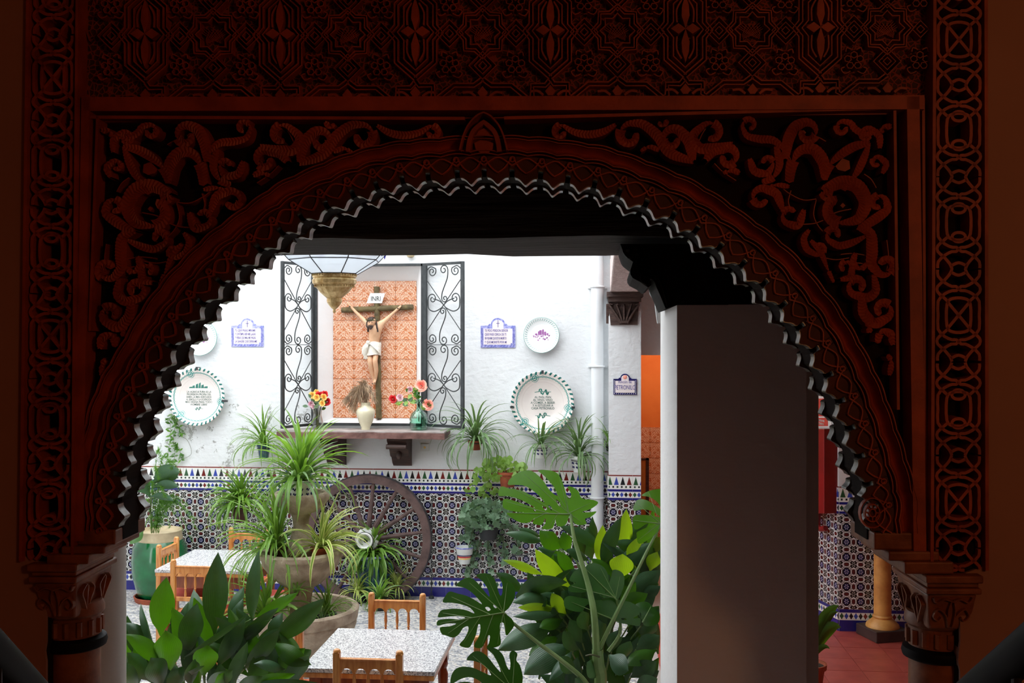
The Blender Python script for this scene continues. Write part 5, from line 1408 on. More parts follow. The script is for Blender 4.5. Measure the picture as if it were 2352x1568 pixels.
# stair handrails close to the camera
def handrail(lab, p, q, r=.028):
    p, q = Vector(p), Vector(q); d = (q-p).normalized()
    t = thing('handrail', lab, 'handrail', ((p+q)/2).to_tuple())
    b = MB(); b.tube([p, q], r, 14, flat=1.0); b.build('rail', M['rail'], t)
    b = MB(); off = Vector((0, 0, -.085)); b.tube([p+off, q+off], .010, 8); b.build('lower_bar', M['chrome'], t)
    for f in (.25, .75):
        c = p+(q-p)*f; b = MB(); b.tube([c, c+Vector((0, 0, -.085)), c+Vector((0, 0, -.9))], .010, 8); b.build('baluster', M['chrome'], t)
handrail('dark stair handrail beside the arch column by the pale round column', P(-70, 1430, 1.75), P(130, 1640, 2.35), .030)
handrail('dark stair handrail beside the arch column by the red floor', P(2430, 1430, 1.75), P(2130, 1680, 2.45), .036)

p = onY(976, 1027, YW)
t = thing('wall_socket', 'small white wall socket below the shelf next to its bracket', 'socket', p, (pi/2, 0, 0))
MB().box(-.045, .045, -.04, .04, 0, .012).build('cover_plate', M['whitepaint'], t, local=True, smooth=False, bevel=.003)
b = MB(); b.lathe([(.012, .012), (.012, .0135), (.001, .0135)], 12, close=False); b.build('pin_hole', M['petal_y'], t, local=True)
p = onY(943, 581, YW-.05)
t = thing('clay_bell', 'small tan round clay bell hanging just under the dark lintel', 'bell', p)
b = MB(); b.lathe([(.001, .09), (.02, .08), (.04, .03), (.046, -.015), (.036, -.04), (.02, -.048), (.001, -.05)], 16, p, close=False); b.build('body', M['cream'], t)
b = MB(); b.tube([p+Vector((0, 0, .085)), p+Vector((0, .05, .13))], .004, 5); b.build('cord', M['iron'], t)
# ================================================================== FURNITURE
def chair_proto(name, label):
    t = thing(name, label, 'chair', (0, 0, 0), (0, 0, 0), 'wooden spindle back chairs')
    W_, D_ = .42, .40; w = .042
    for sx in (-1, 1):
        x = sx*(W_/2-w/2)
        b = MB(); b.box(x-w/2, x+w/2, D_/2-w/2, D_/2+w/2, 0, .885)
        b.lathe([(w*.55, .885), (w*.5, .897), (w*.3, .903), (.001, .905)], 12, (x, D_/2, 0), close=False)
        b.build('leg', M['chairwood'], t, local=True, bevel=.005, ang=.5)
        b = MB(); b.box(x-w/2, x+w/2, -D_/2-w/2, -D_/2+w/2, 0, .44); b.build('leg', M['chairwood'], t, local=True, bevel=.005)
        b = MB(); b.box(x-.011, x+.011, -D_/2, D_/2, .20, .235); b.build('stretcher', M['chairwood'], t, local=True)
    xi = W_/2-w
    # scalloped top rail
    pts = [(-xi, .838), (-xi, .765)]
    nsc = 4
    for k in range(nsc):
        c = -xi+(k+.5)*2*xi/nsc; r = xi/nsc*.78
        for j in range(9): a = pi-pi*j/8; pts.append((c+r*cos(a), .765+r*.85*sin(a)))
    pts += [(xi, .765), (xi, .838)]
    b = MB(); b.prism(pts, lambda x, z: (x, D_/2-.012, z), lambda x, z: (x, D_/2+.012, z)); b.build('top_rail', M['chairwood'], t, local=True, smooth=False)
    MB().box(-xi, xi, D_/2-.016, D_/2+.016, .838, .850).build('rail_cap', M['chairwood'], t, local=True, smooth=False, bevel=.004)
    MB().box(-xi, xi, D_/2-.012, D_/2+.012, .555, .59).build('lower_rail', M['chairwood'], t, local=True, smooth=False, bevel=.004)
    for k in (-1, 0, 1):
        b = MB(); b.lathe([(.008, .585), (.012, .61), (.008, .64), (.007, .655), (.012, .66), (.007, .668), (.012, .70), (.009, .74), (.007, .775)], 8, (k*xi*.5, D_/2, 0)); b.build('spindle', M['chairwood'], t, local=True)
    MB().box(-W_/2+.005, W_/2-.005, -D_/2-.01, D_/2-.02, .405, .438).build('seat_frame', M['chairwood'], t, local=True, smooth=False, bevel=.004)
    b = MB(); n = 8; vs = []; 
    for i in range(n+1):
        for j in range(n+1):
            u_, v_ = i/n*2-1, j/n*2-1; vs.append((u_*.185, v_*.185-.02, .440+.022*(1-u_**4)*(1-v_**4)))
    b.add(vs, [(i*(n+1)+j, (i+1)*(n+1)+j, (i+1)*(n+1)+j+1, i*(n+1)+j+1) for i in range(n) for j in range(n)]); b.build('seat', M['cushion'], t, local=True)
    MB().box(-W_/2+.02, W_/2-.02, -D_/2-.012, -D_/2+.012, .14, .175).build('stretcher', M['chairwood'], t, local=True)
    return t
ch0 = chair_proto('dining_chair', '')
spots = [(-1.507, 7.14, 0, 'orange pine chair behind the near table, back rail to the fountain side'), (-1.40, 6.17, pi, 'chair with its back to the arch, at the near table'),
         (-1.86, 6.60, pi/2, 'pine chair between the near table and the broad leaf plant, below the fountain basin'), (-.99, 6.50, -pi/2, 'pine chair of the near table half hidden behind the split leaf plant'),
         (-3.80, 9.08, pi/2, 'pine chair between the green jar and the far table'), (-3.42, 8.50, pi, 'pine chair in front of the far table, behind the broad leaf plant'), (-3.47, 9.57, 0, 'pine chair behind the far table under the grassy fountain leaves'), (-3.0, 9.02, -pi/2, 'pine chair at the far table hidden behind the fountain bowl')]
for i, (x, y, a, lab) in enumerate(spots):
    o = ch0 if i == 0 else copy_tree(ch0)
    o.location = (x, y, 0); o.rotation_euler = (0, 0, a); o['label'] = lab
for o in ():
    pass
def table_proto(W_, D_, label):
    t = thing('dining_table', label, 'table', (0, 0, 0), (0, 0, 0), 'terrazzo topped courtyard tables')
    MB().box(-W_/2, W_/2, -D_/2, D_/2, .722, .750).build('tabletop', M['terrazzo'], t, local=True, smooth=False, bevel=.004)
    MB().box(-W_/2+.003, W_/2-.003, -D_/2+.003, D_/2-.003, .690, .722).build('top_frame', M['chairwood'], t, local=True, smooth=False, bevel=.005)
    for s in (-1, 1):
        MB().box(-W_/2+.10, W_/2-.10, s*(D_/2-.075)-.011, s*(D_/2-.075)+.011, .58, .690).build('apron', M['chairdark'], t, local=True, smooth=False)
        MB().box(s*(W_/2-.075)-.011, s*(W_/2-.075)+.011, -D_/2+.10, D_/2-.10, .58, .690).build('apron', M['chairdark'], t, local=True, smooth=False)
        for q in (-1, 1):
            b = MB(); x, y = s*(W_/2-.075), q*(D_/2-.075); b.box(x-.035, x+.035, y-.035, y+.035, .57, .690)
            b.lathe([(.034, 0), (.036, .06), (.024, .075), (.033, .11), (.026, .30), (.036, .48), (.024, .52), (.035, .545), (.033, .57)], 14, (x, y, 0)); b.build('leg', M['chairdark'], t, local=True, ang=.5)
    return t
t1 = table_proto(.82, .87, 'grey speckled terrazzo table nearest the arch, four chairs around it'); t1.location = (-1.43, 6.51, 0)
t2 = table_proto(.85, .87, 'grey speckled terrazzo table beside the green jar and the fountain'); t2.location = (-3.475, 9.015, 0)
# ================================================================== STONE FOUNTAIN
FX, FY = -2.55, 8.42
t = thing('stone_fountain', 'three tier stone fountain filled with potted plants', 'fountain', (FX, FY, 0))
def wob(b, a=.004):
    b.v = [(x+R.uniform(-a, a), y+R.uniform(-a, a), z+R.uniform(-a, a)) for x, y, z in b.v]; return b
c = (FX, FY, 0)
b = MB(); b.lathe([(.001, .02), (.20, .0), (.26, .03), (.34, .12), (.43, .26), (.465, .37), (.46, .40), (.475, .41), (.482, .45), (.485, .49), (.47, .505), (.43, .50), (.415, .47), (.38, .36), (.28, .24), (.001, .20)], 48, c, close=False); wob(b, .003).build('basin', M['stone'], t)
b = MB(); b.lathe([(.15, .20), (.15, .25), (.12, .30), (.095, .42), (.085, .55), (.095, .62), (.12, .68)], 24, c); wob(b, .002).build('lower_pedestal', M['stone'], t)
b = MB(); b.lathe([(.11, .67), (.17, .70), (.25, .77), (.315, .86), (.33, .91), (.352, .93), (.355, .965), (.335, .98), (.29, .975), (.28, .94), (.20, .87), (.001, .84)], 48, c, close=False); wob(b, .003).build('middle_bowl', M['stone'], t)
b = MB(); b.lathe([(.135, .86), (.135, .92), (.118, .935), (.125, .95), (.125, .98), (.11, 1.0), (.085, 1.10), (.066, 1.17), (.07, 1.24), (.09, 1.30)], 24, c); wob(b, .002).build('upper_pedestal', M['stone'], t)
b = MB(); b.lathe([(.08, 1.28), (.13, 1.30), (.20, 1.355), (.235, 1.40), (.245, 1.445), (.235, 1.465), (.20, 1.46), (.18, 1.42), (.001, 1.38)], 8, c, close=False, ang0=.3)
b.build('top_bowl', M['stone'], t, ang=.9)

# ================================================================== PLANTS
def blade(L, w, e0, droop, n=9, fold=.25, twist=0.0):
    b = MB(); vs = []; uv = []; x = z = 0.0; ds = L/n
    for i in range(n+1):
        tt_ = i/n; e = e0-droop*tt_**1.3
        ww = w*(.55+.45*min(1, tt_*4))*(1-tt_**3.2)**.8+.0008
        nx, nz = -sin(e), cos(e)
        tw = twist*tt_; s, cc = sin(tw), cos(tw)
        for k, (a, f_) in enumerate(((-1, 1), (0, 0), (1, 1))):
            vs.append((x+nx*fold*ww*f_*cc, a*ww/2*cc, z+nz*fold*ww*f_*cc+a*ww/2*s)); uv.append((k/2 if k else .001, tt_))
        x += cos(e)*ds; z += sin(e)*ds
    b.add(vs, [(i*3+k, i*3+k+1, i*3+k+4, i*3+k+3) for i in range(n) for k in range(2)], uv)
    return b
def pot(parent, r, h, m, kind='plain', z0=0.0, rim=None):
    o = origin(parent); b = MB()
    b.lathe([(r*.68, z0), (r*.72, z0+h*.04), (r*.93, z0+h*.80), (r*1.06, z0+h*.82), (r*1.08, z0+h), (r*.98, z0+h), (r*.95, z0+h*.9), (.001, z0+h*.88)], 24, o, close=False); p = b.build('pot', M[m], parent, ang=.5)
    b = MB(); b.lathe([(r*.94, z0+h*.90), (.001, z0+h*.93)], 18, o, close=False); b.build('soil', M['soil'], parent)
    if kind == 'blue':
        b = MB()
        for k in range(10):
            q = 2*pi*k/10
            for zz_, s_ in ((.55, 1), (.3, .8)):
                rr_ = r*(.72+.21*zz_/.8)+.002
                cpt = [Vector((o.x+rr_*cos(q+du), o.y+rr_*sin(q+du), z0+o.z+h*(zz_+dz))) for du, dz in ((-.16*s_, 0), (-.08, .08), (.04, -.04), (.16*s_, .07))]
                b.tube(crom([tuple(v) for v in cpt], 3), .0045, 4)
        b.build('painted_pattern', M['navyglaze'], p)
    return p
LEAFCACHE = {}
def tuft(parent, pos, n, L, w, m, e=(35, 86), dr=(50, 150), seed=0, sc=(.65, 1.1), az=None, up=False, name='leaf', twist=.5):
    rr = random.Random(seed+17); key = (L, w, m, e, dr)
    if key not in LEAFCACHE:
        LEAFCACHE[key] = []
        for k in range(7):
            bb = blade(L, w, radians(e[0]+(e[1]-e[0])*k/6), radians(dr[1]+(dr[0]-dr[1])*k/6*rr.uniform(.8, 1.2)), twist=rr.uniform(-twist, twist))
            LEAFCACHE[key].append(bb.data(name, M[m]))
    rel = Vector(pos)-origin(parent)
    for i in range(n):
        o = bpy.data.objects.new(name, LEAFCACHE[key][rr.randrange(7)]); link(o, parent)
        a = rr.uniform(0, 2*pi) if az is None else rr.uniform(*az)
        s = rr.uniform(*sc); o.scale = (s, s*rr.uniform(.8, 1.15), s)
        o.location = rel+Vector((rr.uniform(-.02, .02), rr.uniform(-.02, .02), 0)); o.rotation_euler = (rr.uniform(-.12, .12), rr.uniform(-.12, .12), a)
SP = 'strap leaved potted plants'
def plant(name, label, px, py, d, group=SP):
    p = P(px, py, d); return thing(name, label, 'potted plant', p, group=group)
# wall pots
def wallplant(label, px, py, r, h, m, kind, n, L, w, lm, seed, off=.13, e=(35, 86), dr=(50, 150), holder=True, az=(radians(165), radians(375)), **k):
    k['az'] = az
    p = onY(px, py, YW-off); t = thing('potted_spider_plant', label, 'potted plant', p-Vector((0, 0, h/2)), group=SP)
    pot(t, r, h, m, kind)
    if holder:
        o = origin(t); b = MB(); b.tube([(o.x+r*1.0*cos(q*pi/12), o.y+r*1.0*sin(q*pi/12), o.z+h*.72) for q in range(24)], .004, 5, closed=True); b.tube([(o.x, o.y+r, o.z+h*.72), (o.x, YW, o.z+h*.72)], .004, 5); b.build('ring_holder', M['iron'], t)
    tuft(t, origin(t)+Vector((0, 0, h*.9)), n, L, w, lm, e, dr, seed, **k)
    return t
wallplant('spider plant in a blue patterned wall pot between plate and shelf', 606, 1036, .072, .15, 'bluejar', 'plain', 60, .50, .019, 'spider', 1, e=(15, 86), dr=(60, 150))
wallplant('drooping spider plant in a hanging terracotta bowl beside the shelf end', 1092, 1022, .075, .10, 'terracotta', 'plain', 84, .60, .021, 'spider2', 2, e=(10, 85), dr=(80, 180))
wallplant('sparse spider plant in a blue painted pot just below the big plate', 1241, 1035, .078, .15, 'whiteglaze', 'blue', 36, .50, .017, 'spider2', 3, e=(5, 70), dr=(60, 140))
wallplant('full spider plant in a blue painted pot beside the drainpipe', 1330, 1065, .08, .17, 'whiteglaze', 'blue', 70, .54, .024, 'spider2', 4, e=(10, 86), dr=(70, 170))
wallplant('thin grassy plant peeping out behind the drainpipe', 1398, 1030, .03, .05, 'blackpot', 'plain', 16, .42, .012, 'spider', 5, off=.06, e=(50, 88), dr=(40, 130), holder=False)
# fountain plants
tp = thing('potted_spider_plant', 'big spider plant in a blue and white pot on the fountain top bowl', 'potted plant', (FX, FY, 1.40), group=SP)
pot(tp, .11, .17, 'whiteglaze', 'blue'); tuft(tp, (FX, FY, 1.56), 105, .62, .034, 'spider', (18, 88), (45, 128), 6)
tuft(tp, (FX-.02, FY-.03, 1.54), 36, .56, .030, 'spider2', (0, 50), (50, 110), 7)
def fplant(label, ang, rad, z, r, h, m, n, L, w, lm, seed, e=(30, 86), dr=(50, 150), **k):
    x, y = FX+rad*cos(ang), FY+rad*sin(ang); t = thing('potted_spider_plant', label, 'potted plant', (x, y, z), group=SP)
    pot(t, r, h, m); tuft(t, (x, y, z+h*.92), n, L, w, lm, e, dr, seed, **k); return t
fplant('full green spider plant in a brown pot on the fountain middle bowl', radians(205), .20, .87, .085, .15, 'brownpot', 120, .66, .027, 'spider', 8, e=(5, 86), dr=(45, 130), az=(radians(70), radians(320)))
fplant('yellow striped spider plant in a terracotta pot on the fountain middle bowl', radians(-20), .20, .87, .078, .15, 'terracotta', 66, .48, .030, 'varieg', 9, e=(10, 86), dr=(50, 135), az=(radians(-160), radians(120)))
fplant('strap leaved plant rising from the fountain basin', radians(215), .30, .30, .09, .14, 'brownpot', 54, .58, .034, 'spider', 10, e=(30, 88), dr=(40, 130))
fplant('small dark tuft plant behind the fountain pedestal', radians(30), .22, .30, .08, .12, 'blackpot', 60, .42, .016, 'spider', 11, e=(10, 86))
fplant('low seedlings in a black bowl pot in the fountain basin', radians(-35), .28, .30, .105, .14, 'blackpot', 14, .20, .014, 'spider2', 12, e=(40, 80))
fplant('small spider plantlet hanging under the fountain middle bowl', radians(-80), .27, .66, .02, .03, 'brownpot', 20, .16, .012, 'spider', 13, e=(20, 70))
# jar with a big spider plant in front of the wheel, babies round its foot
jp = onZ(850, 1384, 0); jy = jp.y+.16
t = thing('glazed_jar_planter', 'blue green glazed jar with spider plant in front of the cart wheel', 'potted plant', (jp.x, jy, 0))
o = origin(t); b = MB(); b.lathe([(.11, 0), (.13, .02), (.165, .14), (.17, .30), (.155, .42), (.165, .44), (.168, .47), (.15, .475), (.14, .44), (.001, .43)], 28, o, close=False); jb = b.build('jar', M['bluejar'], t)
b = MB(); b.lathe([(.171, .455), (.173, .466), (.166, .477)], 28, o, close=False); b.build('blue_rim', M['paleblue'], jb)
b = MB(); b.tube(crom([tuple(o+Vector(v)) for v in ((.16, -.06, .40), (.215, -.08, .38), (.21, -.08, .30), (.165, -.06, .27))], 5), .014, 7); b.build('handle', M['bluejar'], jb)
tuft(t, o+Vector((0, 0, .45)), 120, .46, .036, 'spider', (5, 86), (60, 150), 14, az=(radians(160), radians(380)))
for i, (px, py, lab, n) in enumerate(((912, 1378, 'small spider plant in a black pot at the far side of the glazed jar', 46), (822, 1384, 'small spider plant on the paving between fountain and glazed jar', 40), (872, 1400, 'small spider plant on the paving in front of the glazed jar', 26), (796, 1352, 'loose spider plant runners behind the fountain basin rim', 40))):
    p = onZ(px, py, 0); t = thing('potted_spider_plant', lab, 'potted plant', p, group=SP); pot(t, .085, .12, 'blackpot'); tuft(t, p+Vector((0, 0, .11)), n+20, .30, .020, 'varieg' if i < 2 else 'spider', (5, 80), (50, 150), 20+i)
    if i in (1, 3): tuft(t, p+Vector((0, 0, .35)), 24, .16, .012, 'spider', (-20, 70), (40, 120), 30+i)
# dense clump behind the far table
p = onY(552, 1180, YW-.28); t = thing('potted_spider_plant', 'dense dark spider plant on the dado behind the far table', 'potted plant', p, group=SP)
pot(t, .09, .14, 'brownpot', z0=-.08); tuft(t, p+Vector((0, 0, .10)), 120, .48, .030, 'spider', (0, 86), (70, 150), 40, az=(radians(165), radians(375)))
b = MB(); b.tube([tuple(p+Vector((0, .08, 0))), (p.x, YW, p.z)], .006, 6); b.build('bracket', M['iron'], t)
# small leaves: pothos and ivy
def starleaf(kind):
    if kind == 'ivy': o_ = [(0, 0), (.28, -.12), (.62, -.02), (.40, .22), (.62, .55), (.26, .50), (0, 1.0), (-.26, .50), (-.62, .55), (-.40, .22), (-.62, -.02), (-.28, -.12)]
    else: o_ = [(0, 0), (.3, -.1), (.52, .12), (.55, .45), (.32, .8), (0, 1.0), (-.32, .8), (-.55, .45), (-.52, .12), (-.3, -.1)]
    b = MB(); vs = [(0, .35, .06)]+[(x, y, -.10*(x*x+(y-.35)**2)) for x, y in o_]
    b.add(vs, [(0, i+1, (i+1) % len(o_)+1) for i in range(len(o_))], [(.5, .5)]+[(x*.8+.5, y*.9+.05) for x, y in o_])
    return b
IVM = starleaf('ivy').data('leaf', M['ivy']); POM = starleaf('round').data('leaf', M['pothos'])
def scatter(parent, me, pts, size, seed):
    rr = random.Random(seed); o0 = origin(parent)
    for p in pts:
        o = bpy.data.objects.new('leaf', me); link(o, parent); s = size*rr.uniform(.65, 1.2); o.scale = (s, s, s); o.location = Vector(p)-o0
        o.rotation_euler = (radians(rr.uniform(35, 110)), rr.uniform(-.5, .5), rr.uniform(-.9, .9)+(pi if rr.random() < .35 else 0))
rr = random.Random(5)
p = onY(1166, 1100, YW-.16); t = thing('potted_round_leaf_plant', 'light green round leaf creeper in a terracotta pot on the dado', 'potted plant', p-Vector((0, 0, .08))); pot(t, .10, .16, 'terracotta')
pts = []
for i in range(120):
    a = rr.uniform(0, 2*pi); q = rr.random()**.6; pts.append(onY(1150+58*q*cos(a), 1080+26*q*sin(a)-6*(1-q), YW-.16-rr.uniform(-.06, .12)))
for (x0, y0, x1, y1, n) in ((1120, 1090, 1110, 1150, 16), (1100, 1085, 1078, 1140, 16), (1128, 1120, 1140, 1140, 8)):
    for i in range(n): f = i/n; pts.append(onY(x0+(x1-x0)*f+rr.uniform(-9, 9), y0+(y1-y0)*f+rr.uniform(-4, 4), YW-.10-rr.uniform(0, .06)))
scatter(t, POM, pts, .055, 6)
for x1, y1 in ((1110, 1150), (1078, 1140), (1190, 1062)): stem(t, [onY(1160, 1092, YW-.16), onY((1160+x1)/2, 1082, YW-.16), onY(x1, y1, YW-.09)], .003)
p = onY(1122, 1216, YW-.17); t = thing('potted_ivy', 'grey green ivy trailing from a black pot on the tiled wall', 'potted plant', p-Vector((0, 0, .10))); pot(t, .12, .18, 'blackpot')
pts = []
for i in range(170):
    a = rr.uniform(0, 2*pi); q = rr.random()**.55; pts.append(onY(1118+58*q*cos(a), 1186+36*q*sin(a), YW-.17-rr.uniform(-.10, .17)))
trails = [((1075, 1200), (1068, 1245)), ((1085, 1220), (1078, 1290)), ((1150, 1215), (1160, 1300)), ((1175, 1210), (1190, 1275)), ((1120, 1240), (1125, 1330)), ((1072, 1180), (1060, 1205)), ((1100, 1250), (1075, 1335))]
for (a, c_) in trails:
    for i in range(13): f = i/12; pts.append(onY(a[0]+(c_[0]-a[0])*f+rr.uniform(-8, 8), a[1]+(c_[1]-a[1])*f+rr.uniform(-4, 4), YW-.06-rr.uniform(0, .05)))
    stem(t, [onY(1120, 1205, YW-.17), onY(*a, YW-.12), onY(*c_, YW-.05)], .003)
scatter(t, IVM, pts, .075, 8)
b = MB(); b.tube([tuple(origin(t)+Vector((0, .10, .12))), (origin(t).x, YW, origin(t).z+.12)], .008, 6); b.build('bracket', M['iron'], t)
# painted pot and empty ring on the dado
p = onY(1067, 1275, YW-.10); t = thing('painted_wall_pot', 'small white pot with red and yellow bands on the tiled wall', 'pot', p-Vector((0, 0, .085))); o = origin(t)
b = MB(); b.lathe([(.055, 0), (.075, .09), (.085, .10), (.092, .16), (.098, .175), (.090, .178), (.082, .16), (.05, .02)], 24, o, close=False); pb = b.build('pot', M['whiteglaze'], t)
for z_, m_, r_ in ((.060, 'petal_y', .0705), (.078, 'petal_r', .0745), (.097, 'navyglaze', .0845), (.172, 'paleblue', .0985)):
    b = MB(); b.lathe([(r_-.003, z_-.008), (r_, z_), (r_-.001, z_+.008)], 24, o, close=False); b.build('painted_band', M[m_], pb)
b = MB(); b.tube([(o.x, o.y+.085, o.z+.12), (o.x, YW, o.z+.12)], .005, 6); b.build('hook', M['iron'], t)
p = onY(1195, 1272, YW-.10); t = thing('iron_pot_ring', 'empty black iron pot ring on the tiled wall under the ivy', 'pot ring', p); o = origin(t)
b = MB(); b.tube([(o.x+.085*cos(q*pi/12), o.y+.085*sin(q*pi/12), o.z) for q in range(24)], .006, 6, closed=True); b.tube([(o.x, o.y+.085, o.z), (o.x, YW, o.z)], .006, 6); b.build('ring', M['iron'], t)
# green jar with its plants
gp = onZ(346, 1388, 0); gy = gp.y+.22
t = thing('green_glazed_jar', 'large green glazed clay jar with cream neck beside the pale column', 'jar', (gp.x, gy, 0)); o = origin(t)
b = MB(); b.lathe([(.20, .04), (.23, .08), (.275, .25), (.29, .42), (.275, .56), (.235, .635)], 36, o, close=False); b.build('body', M['greenglaze'], t)
b = MB(); b.lathe([(.232, .63), (.235, .65), (.225, .70), (.235, .735), (.225, .74), (.205, .70), (.001, .69)], 36, o, close=False); b.build('neck', M['cream'], t)
b = MB(); b.lathe([(.001, 0), (.25, 0), (.265, .05), (.25, .052), (.24, .02)], 32, o, close=False); b.build('saucer', M['terracotta'], t)
t = thing('jar_plant', 'asparagus fern and broad leaves growing out of the green jar', 'plant', o+Vector((0, 0, .68)))
def frond(parent, p0, p1, p2, m, wid=.07, n=12, seed=0):
    rr = random.Random(seed); pts = [Vector(v) for v in crom([tuple(p0), tuple(p1), tuple(p2)], n//2)]; b = MB(); b.tube(pts, .0025, 4)
    for i in range(2, len(pts)):
        t_ = (pts[i]-pts[i-1]).normalized()
        for k in range(14):
            d = Vector((rr.uniform(-1, 1), rr.uniform(-.8, .8), rr.uniform(-1, 1))); d = (d-t_*d.dot(t_)*.5).normalized(); e_ = pts[i]+d*wid*rr.uniform(.4, 1.0)*(1.1-i/len(pts)*.6); s_ = d.cross(t_).normalized()*.0028
            b.add([pts[i]-s_, pts[i]+s_, e_], [(0, 1, 2)], [(.3, .1), (.6, .1), (.5, .9)])
    return b.build('frond', M[m], parent)
J0 = lambda px, py, d: P(px, py, d)
for i, (ex, ey) in enumerate(((372, 1062), (395, 1075), (410, 1120), (430, 1160), (445, 1190), (452, 1215), (420, 1215), (400, 1180), (380, 1140), (350, 1130), (440, 1240), (330, 1180), (390, 1210), (365, 1100), (415, 1085))):
    frond(t, J0(348+i % 5*4, 1225, 10.72), J0((348+ex)/2, min(ey-20, 1150), 10.6), J0(ex, ey, 10.45+.03*(i % 4)), 'fern',   .10, 16, i)
# ---- broad leaves placed one by one
def broad(parent, base, mid, tip, w, m='aspi', roll=0.0, fold=.30, n=10, shape='aspi', name='leaf', wave=.02, stalk=0):
    base, mid, tip = Vector(base), Vector(mid), Vector(tip)
    pts = []
    for i in range(n+1):
        u_ = i/n; pts.append(base*(1-u_)**2+mid*2*u_*(1-u_)+tip*u_*u_)
    vs = []; uv = []; o0 = origin(parent); rr = R.uniform(0, 6)
    for i, p in enumerate(pts):
        u_ = i/n; tg = (pts[min(i+1, n)]-pts[max(i-1, 0)]).normalized(); vw = (p-Vector((0, 0, CAM_H))).normalized()
        sd = tg.cross(vw)
        if sd.length < .05: sd = tg.cross(Vector((0, 0, 1)))
        sd.normalize(); sd = Matrix.Rotation(roll, 3, tg) @ sd; up = sd.cross(tg).normalized()
        if u_ < .12: wd = .10+u_/.12*.25
        else: wd = (sin(pi*min(1, u_**.92))**.9 if u_ < .999 else 0)
        wd = max(wd, .06 if u_ < .9 else .0)*w
        for k, a in enumerate((-1, -.5, 0, .5, 1)):
            vs.append(p+sd*(a*wd/2)+up*(fold*wd*abs(a)*.6+wave*w*sin(7*u_+rr+a*2)*abs(a))-o0); uv.append((max(.001, (a+1)/2), u_))
    fs = [(i*5+k, i*5+k+1, i*5+k+6, i*5+k+5) for i in range(n) for k in range(4)]
    b = MB(); b.add(vs, fs, uv); return b.build(name, M[m], parent, local=True, ang=2.0)
def mapL(X, Y): return 270+X*.2347, 1200+Y*.2347
def mapR(X, Y): return 980+X*.2466, 1200+Y*.2466
# leafy mass beside the near table
root_d = 5.75
pr = P(480, 1640, root_d)
t = thing('aspidistra', 'dark broad leaved plant in a clay pot between the arch and the far table', 'potted plant', (pr.x, pr.y, 0)); o = origin(t)
b = MB(); b.lathe([(.17, 0), (.19, .03), (.24, .38), (.27, .40), (.27, .45), (.25, .45), (.23, .40), (.001, .39)], 28, o, close=False); b.build('pot', M['terracotta'], t)
LL = [ # tip, base, width(px of crop), material, dmid, dtip, bend(px), roll
 ((480, 530), (425, 1110), 235, 'aspi_green', 5.75, 5.75, 30, 0), ((985, 285), (950, 1090), 245, 'aspi', 5.7, 5.75, 0, .2), ((1390, 258), (1320, 990), 150, 'aspi', 5.8, 5.9, 30, .5),
 ((780, 785), (690, 1300), 240, 'aspi', 5.5, 5.55, 10, .3), ((745, 650), (800, 1050), 165, 'aspi', 5.9, 5.95, -30, .4), ((1285, 890), (650, 1320), 110, 'aspi', 5.45, 5.6, -60, 1.0),
 ((1775, 678), (1345, 925), 120, 'aspi_green', 5.8, 5.9, -30, .3), ((2030, 738), (1500, 1175), 215, 'aspi', 5.55, 5.6, -40, .2), ((1898, 1392), (1520, 1170), 185, 'aspi_green', 5.4, 5.45, -60, .2),
 ((470, 1050), (510, 1460), 270, 'aspi_green', 5.3, 5.3, -10, 0), ((60, 1090), (480, 1420), 170, 'aspi_green', 5.25, 5.2, -70, .2), ((885, 1195), (840, 1500), 240, 'aspi_green', 5.3, 5.3, 10, 0),
 ((1575, 830), (1170, 1190), 150, 'aspi', 5.6, 5.7, -20, .6), ((1590, 1045), (1240, 1430), 170, 'aspi', 5.45, 5.5, -30, .3), ((228, 785), (370, 1240), 110, 'aspi', 5.6, 5.7, 30, .9),
 ((70, 975), (310, 1210), 150, 'aspi', 5.6, 5.6, -50, .4), ((1745, 1478), (1290, 1570), 130, 'aspi_green', 5.2, 5.2, -40, .5), ((1960, 1565), (1240, 1610), 170, 'aspi', 5.1, 5.15, -70, .4),
 ((325, 1318), (430, 1600), 230, 'aspi', 5.15, 5.15, -40, .2), ((850, 1400), (640, 1560), 110, 'aspi', 5.2, 5.2, 10, 1.0), ((1255, 925), (980, 1420), 180, 'aspi', 5.55, 5.6, -10, .3),
 ((1130, 1440), (860, 1620), 170, 'aspi', 5.1, 5.1, -30, .5), ((1240, 620), (1080, 960), 130, 'aspi', 5.95, 6.0, -20, .4), ((1330, 1380), (1640, 1430), 120, 'aspi', 5.3, 5.25, -30, .5),
 ((90, 1270), (330, 1560), 170, 'aspi', 5.3, 5.25, -40, .3), ((160, 1190), (300, 1450), 120, 'aspi_green', 5.4, 5.4, 0, .5), ((560, 1400), (610, 1640), 200, 'aspi', 5.2, 5.2, 0, .4), ((1050, 1010), (900, 1400), 150, 'aspi', 5.7, 5.7, 0, .5),
 ((1230, 740), (1100, 1160), 150, 'aspi', 5.85, 5.9, 10, .3), ((700, 770), (620, 1150), 120, 'aspi', 5.8, 5.85, 20, .6), ((1620, 880), (1500, 1150), 140, 'aspi', 5.75, 5.8, 20, .2), ((990, 1480), (1080, 1650), 160, 'aspi_green', 5.1, 5.05, 10, .3),
 ((30, 1380), (200, 1620), 170, 'aspi', 5.15, 5.1, -20, .3), ((1420, 1500), (1150, 1640), 150, 'aspi', 5.05, 5.05, -30, .4), ((760, 1330), (720, 1600), 150, 'aspi', 5.2, 5.2, 0, .5)]
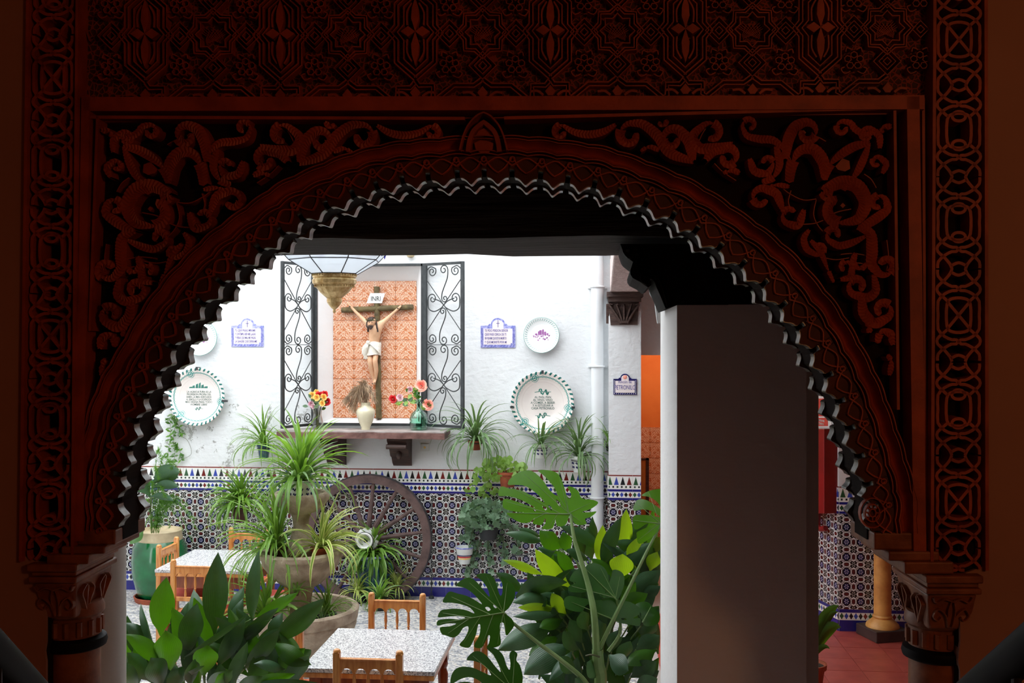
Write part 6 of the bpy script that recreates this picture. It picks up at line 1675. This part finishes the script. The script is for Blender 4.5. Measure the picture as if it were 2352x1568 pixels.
for tip, bs, w, m, dm, dt, bend, roll in LL:
    tx, ty = mapL(*tip); bx2, by2 = mapL(*bs); mx_, my_ = (tx+bx2)/2, (ty+by2)/2
    L = math.hypot(tx-bx2, ty-by2) or 1; nx, ny = (ty-by2)/L, -(tx-bx2)/L
    mx_ += nx*bend*.2347; my_ += ny*bend*.2347
    broad(t, P(bx2, by2, (dm+root_d)/2), P(mx_, my_, dm-.06), P(tx, ty, dt), w*.2347/FPX*dm*1.02, m, roll)
    b = MB(); b.tube(crom([tuple(P(bx2, by2, (dm+root_d)/2)), tuple(P((bx2+480)/2, by2+60, root_d)), (o.x+R.uniform(-.12, .12), o.y+R.uniform(-.12, .12), .40)], 4), .005, 5); b.build('stalk', M['stem'], t)
rf = random.Random(29)
for i in range(60):
    x, y = rf.uniform(290, 690), rf.uniform(1400, 1575)
    if y < 1400+abs(x-470)*.35: continue
    a = rf.uniform(-2.7, -.4); l = rf.uniform(60, 120); d_ = 5.75+rf.uniform(-.1, .25)-(y-1400)/180*.35
    bx2, by2 = x-cos(a)*l*.5, y-sin(a)*l*.5+20; tx, ty = x+cos(a)*l*.6, y+sin(a)*l*.6
    broad(t, P(bx2, by2, d_+.1), P((bx2+tx)/2+rf.uniform(-12, 12), (by2+ty)/2-10, d_), P(max(292, tx), ty, d_), rf.uniform(.08, .12), rf.choice(('aspi', 'aspi', 'aspi_green')), rf.uniform(-.2, .8))
# leafy mass beside the painted pillar
rd = 6.4
pr = P(1370, 1600, rd)
t = thing('aspidistra', 'tall broad leaved plant with bright backlit leaves beside the painted pillar', 'potted plant', (pr.x, pr.y, 0)); o = origin(t)
b = MB(); b.lathe([(.19, 0), (.21, .03), (.27, .40), (.30, .42), (.30, .47), (.28, .47), (.26, .42), (.001, .41)], 28, o, close=False); b.build('pot', M['terracotta'], t)
RL = [((1010, 245), (1340, 600), 165, 'aspi_light', 6.2, 6.2, 50, 0), ((705, 345), (1090, 485), 100, 'aspi_light', 6.3, 6.3, -30, .6), ((725, 95), (1090, 175), 120, 'aspi', 6.5, 6.5, -30, .6), ((850, 55), (1070, 135), 80, 'aspi', 6.6, 6.6, -20, .5),
 ((1050, 70), (1270, 235), 170, 'aspi_green', 6.4, 6.45, 30, .1), ((1815, -55), (1640, 430), 150, 'aspi', 6.2, 6.25, 30, .3), ((1640, 20), (1610, 390), 140, 'aspi_light', 6.3, 6.35, -20, .4), ((1825, 290), (1800, 530), 230, 'aspi_light', 6.0, 6.0, 0, 0),
 ((1975, 130), (1960, 430), 200, 'aspi_light', 6.2, 6.25, 10, .2), ((1860, -130), (1840, 320), 150, 'aspi_light', 6.5, 6.55, 0, .2), ((1310, 555), (830, 690), 190, 'aspi', 6.05, 6.0, 70, .5), ((640, 465), (910, 650), 130, 'aspi', 6.2, 6.2, -30, .4),
 ((800, 745), (1180, 655), 150, 'aspi', 6.05, 6.0, -20, .5), ((850, 790), (1210, 800), 100, 'aspi_light', 6.0, 5.95, -20, .4), ((800, 875), (1230, 850), 110, 'aspi', 5.95, 5.9, -20, .6), ((660, 1190), (1190, 960), 230, 'aspi', 5.9, 5.85, -50, .3),
 ((905, 1415), (1330, 1140), 260, 'aspi', 5.75, 5.7, -40, .2), ((2175, 440), (1880, 650), 190, 'aspi', 6.1, 6.1, -40, .2), ((1165, 655), (1300, 850), 130, 'aspi_light', 6.0, 6.0, 20, .1), ((1420, 20), (1470, 330), 150, 'aspi', 6.55, 6.6, 20, .5),
 ((1500, 30), (1540, 350), 170, 'aspi', 6.6, 6.65, 0, .4), ((1545, -60), (1600, 230), 110, 'aspi', 6.65, 6.7, 20, .7), ((1270, 80), (1330, 280), 130, 'aspi_green', 6.4, 6.45, 0, .2), ((1215, 260), (1390, 480), 120, 'aspi_green', 6.2, 6.2, 10, .2),
 ((1180, 290), (1340, 420), 120, 'aspi', 6.3, 6.3, 0, .5), ((1030, 230), (1280, 330), 120, 'aspi', 6.5, 6.5, -20, .6), ((1300, 250), (1510, 350), 110, 'aspi', 6.35, 6.35, -20, .5), ((1950, 140), (1860, 360), 110, 'aspi', 6.3, 6.35, -20, .6),
 ((2150, 270), (2080, 450), 140, 'aspi_light', 6.15, 6.2, 0, .2), ((2170, 130), (2050, 330), 150, 'aspi_light', 6.3, 6.35, 0, .3), ((2180, 590), (1960, 700), 130, 'aspi', 6.1, 6.1, -20, .3), ((2060, 660), (1800, 760), 150, 'aspi_green', 5.95, 5.95, -30, .4),
 ((2170, 1050), (1950, 1180), 170, 'aspi', 5.75, 5.75, -20, .3), ((2150, 930), (2000, 1080), 140, 'aspi', 5.8, 5.8, 0, .5), ((1050, 980), (1270, 900), 130, 'aspi_green', 5.95, 5.9, -20, .4), ((1270, 1010), (1420, 1180), 150, 'aspi', 5.8, 5.8, 20, .5),
 ((950, 1240), (1230, 1050), 150, 'aspi_green', 5.9, 5.85, -30, .5), ((1140, 1480), (1350, 1200), 130, 'aspi', 5.7, 5.7, -20, .6), ((1450, 820), (1500, 1000), 150, 'aspi', 5.85, 5.85, 10, .4), ((1880, 1380), (1700, 1230), 200, 'aspi', 5.6, 5.55, -30, .3),
 ((2140, 1290), (1900, 1440), 180, 'aspi', 5.6, 5.6, -20, .3), ((1850, 1330), (2140, 1180), 160, 'aspi_green', 5.65, 5.6, -20, .4), ((1490, 1300), (1620, 1420), 170, 'aspi', 5.55, 5.55, 0, .5), ((1380, 1450), (1520, 1560), 150, 'aspi', 5.5, 5.5, 0, .4), ((2150, 1450), (1950, 1560), 170, 'aspi', 5.5, 5.5, 0, .3),
 ((1250, 640), (1380, 760), 130, 'aspi', 6.1, 6.1, 0, .5), ((1110, 690), (1330, 760), 120, 'aspi', 6.15, 6.1, 0, .6), ((1320, 440), (1500, 560), 130, 'aspi', 6.2, 6.2, 0, .4), ((1700, 480), (1640, 700), 160, 'aspi', 6.1, 6.15, 0, .3), ((1760, 620), (1700, 850), 150, 'aspi', 6.0, 6.05, 0, .5), ((1960, 760), (1880, 960), 170, 'aspi_green', 5.9, 5.95, 0, .3), ((2100, 760), (2000, 960), 150, 'aspi', 5.85, 5.9, 0, .4), ((1330, 900), (1450, 1120), 150, 'aspi', 5.9, 5.9, 0, .3),
 ((1600, 900), (1650, 1100), 160, 'aspi', 5.85, 5.9, 0, .4), ((1780, 1000), (1720, 1200), 150, 'aspi', 5.8, 5.85, 0, .3), ((1900, 1100), (1800, 1300), 150, 'aspi', 5.7, 5.7, 0, .5), ((1230, 1250), (1400, 1400), 150, 'aspi', 5.65, 5.65, 0, .3), ((1500, 640), (1560, 860), 170, 'aspi', 6.1, 6.15, 0, .3), ((1130, 560), (1320, 700), 140, 'aspi', 6.2, 6.2, 0, .5), ((1050, 880), (1300, 960), 120, 'aspi', 6.0, 6.0, 0, .5)]
for tip, bs, w, m, dm, dt, bend, roll in RL:
    tx, ty = mapR(*tip); bx2, by2 = mapR(*bs); mx_, my_ = (tx+bx2)/2, (ty+by2)/2
    L = math.hypot(tx-bx2, ty-by2) or 1; nx, ny = (ty-by2)/L, -(tx-bx2)/L
    mx_ += nx*bend*.2466; my_ += ny*bend*.2466
    broad(t, P(bx2, by2, dm+.12), P(mx_, my_, dm), P(tx, ty, dt), w*.2466/FPX*dm*1.0, m, roll)
    b = MB(); b.tube(crom([tuple(P(bx2, by2, dm+.12)), tuple(P((bx2+1380)/2, by2+70, rd)), (o.x+R.uniform(-.14, .14), o.y+R.uniform(-.14, .14), .42)], 4), .005, 5); b.build('stalk', M['stem'], t)
rf = random.Random(23)
for i in range(95):       # the dark leaves deep in the clump
    x, y = rf.uniform(1235, 1515), rf.uniform(1215, 1575)
    if y < 1300 and x < 1330: continue
    a = rf.uniform(-2.9, -.2); l = rf.uniform(55, 110); d_ = 6.35+rf.uniform(-.05, .35)-(y-1215)/360*.5
    bx2, by2 = min(1512, x-cos(a)*l*.5), y-sin(a)*l*.5+20; tx, ty = min(1514, x+cos(a)*l*.6), y+sin(a)*l*.6
    broad(t, P(bx2, by2, d_+.1), P((bx2+tx)/2+rf.uniform(-12, 12), (by2+ty)/2-10, d_), P(tx, ty, d_), rf.uniform(.07, .11), rf.choice(('aspi', 'aspi', 'aspi', 'aspi_green')), rf.uniform(-.2, .9))
# ---- split leaf plant
mp = P(1372, 1640, 5.75)
t = thing('split_leaf_plant', 'split leaf plant with long stalks and holed leaves beside the painted pillar', 'potted plant', (mp.x, mp.y, 0)); mo = origin(t)
b = MB(); b.lathe([(.16, 0), (.18, .03), (.22, .33), (.25, .35), (.25, .40), (.23, .40), (.21, .35), (.001, .34)], 28, mo, close=False); b.build('pot', M['brownpot'], t)
def inside(p, poly):
    x, y = p; c_ = False; n = len(poly)
    for i in range(n):
        x1, y1 = poly[i]; x2, y2 = poly[i-1]
        if (y1 > y) != (y2 > y) and x < (x2-x1)*(y-y1)/(y2-y1)+x1: c_ = not c_
    return c_
def splitleaf(outline, holes, mid, d0, tilt, m='monstera', curve=.05, veins=(), step=9, sm=3):
    # outline in photo pixels; mid: (base, tip) of the midrib; tilt: (dx, dy) depth change per pixel
    pts = crom(outline, sm, True); hp = [crom(h, 3, True) for h in holes]
    V2 = [Vector(p) for p in pts]; ed = [(i, (i+1) % len(pts)) for i in range(len(pts))]
    for h in hp:
        k = len(V2); V2 += [Vector(p) for p in h]; ed += [(k+i, k+(i+1) % len(h)) for i in range(len(h))]
    xs = [p[0] for p in pts]; ys = [p[1] for p in pts]
    y = min(ys)
    while y < max(ys):
        x = min(xs)+(0 if int(y/step) % 2 else step/2)
        while x < max(xs):
            if inside((x, y), pts) and not any(inside((x, y), h) for h in hp): V2.append(Vector((x+R.uniform(-1, 1), y+R.uniform(-1, 1))))
            x += step
        y += step
    ov, oe, of, *_ = delaunay_2d_cdt(V2, ed, [], 0, 1e-4)
    (bx1, by1), (tx1, ty1) = mid; L = math.hypot(tx1-bx1, ty1-by1); ux, uy = (tx1-bx1)/L, (ty1-by1)/L
    vs = []; uv = []
    def place(x, y, lift=0.0):
        a = (x-bx1)*ux+(y-by1)*uy; c_ = -(x-bx1)*uy+(y-by1)*ux
        d = d0+tilt[0]*(x-bx1)/FPX*d0+tilt[1]*(y-by1)/FPX*d0 + curve*(abs(c_)/L)**1.5*1.2 - curve*.5*abs(c_)/L + curve*.8*(a/L)**2 + lift
        return P(x, y, d)
    for v in ov:
        vs.append(place(v.x, v.y)); c_ = -(v.x-bx1)*uy+(v.y-by1)*ux; uv.append((min(.99, max(.01, .5+c_/L*.5)), .5))
    fs = []
    for f in of:
        cx = sum(ov[i].x for i in f)/len(f); cy = sum(ov[i].y for i in f)/len(f)
        if inside((cx, cy), pts) and not any(inside((cx, cy), h) for h in hp): fs.append(tuple(f))
    b = MB(); b.add(vs, fs, uv); lf = b.build('leaf', M[m], t, ang=2.0)
    b = MB()
    b.tube([place(bx1+(tx1-bx1)*k/10, by1+(ty1-by1)*k/10, -.003) for k in range(11)], [.0045-.00035*k for k in range(11)], 5)
    b.build('midrib', M['stem'], lf)
    for (a, c_) in veins:
        b = MB(); b.tube([place(a[0]+(c_[0]-a[0])*k/6, a[1]+(c_[1]-a[1])*k/6, -.0015) for k in range(7)], [.0025-.0003*k for k in range(7)], 4); b.build('side_vein', M['stem'], lf)
    return lf
def m6(pts): return [(980+x*.2551, 950+y*.2551) for x, y in pts]
def m7(pts): return [mapR(x, y) for x, y in pts]
# upper leaf
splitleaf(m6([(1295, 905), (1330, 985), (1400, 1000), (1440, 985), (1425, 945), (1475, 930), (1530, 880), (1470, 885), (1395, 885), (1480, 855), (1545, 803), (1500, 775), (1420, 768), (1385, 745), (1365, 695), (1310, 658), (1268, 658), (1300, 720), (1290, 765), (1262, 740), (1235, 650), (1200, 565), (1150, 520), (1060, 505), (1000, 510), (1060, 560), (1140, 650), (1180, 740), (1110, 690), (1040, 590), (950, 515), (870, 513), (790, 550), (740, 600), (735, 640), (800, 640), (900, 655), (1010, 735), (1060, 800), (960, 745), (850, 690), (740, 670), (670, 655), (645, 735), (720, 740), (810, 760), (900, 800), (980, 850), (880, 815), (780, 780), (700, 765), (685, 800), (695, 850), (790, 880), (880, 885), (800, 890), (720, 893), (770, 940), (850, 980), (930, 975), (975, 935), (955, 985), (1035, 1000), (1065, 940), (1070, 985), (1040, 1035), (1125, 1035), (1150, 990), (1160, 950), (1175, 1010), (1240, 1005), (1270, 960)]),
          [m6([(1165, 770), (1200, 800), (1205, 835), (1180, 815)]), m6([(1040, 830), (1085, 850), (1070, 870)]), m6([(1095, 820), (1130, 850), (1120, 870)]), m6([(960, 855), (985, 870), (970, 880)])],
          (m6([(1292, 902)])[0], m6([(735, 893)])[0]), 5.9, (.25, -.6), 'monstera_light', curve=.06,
          veins=[(m6([(1280, 895)])[0], m6(q)[0]) for q in ([(1050, 520)], [(880, 540)], [(1250, 700)], [(1190, 560)], [(1480, 800)], [(1400, 980)])]+[(m6([(1200, 897)])[0], m6([(760, 660)])[0]), (m6([(1100, 895)])[0], m6([(720, 790)])[0]), (m6([(1180, 900)])[0], m6([(1100, 1020)])[0]), (m6([(1060, 900)])[0], m6([(940, 960)])[0])])
# low dark leaf
splitleaf(m7([(725, 840), (760, 800), (800, 740), (825, 670), (810, 590), (760, 540), (690, 500), (705, 580), (705, 650), (685, 680), (660, 610), (640, 540), (600, 490), (540, 470), (460, 490), (520, 545), (570, 620), (585, 690), (540, 640), (470, 555), (400, 510), (330, 530), (275, 585), (350, 605), (420, 650), (480, 710), (515, 760), (450, 720), (370, 680), (290, 660), (215, 640), (175, 680), (150, 740), (230, 745), (320, 760), (400, 790), (445, 845), (370, 815), (280, 800), (190, 805), (130, 820), (105, 880), (190, 875), (290, 870), (360, 885), (300, 900), (200, 895), (105, 910), (100, 960), (180, 940), (275, 940), (210, 965), (125, 975), (140, 1035), (180, 1050), (245, 1070), (300, 1040), (340, 980), (385, 965), (385, 1010), (350, 1080), (305, 1140), (390, 1165), (430, 1110), (460, 1040), (480, 950), (500, 960), (490, 1050), (440, 1150), (510, 1165), (550, 1100), (575, 1050), (590, 1060), (580, 1120), (560, 1165), (640, 1160), (690, 1130), (685, 1040), (685, 940), (720, 940), (740, 1050), (790, 1000), (815, 950), (790, 890)]),
          [m7([(545, 790), (575, 785), (595, 810), (570, 822)]), m7([(620, 765), (645, 770), (650, 795), (630, 790)]), m7([(215, 875), (290, 872), (350, 885), (290, 893)])],
          (m7([(722, 838)])[0], m7([(130, 935)])[0]), 5.45, (-.3, -.35), curve=.07,
          veins=[(m7([(715, 838)])[0], m7(q)[0]) for q in ([(560, 500)], [(750, 560)], [(400, 560)], [(740, 1000)], [(660, 1130)])]+[(m7([(600, 858)])[0], m7([(230, 690)])[0]), (m7([(620, 855)])[0], m7([(520, 1130)])[0]), (m7([(500, 875)])[0], m7([(350, 1110)])[0]), (m7([(400, 890)])[0], m7([(200, 1030)])[0]), (m7([(420, 885)])[0], m7([(150, 840)])[0])])
# lowest leaf, cut by the frame
splitleaf(m7([(890, 1500), (895, 1430), (870, 1330), (835, 1280), (845, 1220), (800, 1190), (770, 1230), (780, 1310), (770, 1370), (740, 1320), (715, 1240), (660, 1180), (600, 1160), (560, 1170), (620, 1230), (660, 1300), (690, 1390), (640, 1340), (570, 1250), (500, 1200), (430, 1205), (370, 1275), (450, 1290), (540, 1330), (600, 1420), (520, 1390), (430, 1350), (330, 1340), (260, 1370), (225, 1440), (230, 1500), (330, 1450), (420, 1440), (500, 1480), (540, 1540), (450, 1500), (350, 1480), (220, 1520), (220, 1640), (400, 1700), (600, 1760), (780, 1700), (880, 1600)]),
          [], (m7([(820, 1560)])[0], m7([(260, 1600)])[0]), 5.2, (-.3, -.3), curve=.07, veins=[(m7([(800, 1560)])[0], m7(q)[0]) for q in ([(600, 1190)], [(820, 1230)], [(430, 1240)])])
# leaf against the pillar
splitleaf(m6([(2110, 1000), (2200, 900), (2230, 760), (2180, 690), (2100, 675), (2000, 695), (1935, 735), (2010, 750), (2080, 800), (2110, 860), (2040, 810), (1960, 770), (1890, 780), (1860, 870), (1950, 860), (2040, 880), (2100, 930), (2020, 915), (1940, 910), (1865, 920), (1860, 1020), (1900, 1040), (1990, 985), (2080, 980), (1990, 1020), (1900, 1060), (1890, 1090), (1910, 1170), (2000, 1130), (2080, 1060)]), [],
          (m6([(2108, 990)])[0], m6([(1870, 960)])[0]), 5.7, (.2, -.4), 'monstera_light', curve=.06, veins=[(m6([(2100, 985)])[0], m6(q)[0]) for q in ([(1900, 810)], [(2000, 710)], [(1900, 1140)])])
# middle leaves, seen from the side
splitleaf(m7([(1770, 720), (1700, 690), (1650, 700), (1600, 660), (1540, 640), (1440, 650), (1330, 640), (1325, 590), (1400, 560), (1330, 540), (1360, 470), (1410, 430), (1470, 420), (1500, 390), (1560, 375), (1630, 400), (1680, 460), (1700, 560), (1690, 590), (1720, 500), (1735, 440), (1800, 450), (1840, 500), (1835, 600), (1800, 680)]), [m7([(1660, 640), (1672, 645), (1670, 658)])],
          (m7([(1770, 720)])[0], m7([(1470, 420)])[0]), 5.65, (.1, -.5), curve=.05, veins=[(m7([(1760, 700)])[0], m7(q)[0]) for q in ([(1350, 590)], [(1620, 420)], [(1800, 500)])])
splitleaf(m7([(1790, 930), (1700, 880), (1600, 850), (1500, 760), (1440, 830), (1300, 800), (1280, 720), (1330, 680), (1450, 700), (1600, 720), (1720, 700), (1800, 720), (1900, 740), (1990, 800), (1970, 860), (1920, 890), (1990, 890), (1980, 960), (1900, 950)]), [m7([(1810, 890), (1850, 890), (1860, 905), (1820, 905)])],
          (m7([(1790, 925)])[0], m7([(1350, 740)])[0]), 5.6, (.1, -.5), curve=.05)
splitleaf(m7([(2000, 900), (1960, 830), (1940, 770), (1990, 740), (2060, 740), (2110, 790), (2170, 850), (2160, 930), (2100, 960), (2030, 960)]), [m7([(1985, 830), (2000, 850), (1998, 880), (1985, 860)])], (m7([(2010, 930)])[0], m7([(2090, 780)])[0]), 5.65, (.1, -.4), curve=.05)
# stalks
def stalk(pts, r0, r1, m='stem', name='stalk'):
    q = crom([tuple(v) for v in pts], 6); n = len(q); b = MB(); b.tube(q, [r0+(r1-r0)*i/(n-1) for i in range(n)], 8); return b.build(name, M[m], t)
Rm = lambda x, y, d: P(*mapR(x, y), d)
stalk([P(*m6([(1297, 905)])[0], 5.9), Rm(1370, 130, 5.82), Rm(1430, 330, 5.76), Rm(1510, 600, 5.68), Rm(1560, 860, 5.6), Rm(1580, 1190, 5.58)], .008, .022)
stalk([Rm(725, 842, 5.45), Rm(800, 930, 5.46), Rm(1000, 1090, 5.48), Rm(1250, 1280, 5.5), Rm(1450, 1450, 5.55), Rm(1560, 1620, 5.62)], .006, .016)
stalk([P(*m6([(2110, 995)])[0], 5.7), Rm(2040, 290, 5.66), Rm(1880, 620, 5.62), Rm(1750, 880, 5.6), Rm(1640, 1110, 5.59), Rm(1600, 1200, 5.59)], .007, .014)
stalk([Rm(1770, 720, 5.65), Rm(1790, 850, 5.64), Rm(1800, 1030, 5.62), Rm(1690, 1200, 5.6)], .006, .010)
stalk([Rm(820, 1560, 5.2), Rm(1100, 1620, 5.4), Rm(1540, 1700, 5.65)], .006, .012)
stalk([Rm(1590, 1180, 5.585), Rm(1600, 1320, 5.6), Rm(1620, 1480, 5.65), tuple(mo+Vector((0, 0, .38)))], .030, .038, name='main_stem')
stalk([Rm(1480, 1240, 5.56), Rm(1540, 1230, 5.55), Rm(1610, 1250, 5.56)], .004, .005, 'stemdark', 'aerial_root')
# leaves peeping out behind the pillar, in the passage
pp_ = P(1860, 1455, 8.0)
t = thing('passage_plant', 'small broad leaved plant in a pot behind the painted pillar', 'potted plant', (pp_.x, pp_.y, 0)); o = origin(t); pot(t, .12, .22, 'terracotta')
for tip, mid_, w in (((1927, 1390), (1890, 1400), .11), ((1932, 1440), (1895, 1425), .13), ((1906, 1490), (1888, 1470), .05), ((1925, 1405), (1895, 1402), .08), ((1830, 1400), (1845, 1420), .1)):
    broad(t, o+Vector((0, 0, .21)), P(*mid_, 8.0), P(*tip, 7.95), w, 'aspi_green', .5)
# broad jar leaves
t = bpy.data.objects['jar_plant']
for tip, mid_, bs, w, m in (((412, 1085), (385, 1080), (352, 1110), .2, 'aspi'), ((410, 1118), (385, 1108), (350, 1120), .10, 'aspi'), ((398, 1150), (375, 1135), (345, 1140), .08, 'aspi'), ((300, 1080), (320, 1090), (345, 1140), .2, 'aspi'), ((300, 1250), (310, 1230), (330, 1215), .12, 'aspi_green')):
    broad(t, P(*bs, 10.6), P(*mid_, 10.5), P(*tip, 10.45), w, m, .3); stem(t, [P(*bs, 10.6), P(346, 1180, 10.66), P(348, 1226, 10.72)], .006, 'stem', 'stalk')
# thin creeper on the wall above the jar
p = onY(400, 960, YW-.05); t = thing('wall_creeper', 'thin trailing green creeper on the wall below the verse plate with landscape', 'creeper', (p.x, YW-.02, p.z-.5))
for i, (pts) in enumerate(([(402, 945), (405, 970), (398, 1000), (402, 1040), (396, 1070)], [(395, 950), (412, 980), (420, 995)], [(390, 960), (392, 1000), (386, 1040)], [(400, 1020), (412, 1030), (416, 1055)], [(408, 1000), (430, 1010), (440, 1040), (425, 1052)])):
    q = [onY(x, y, YW-.03) for x, y in pts]; stem(t, q, .002)
    f = crom([tuple(v) for v in q], 5)
    if i == 4: continue
    for k, v in enumerate(f):
        for j in range(2): leaflet(t, Vector(v), (R.uniform(-1, 1), -.5, R.uniform(-.8, .6)), .06, .022, R.choice(('fern', 'spider2', 'aspi_green')))
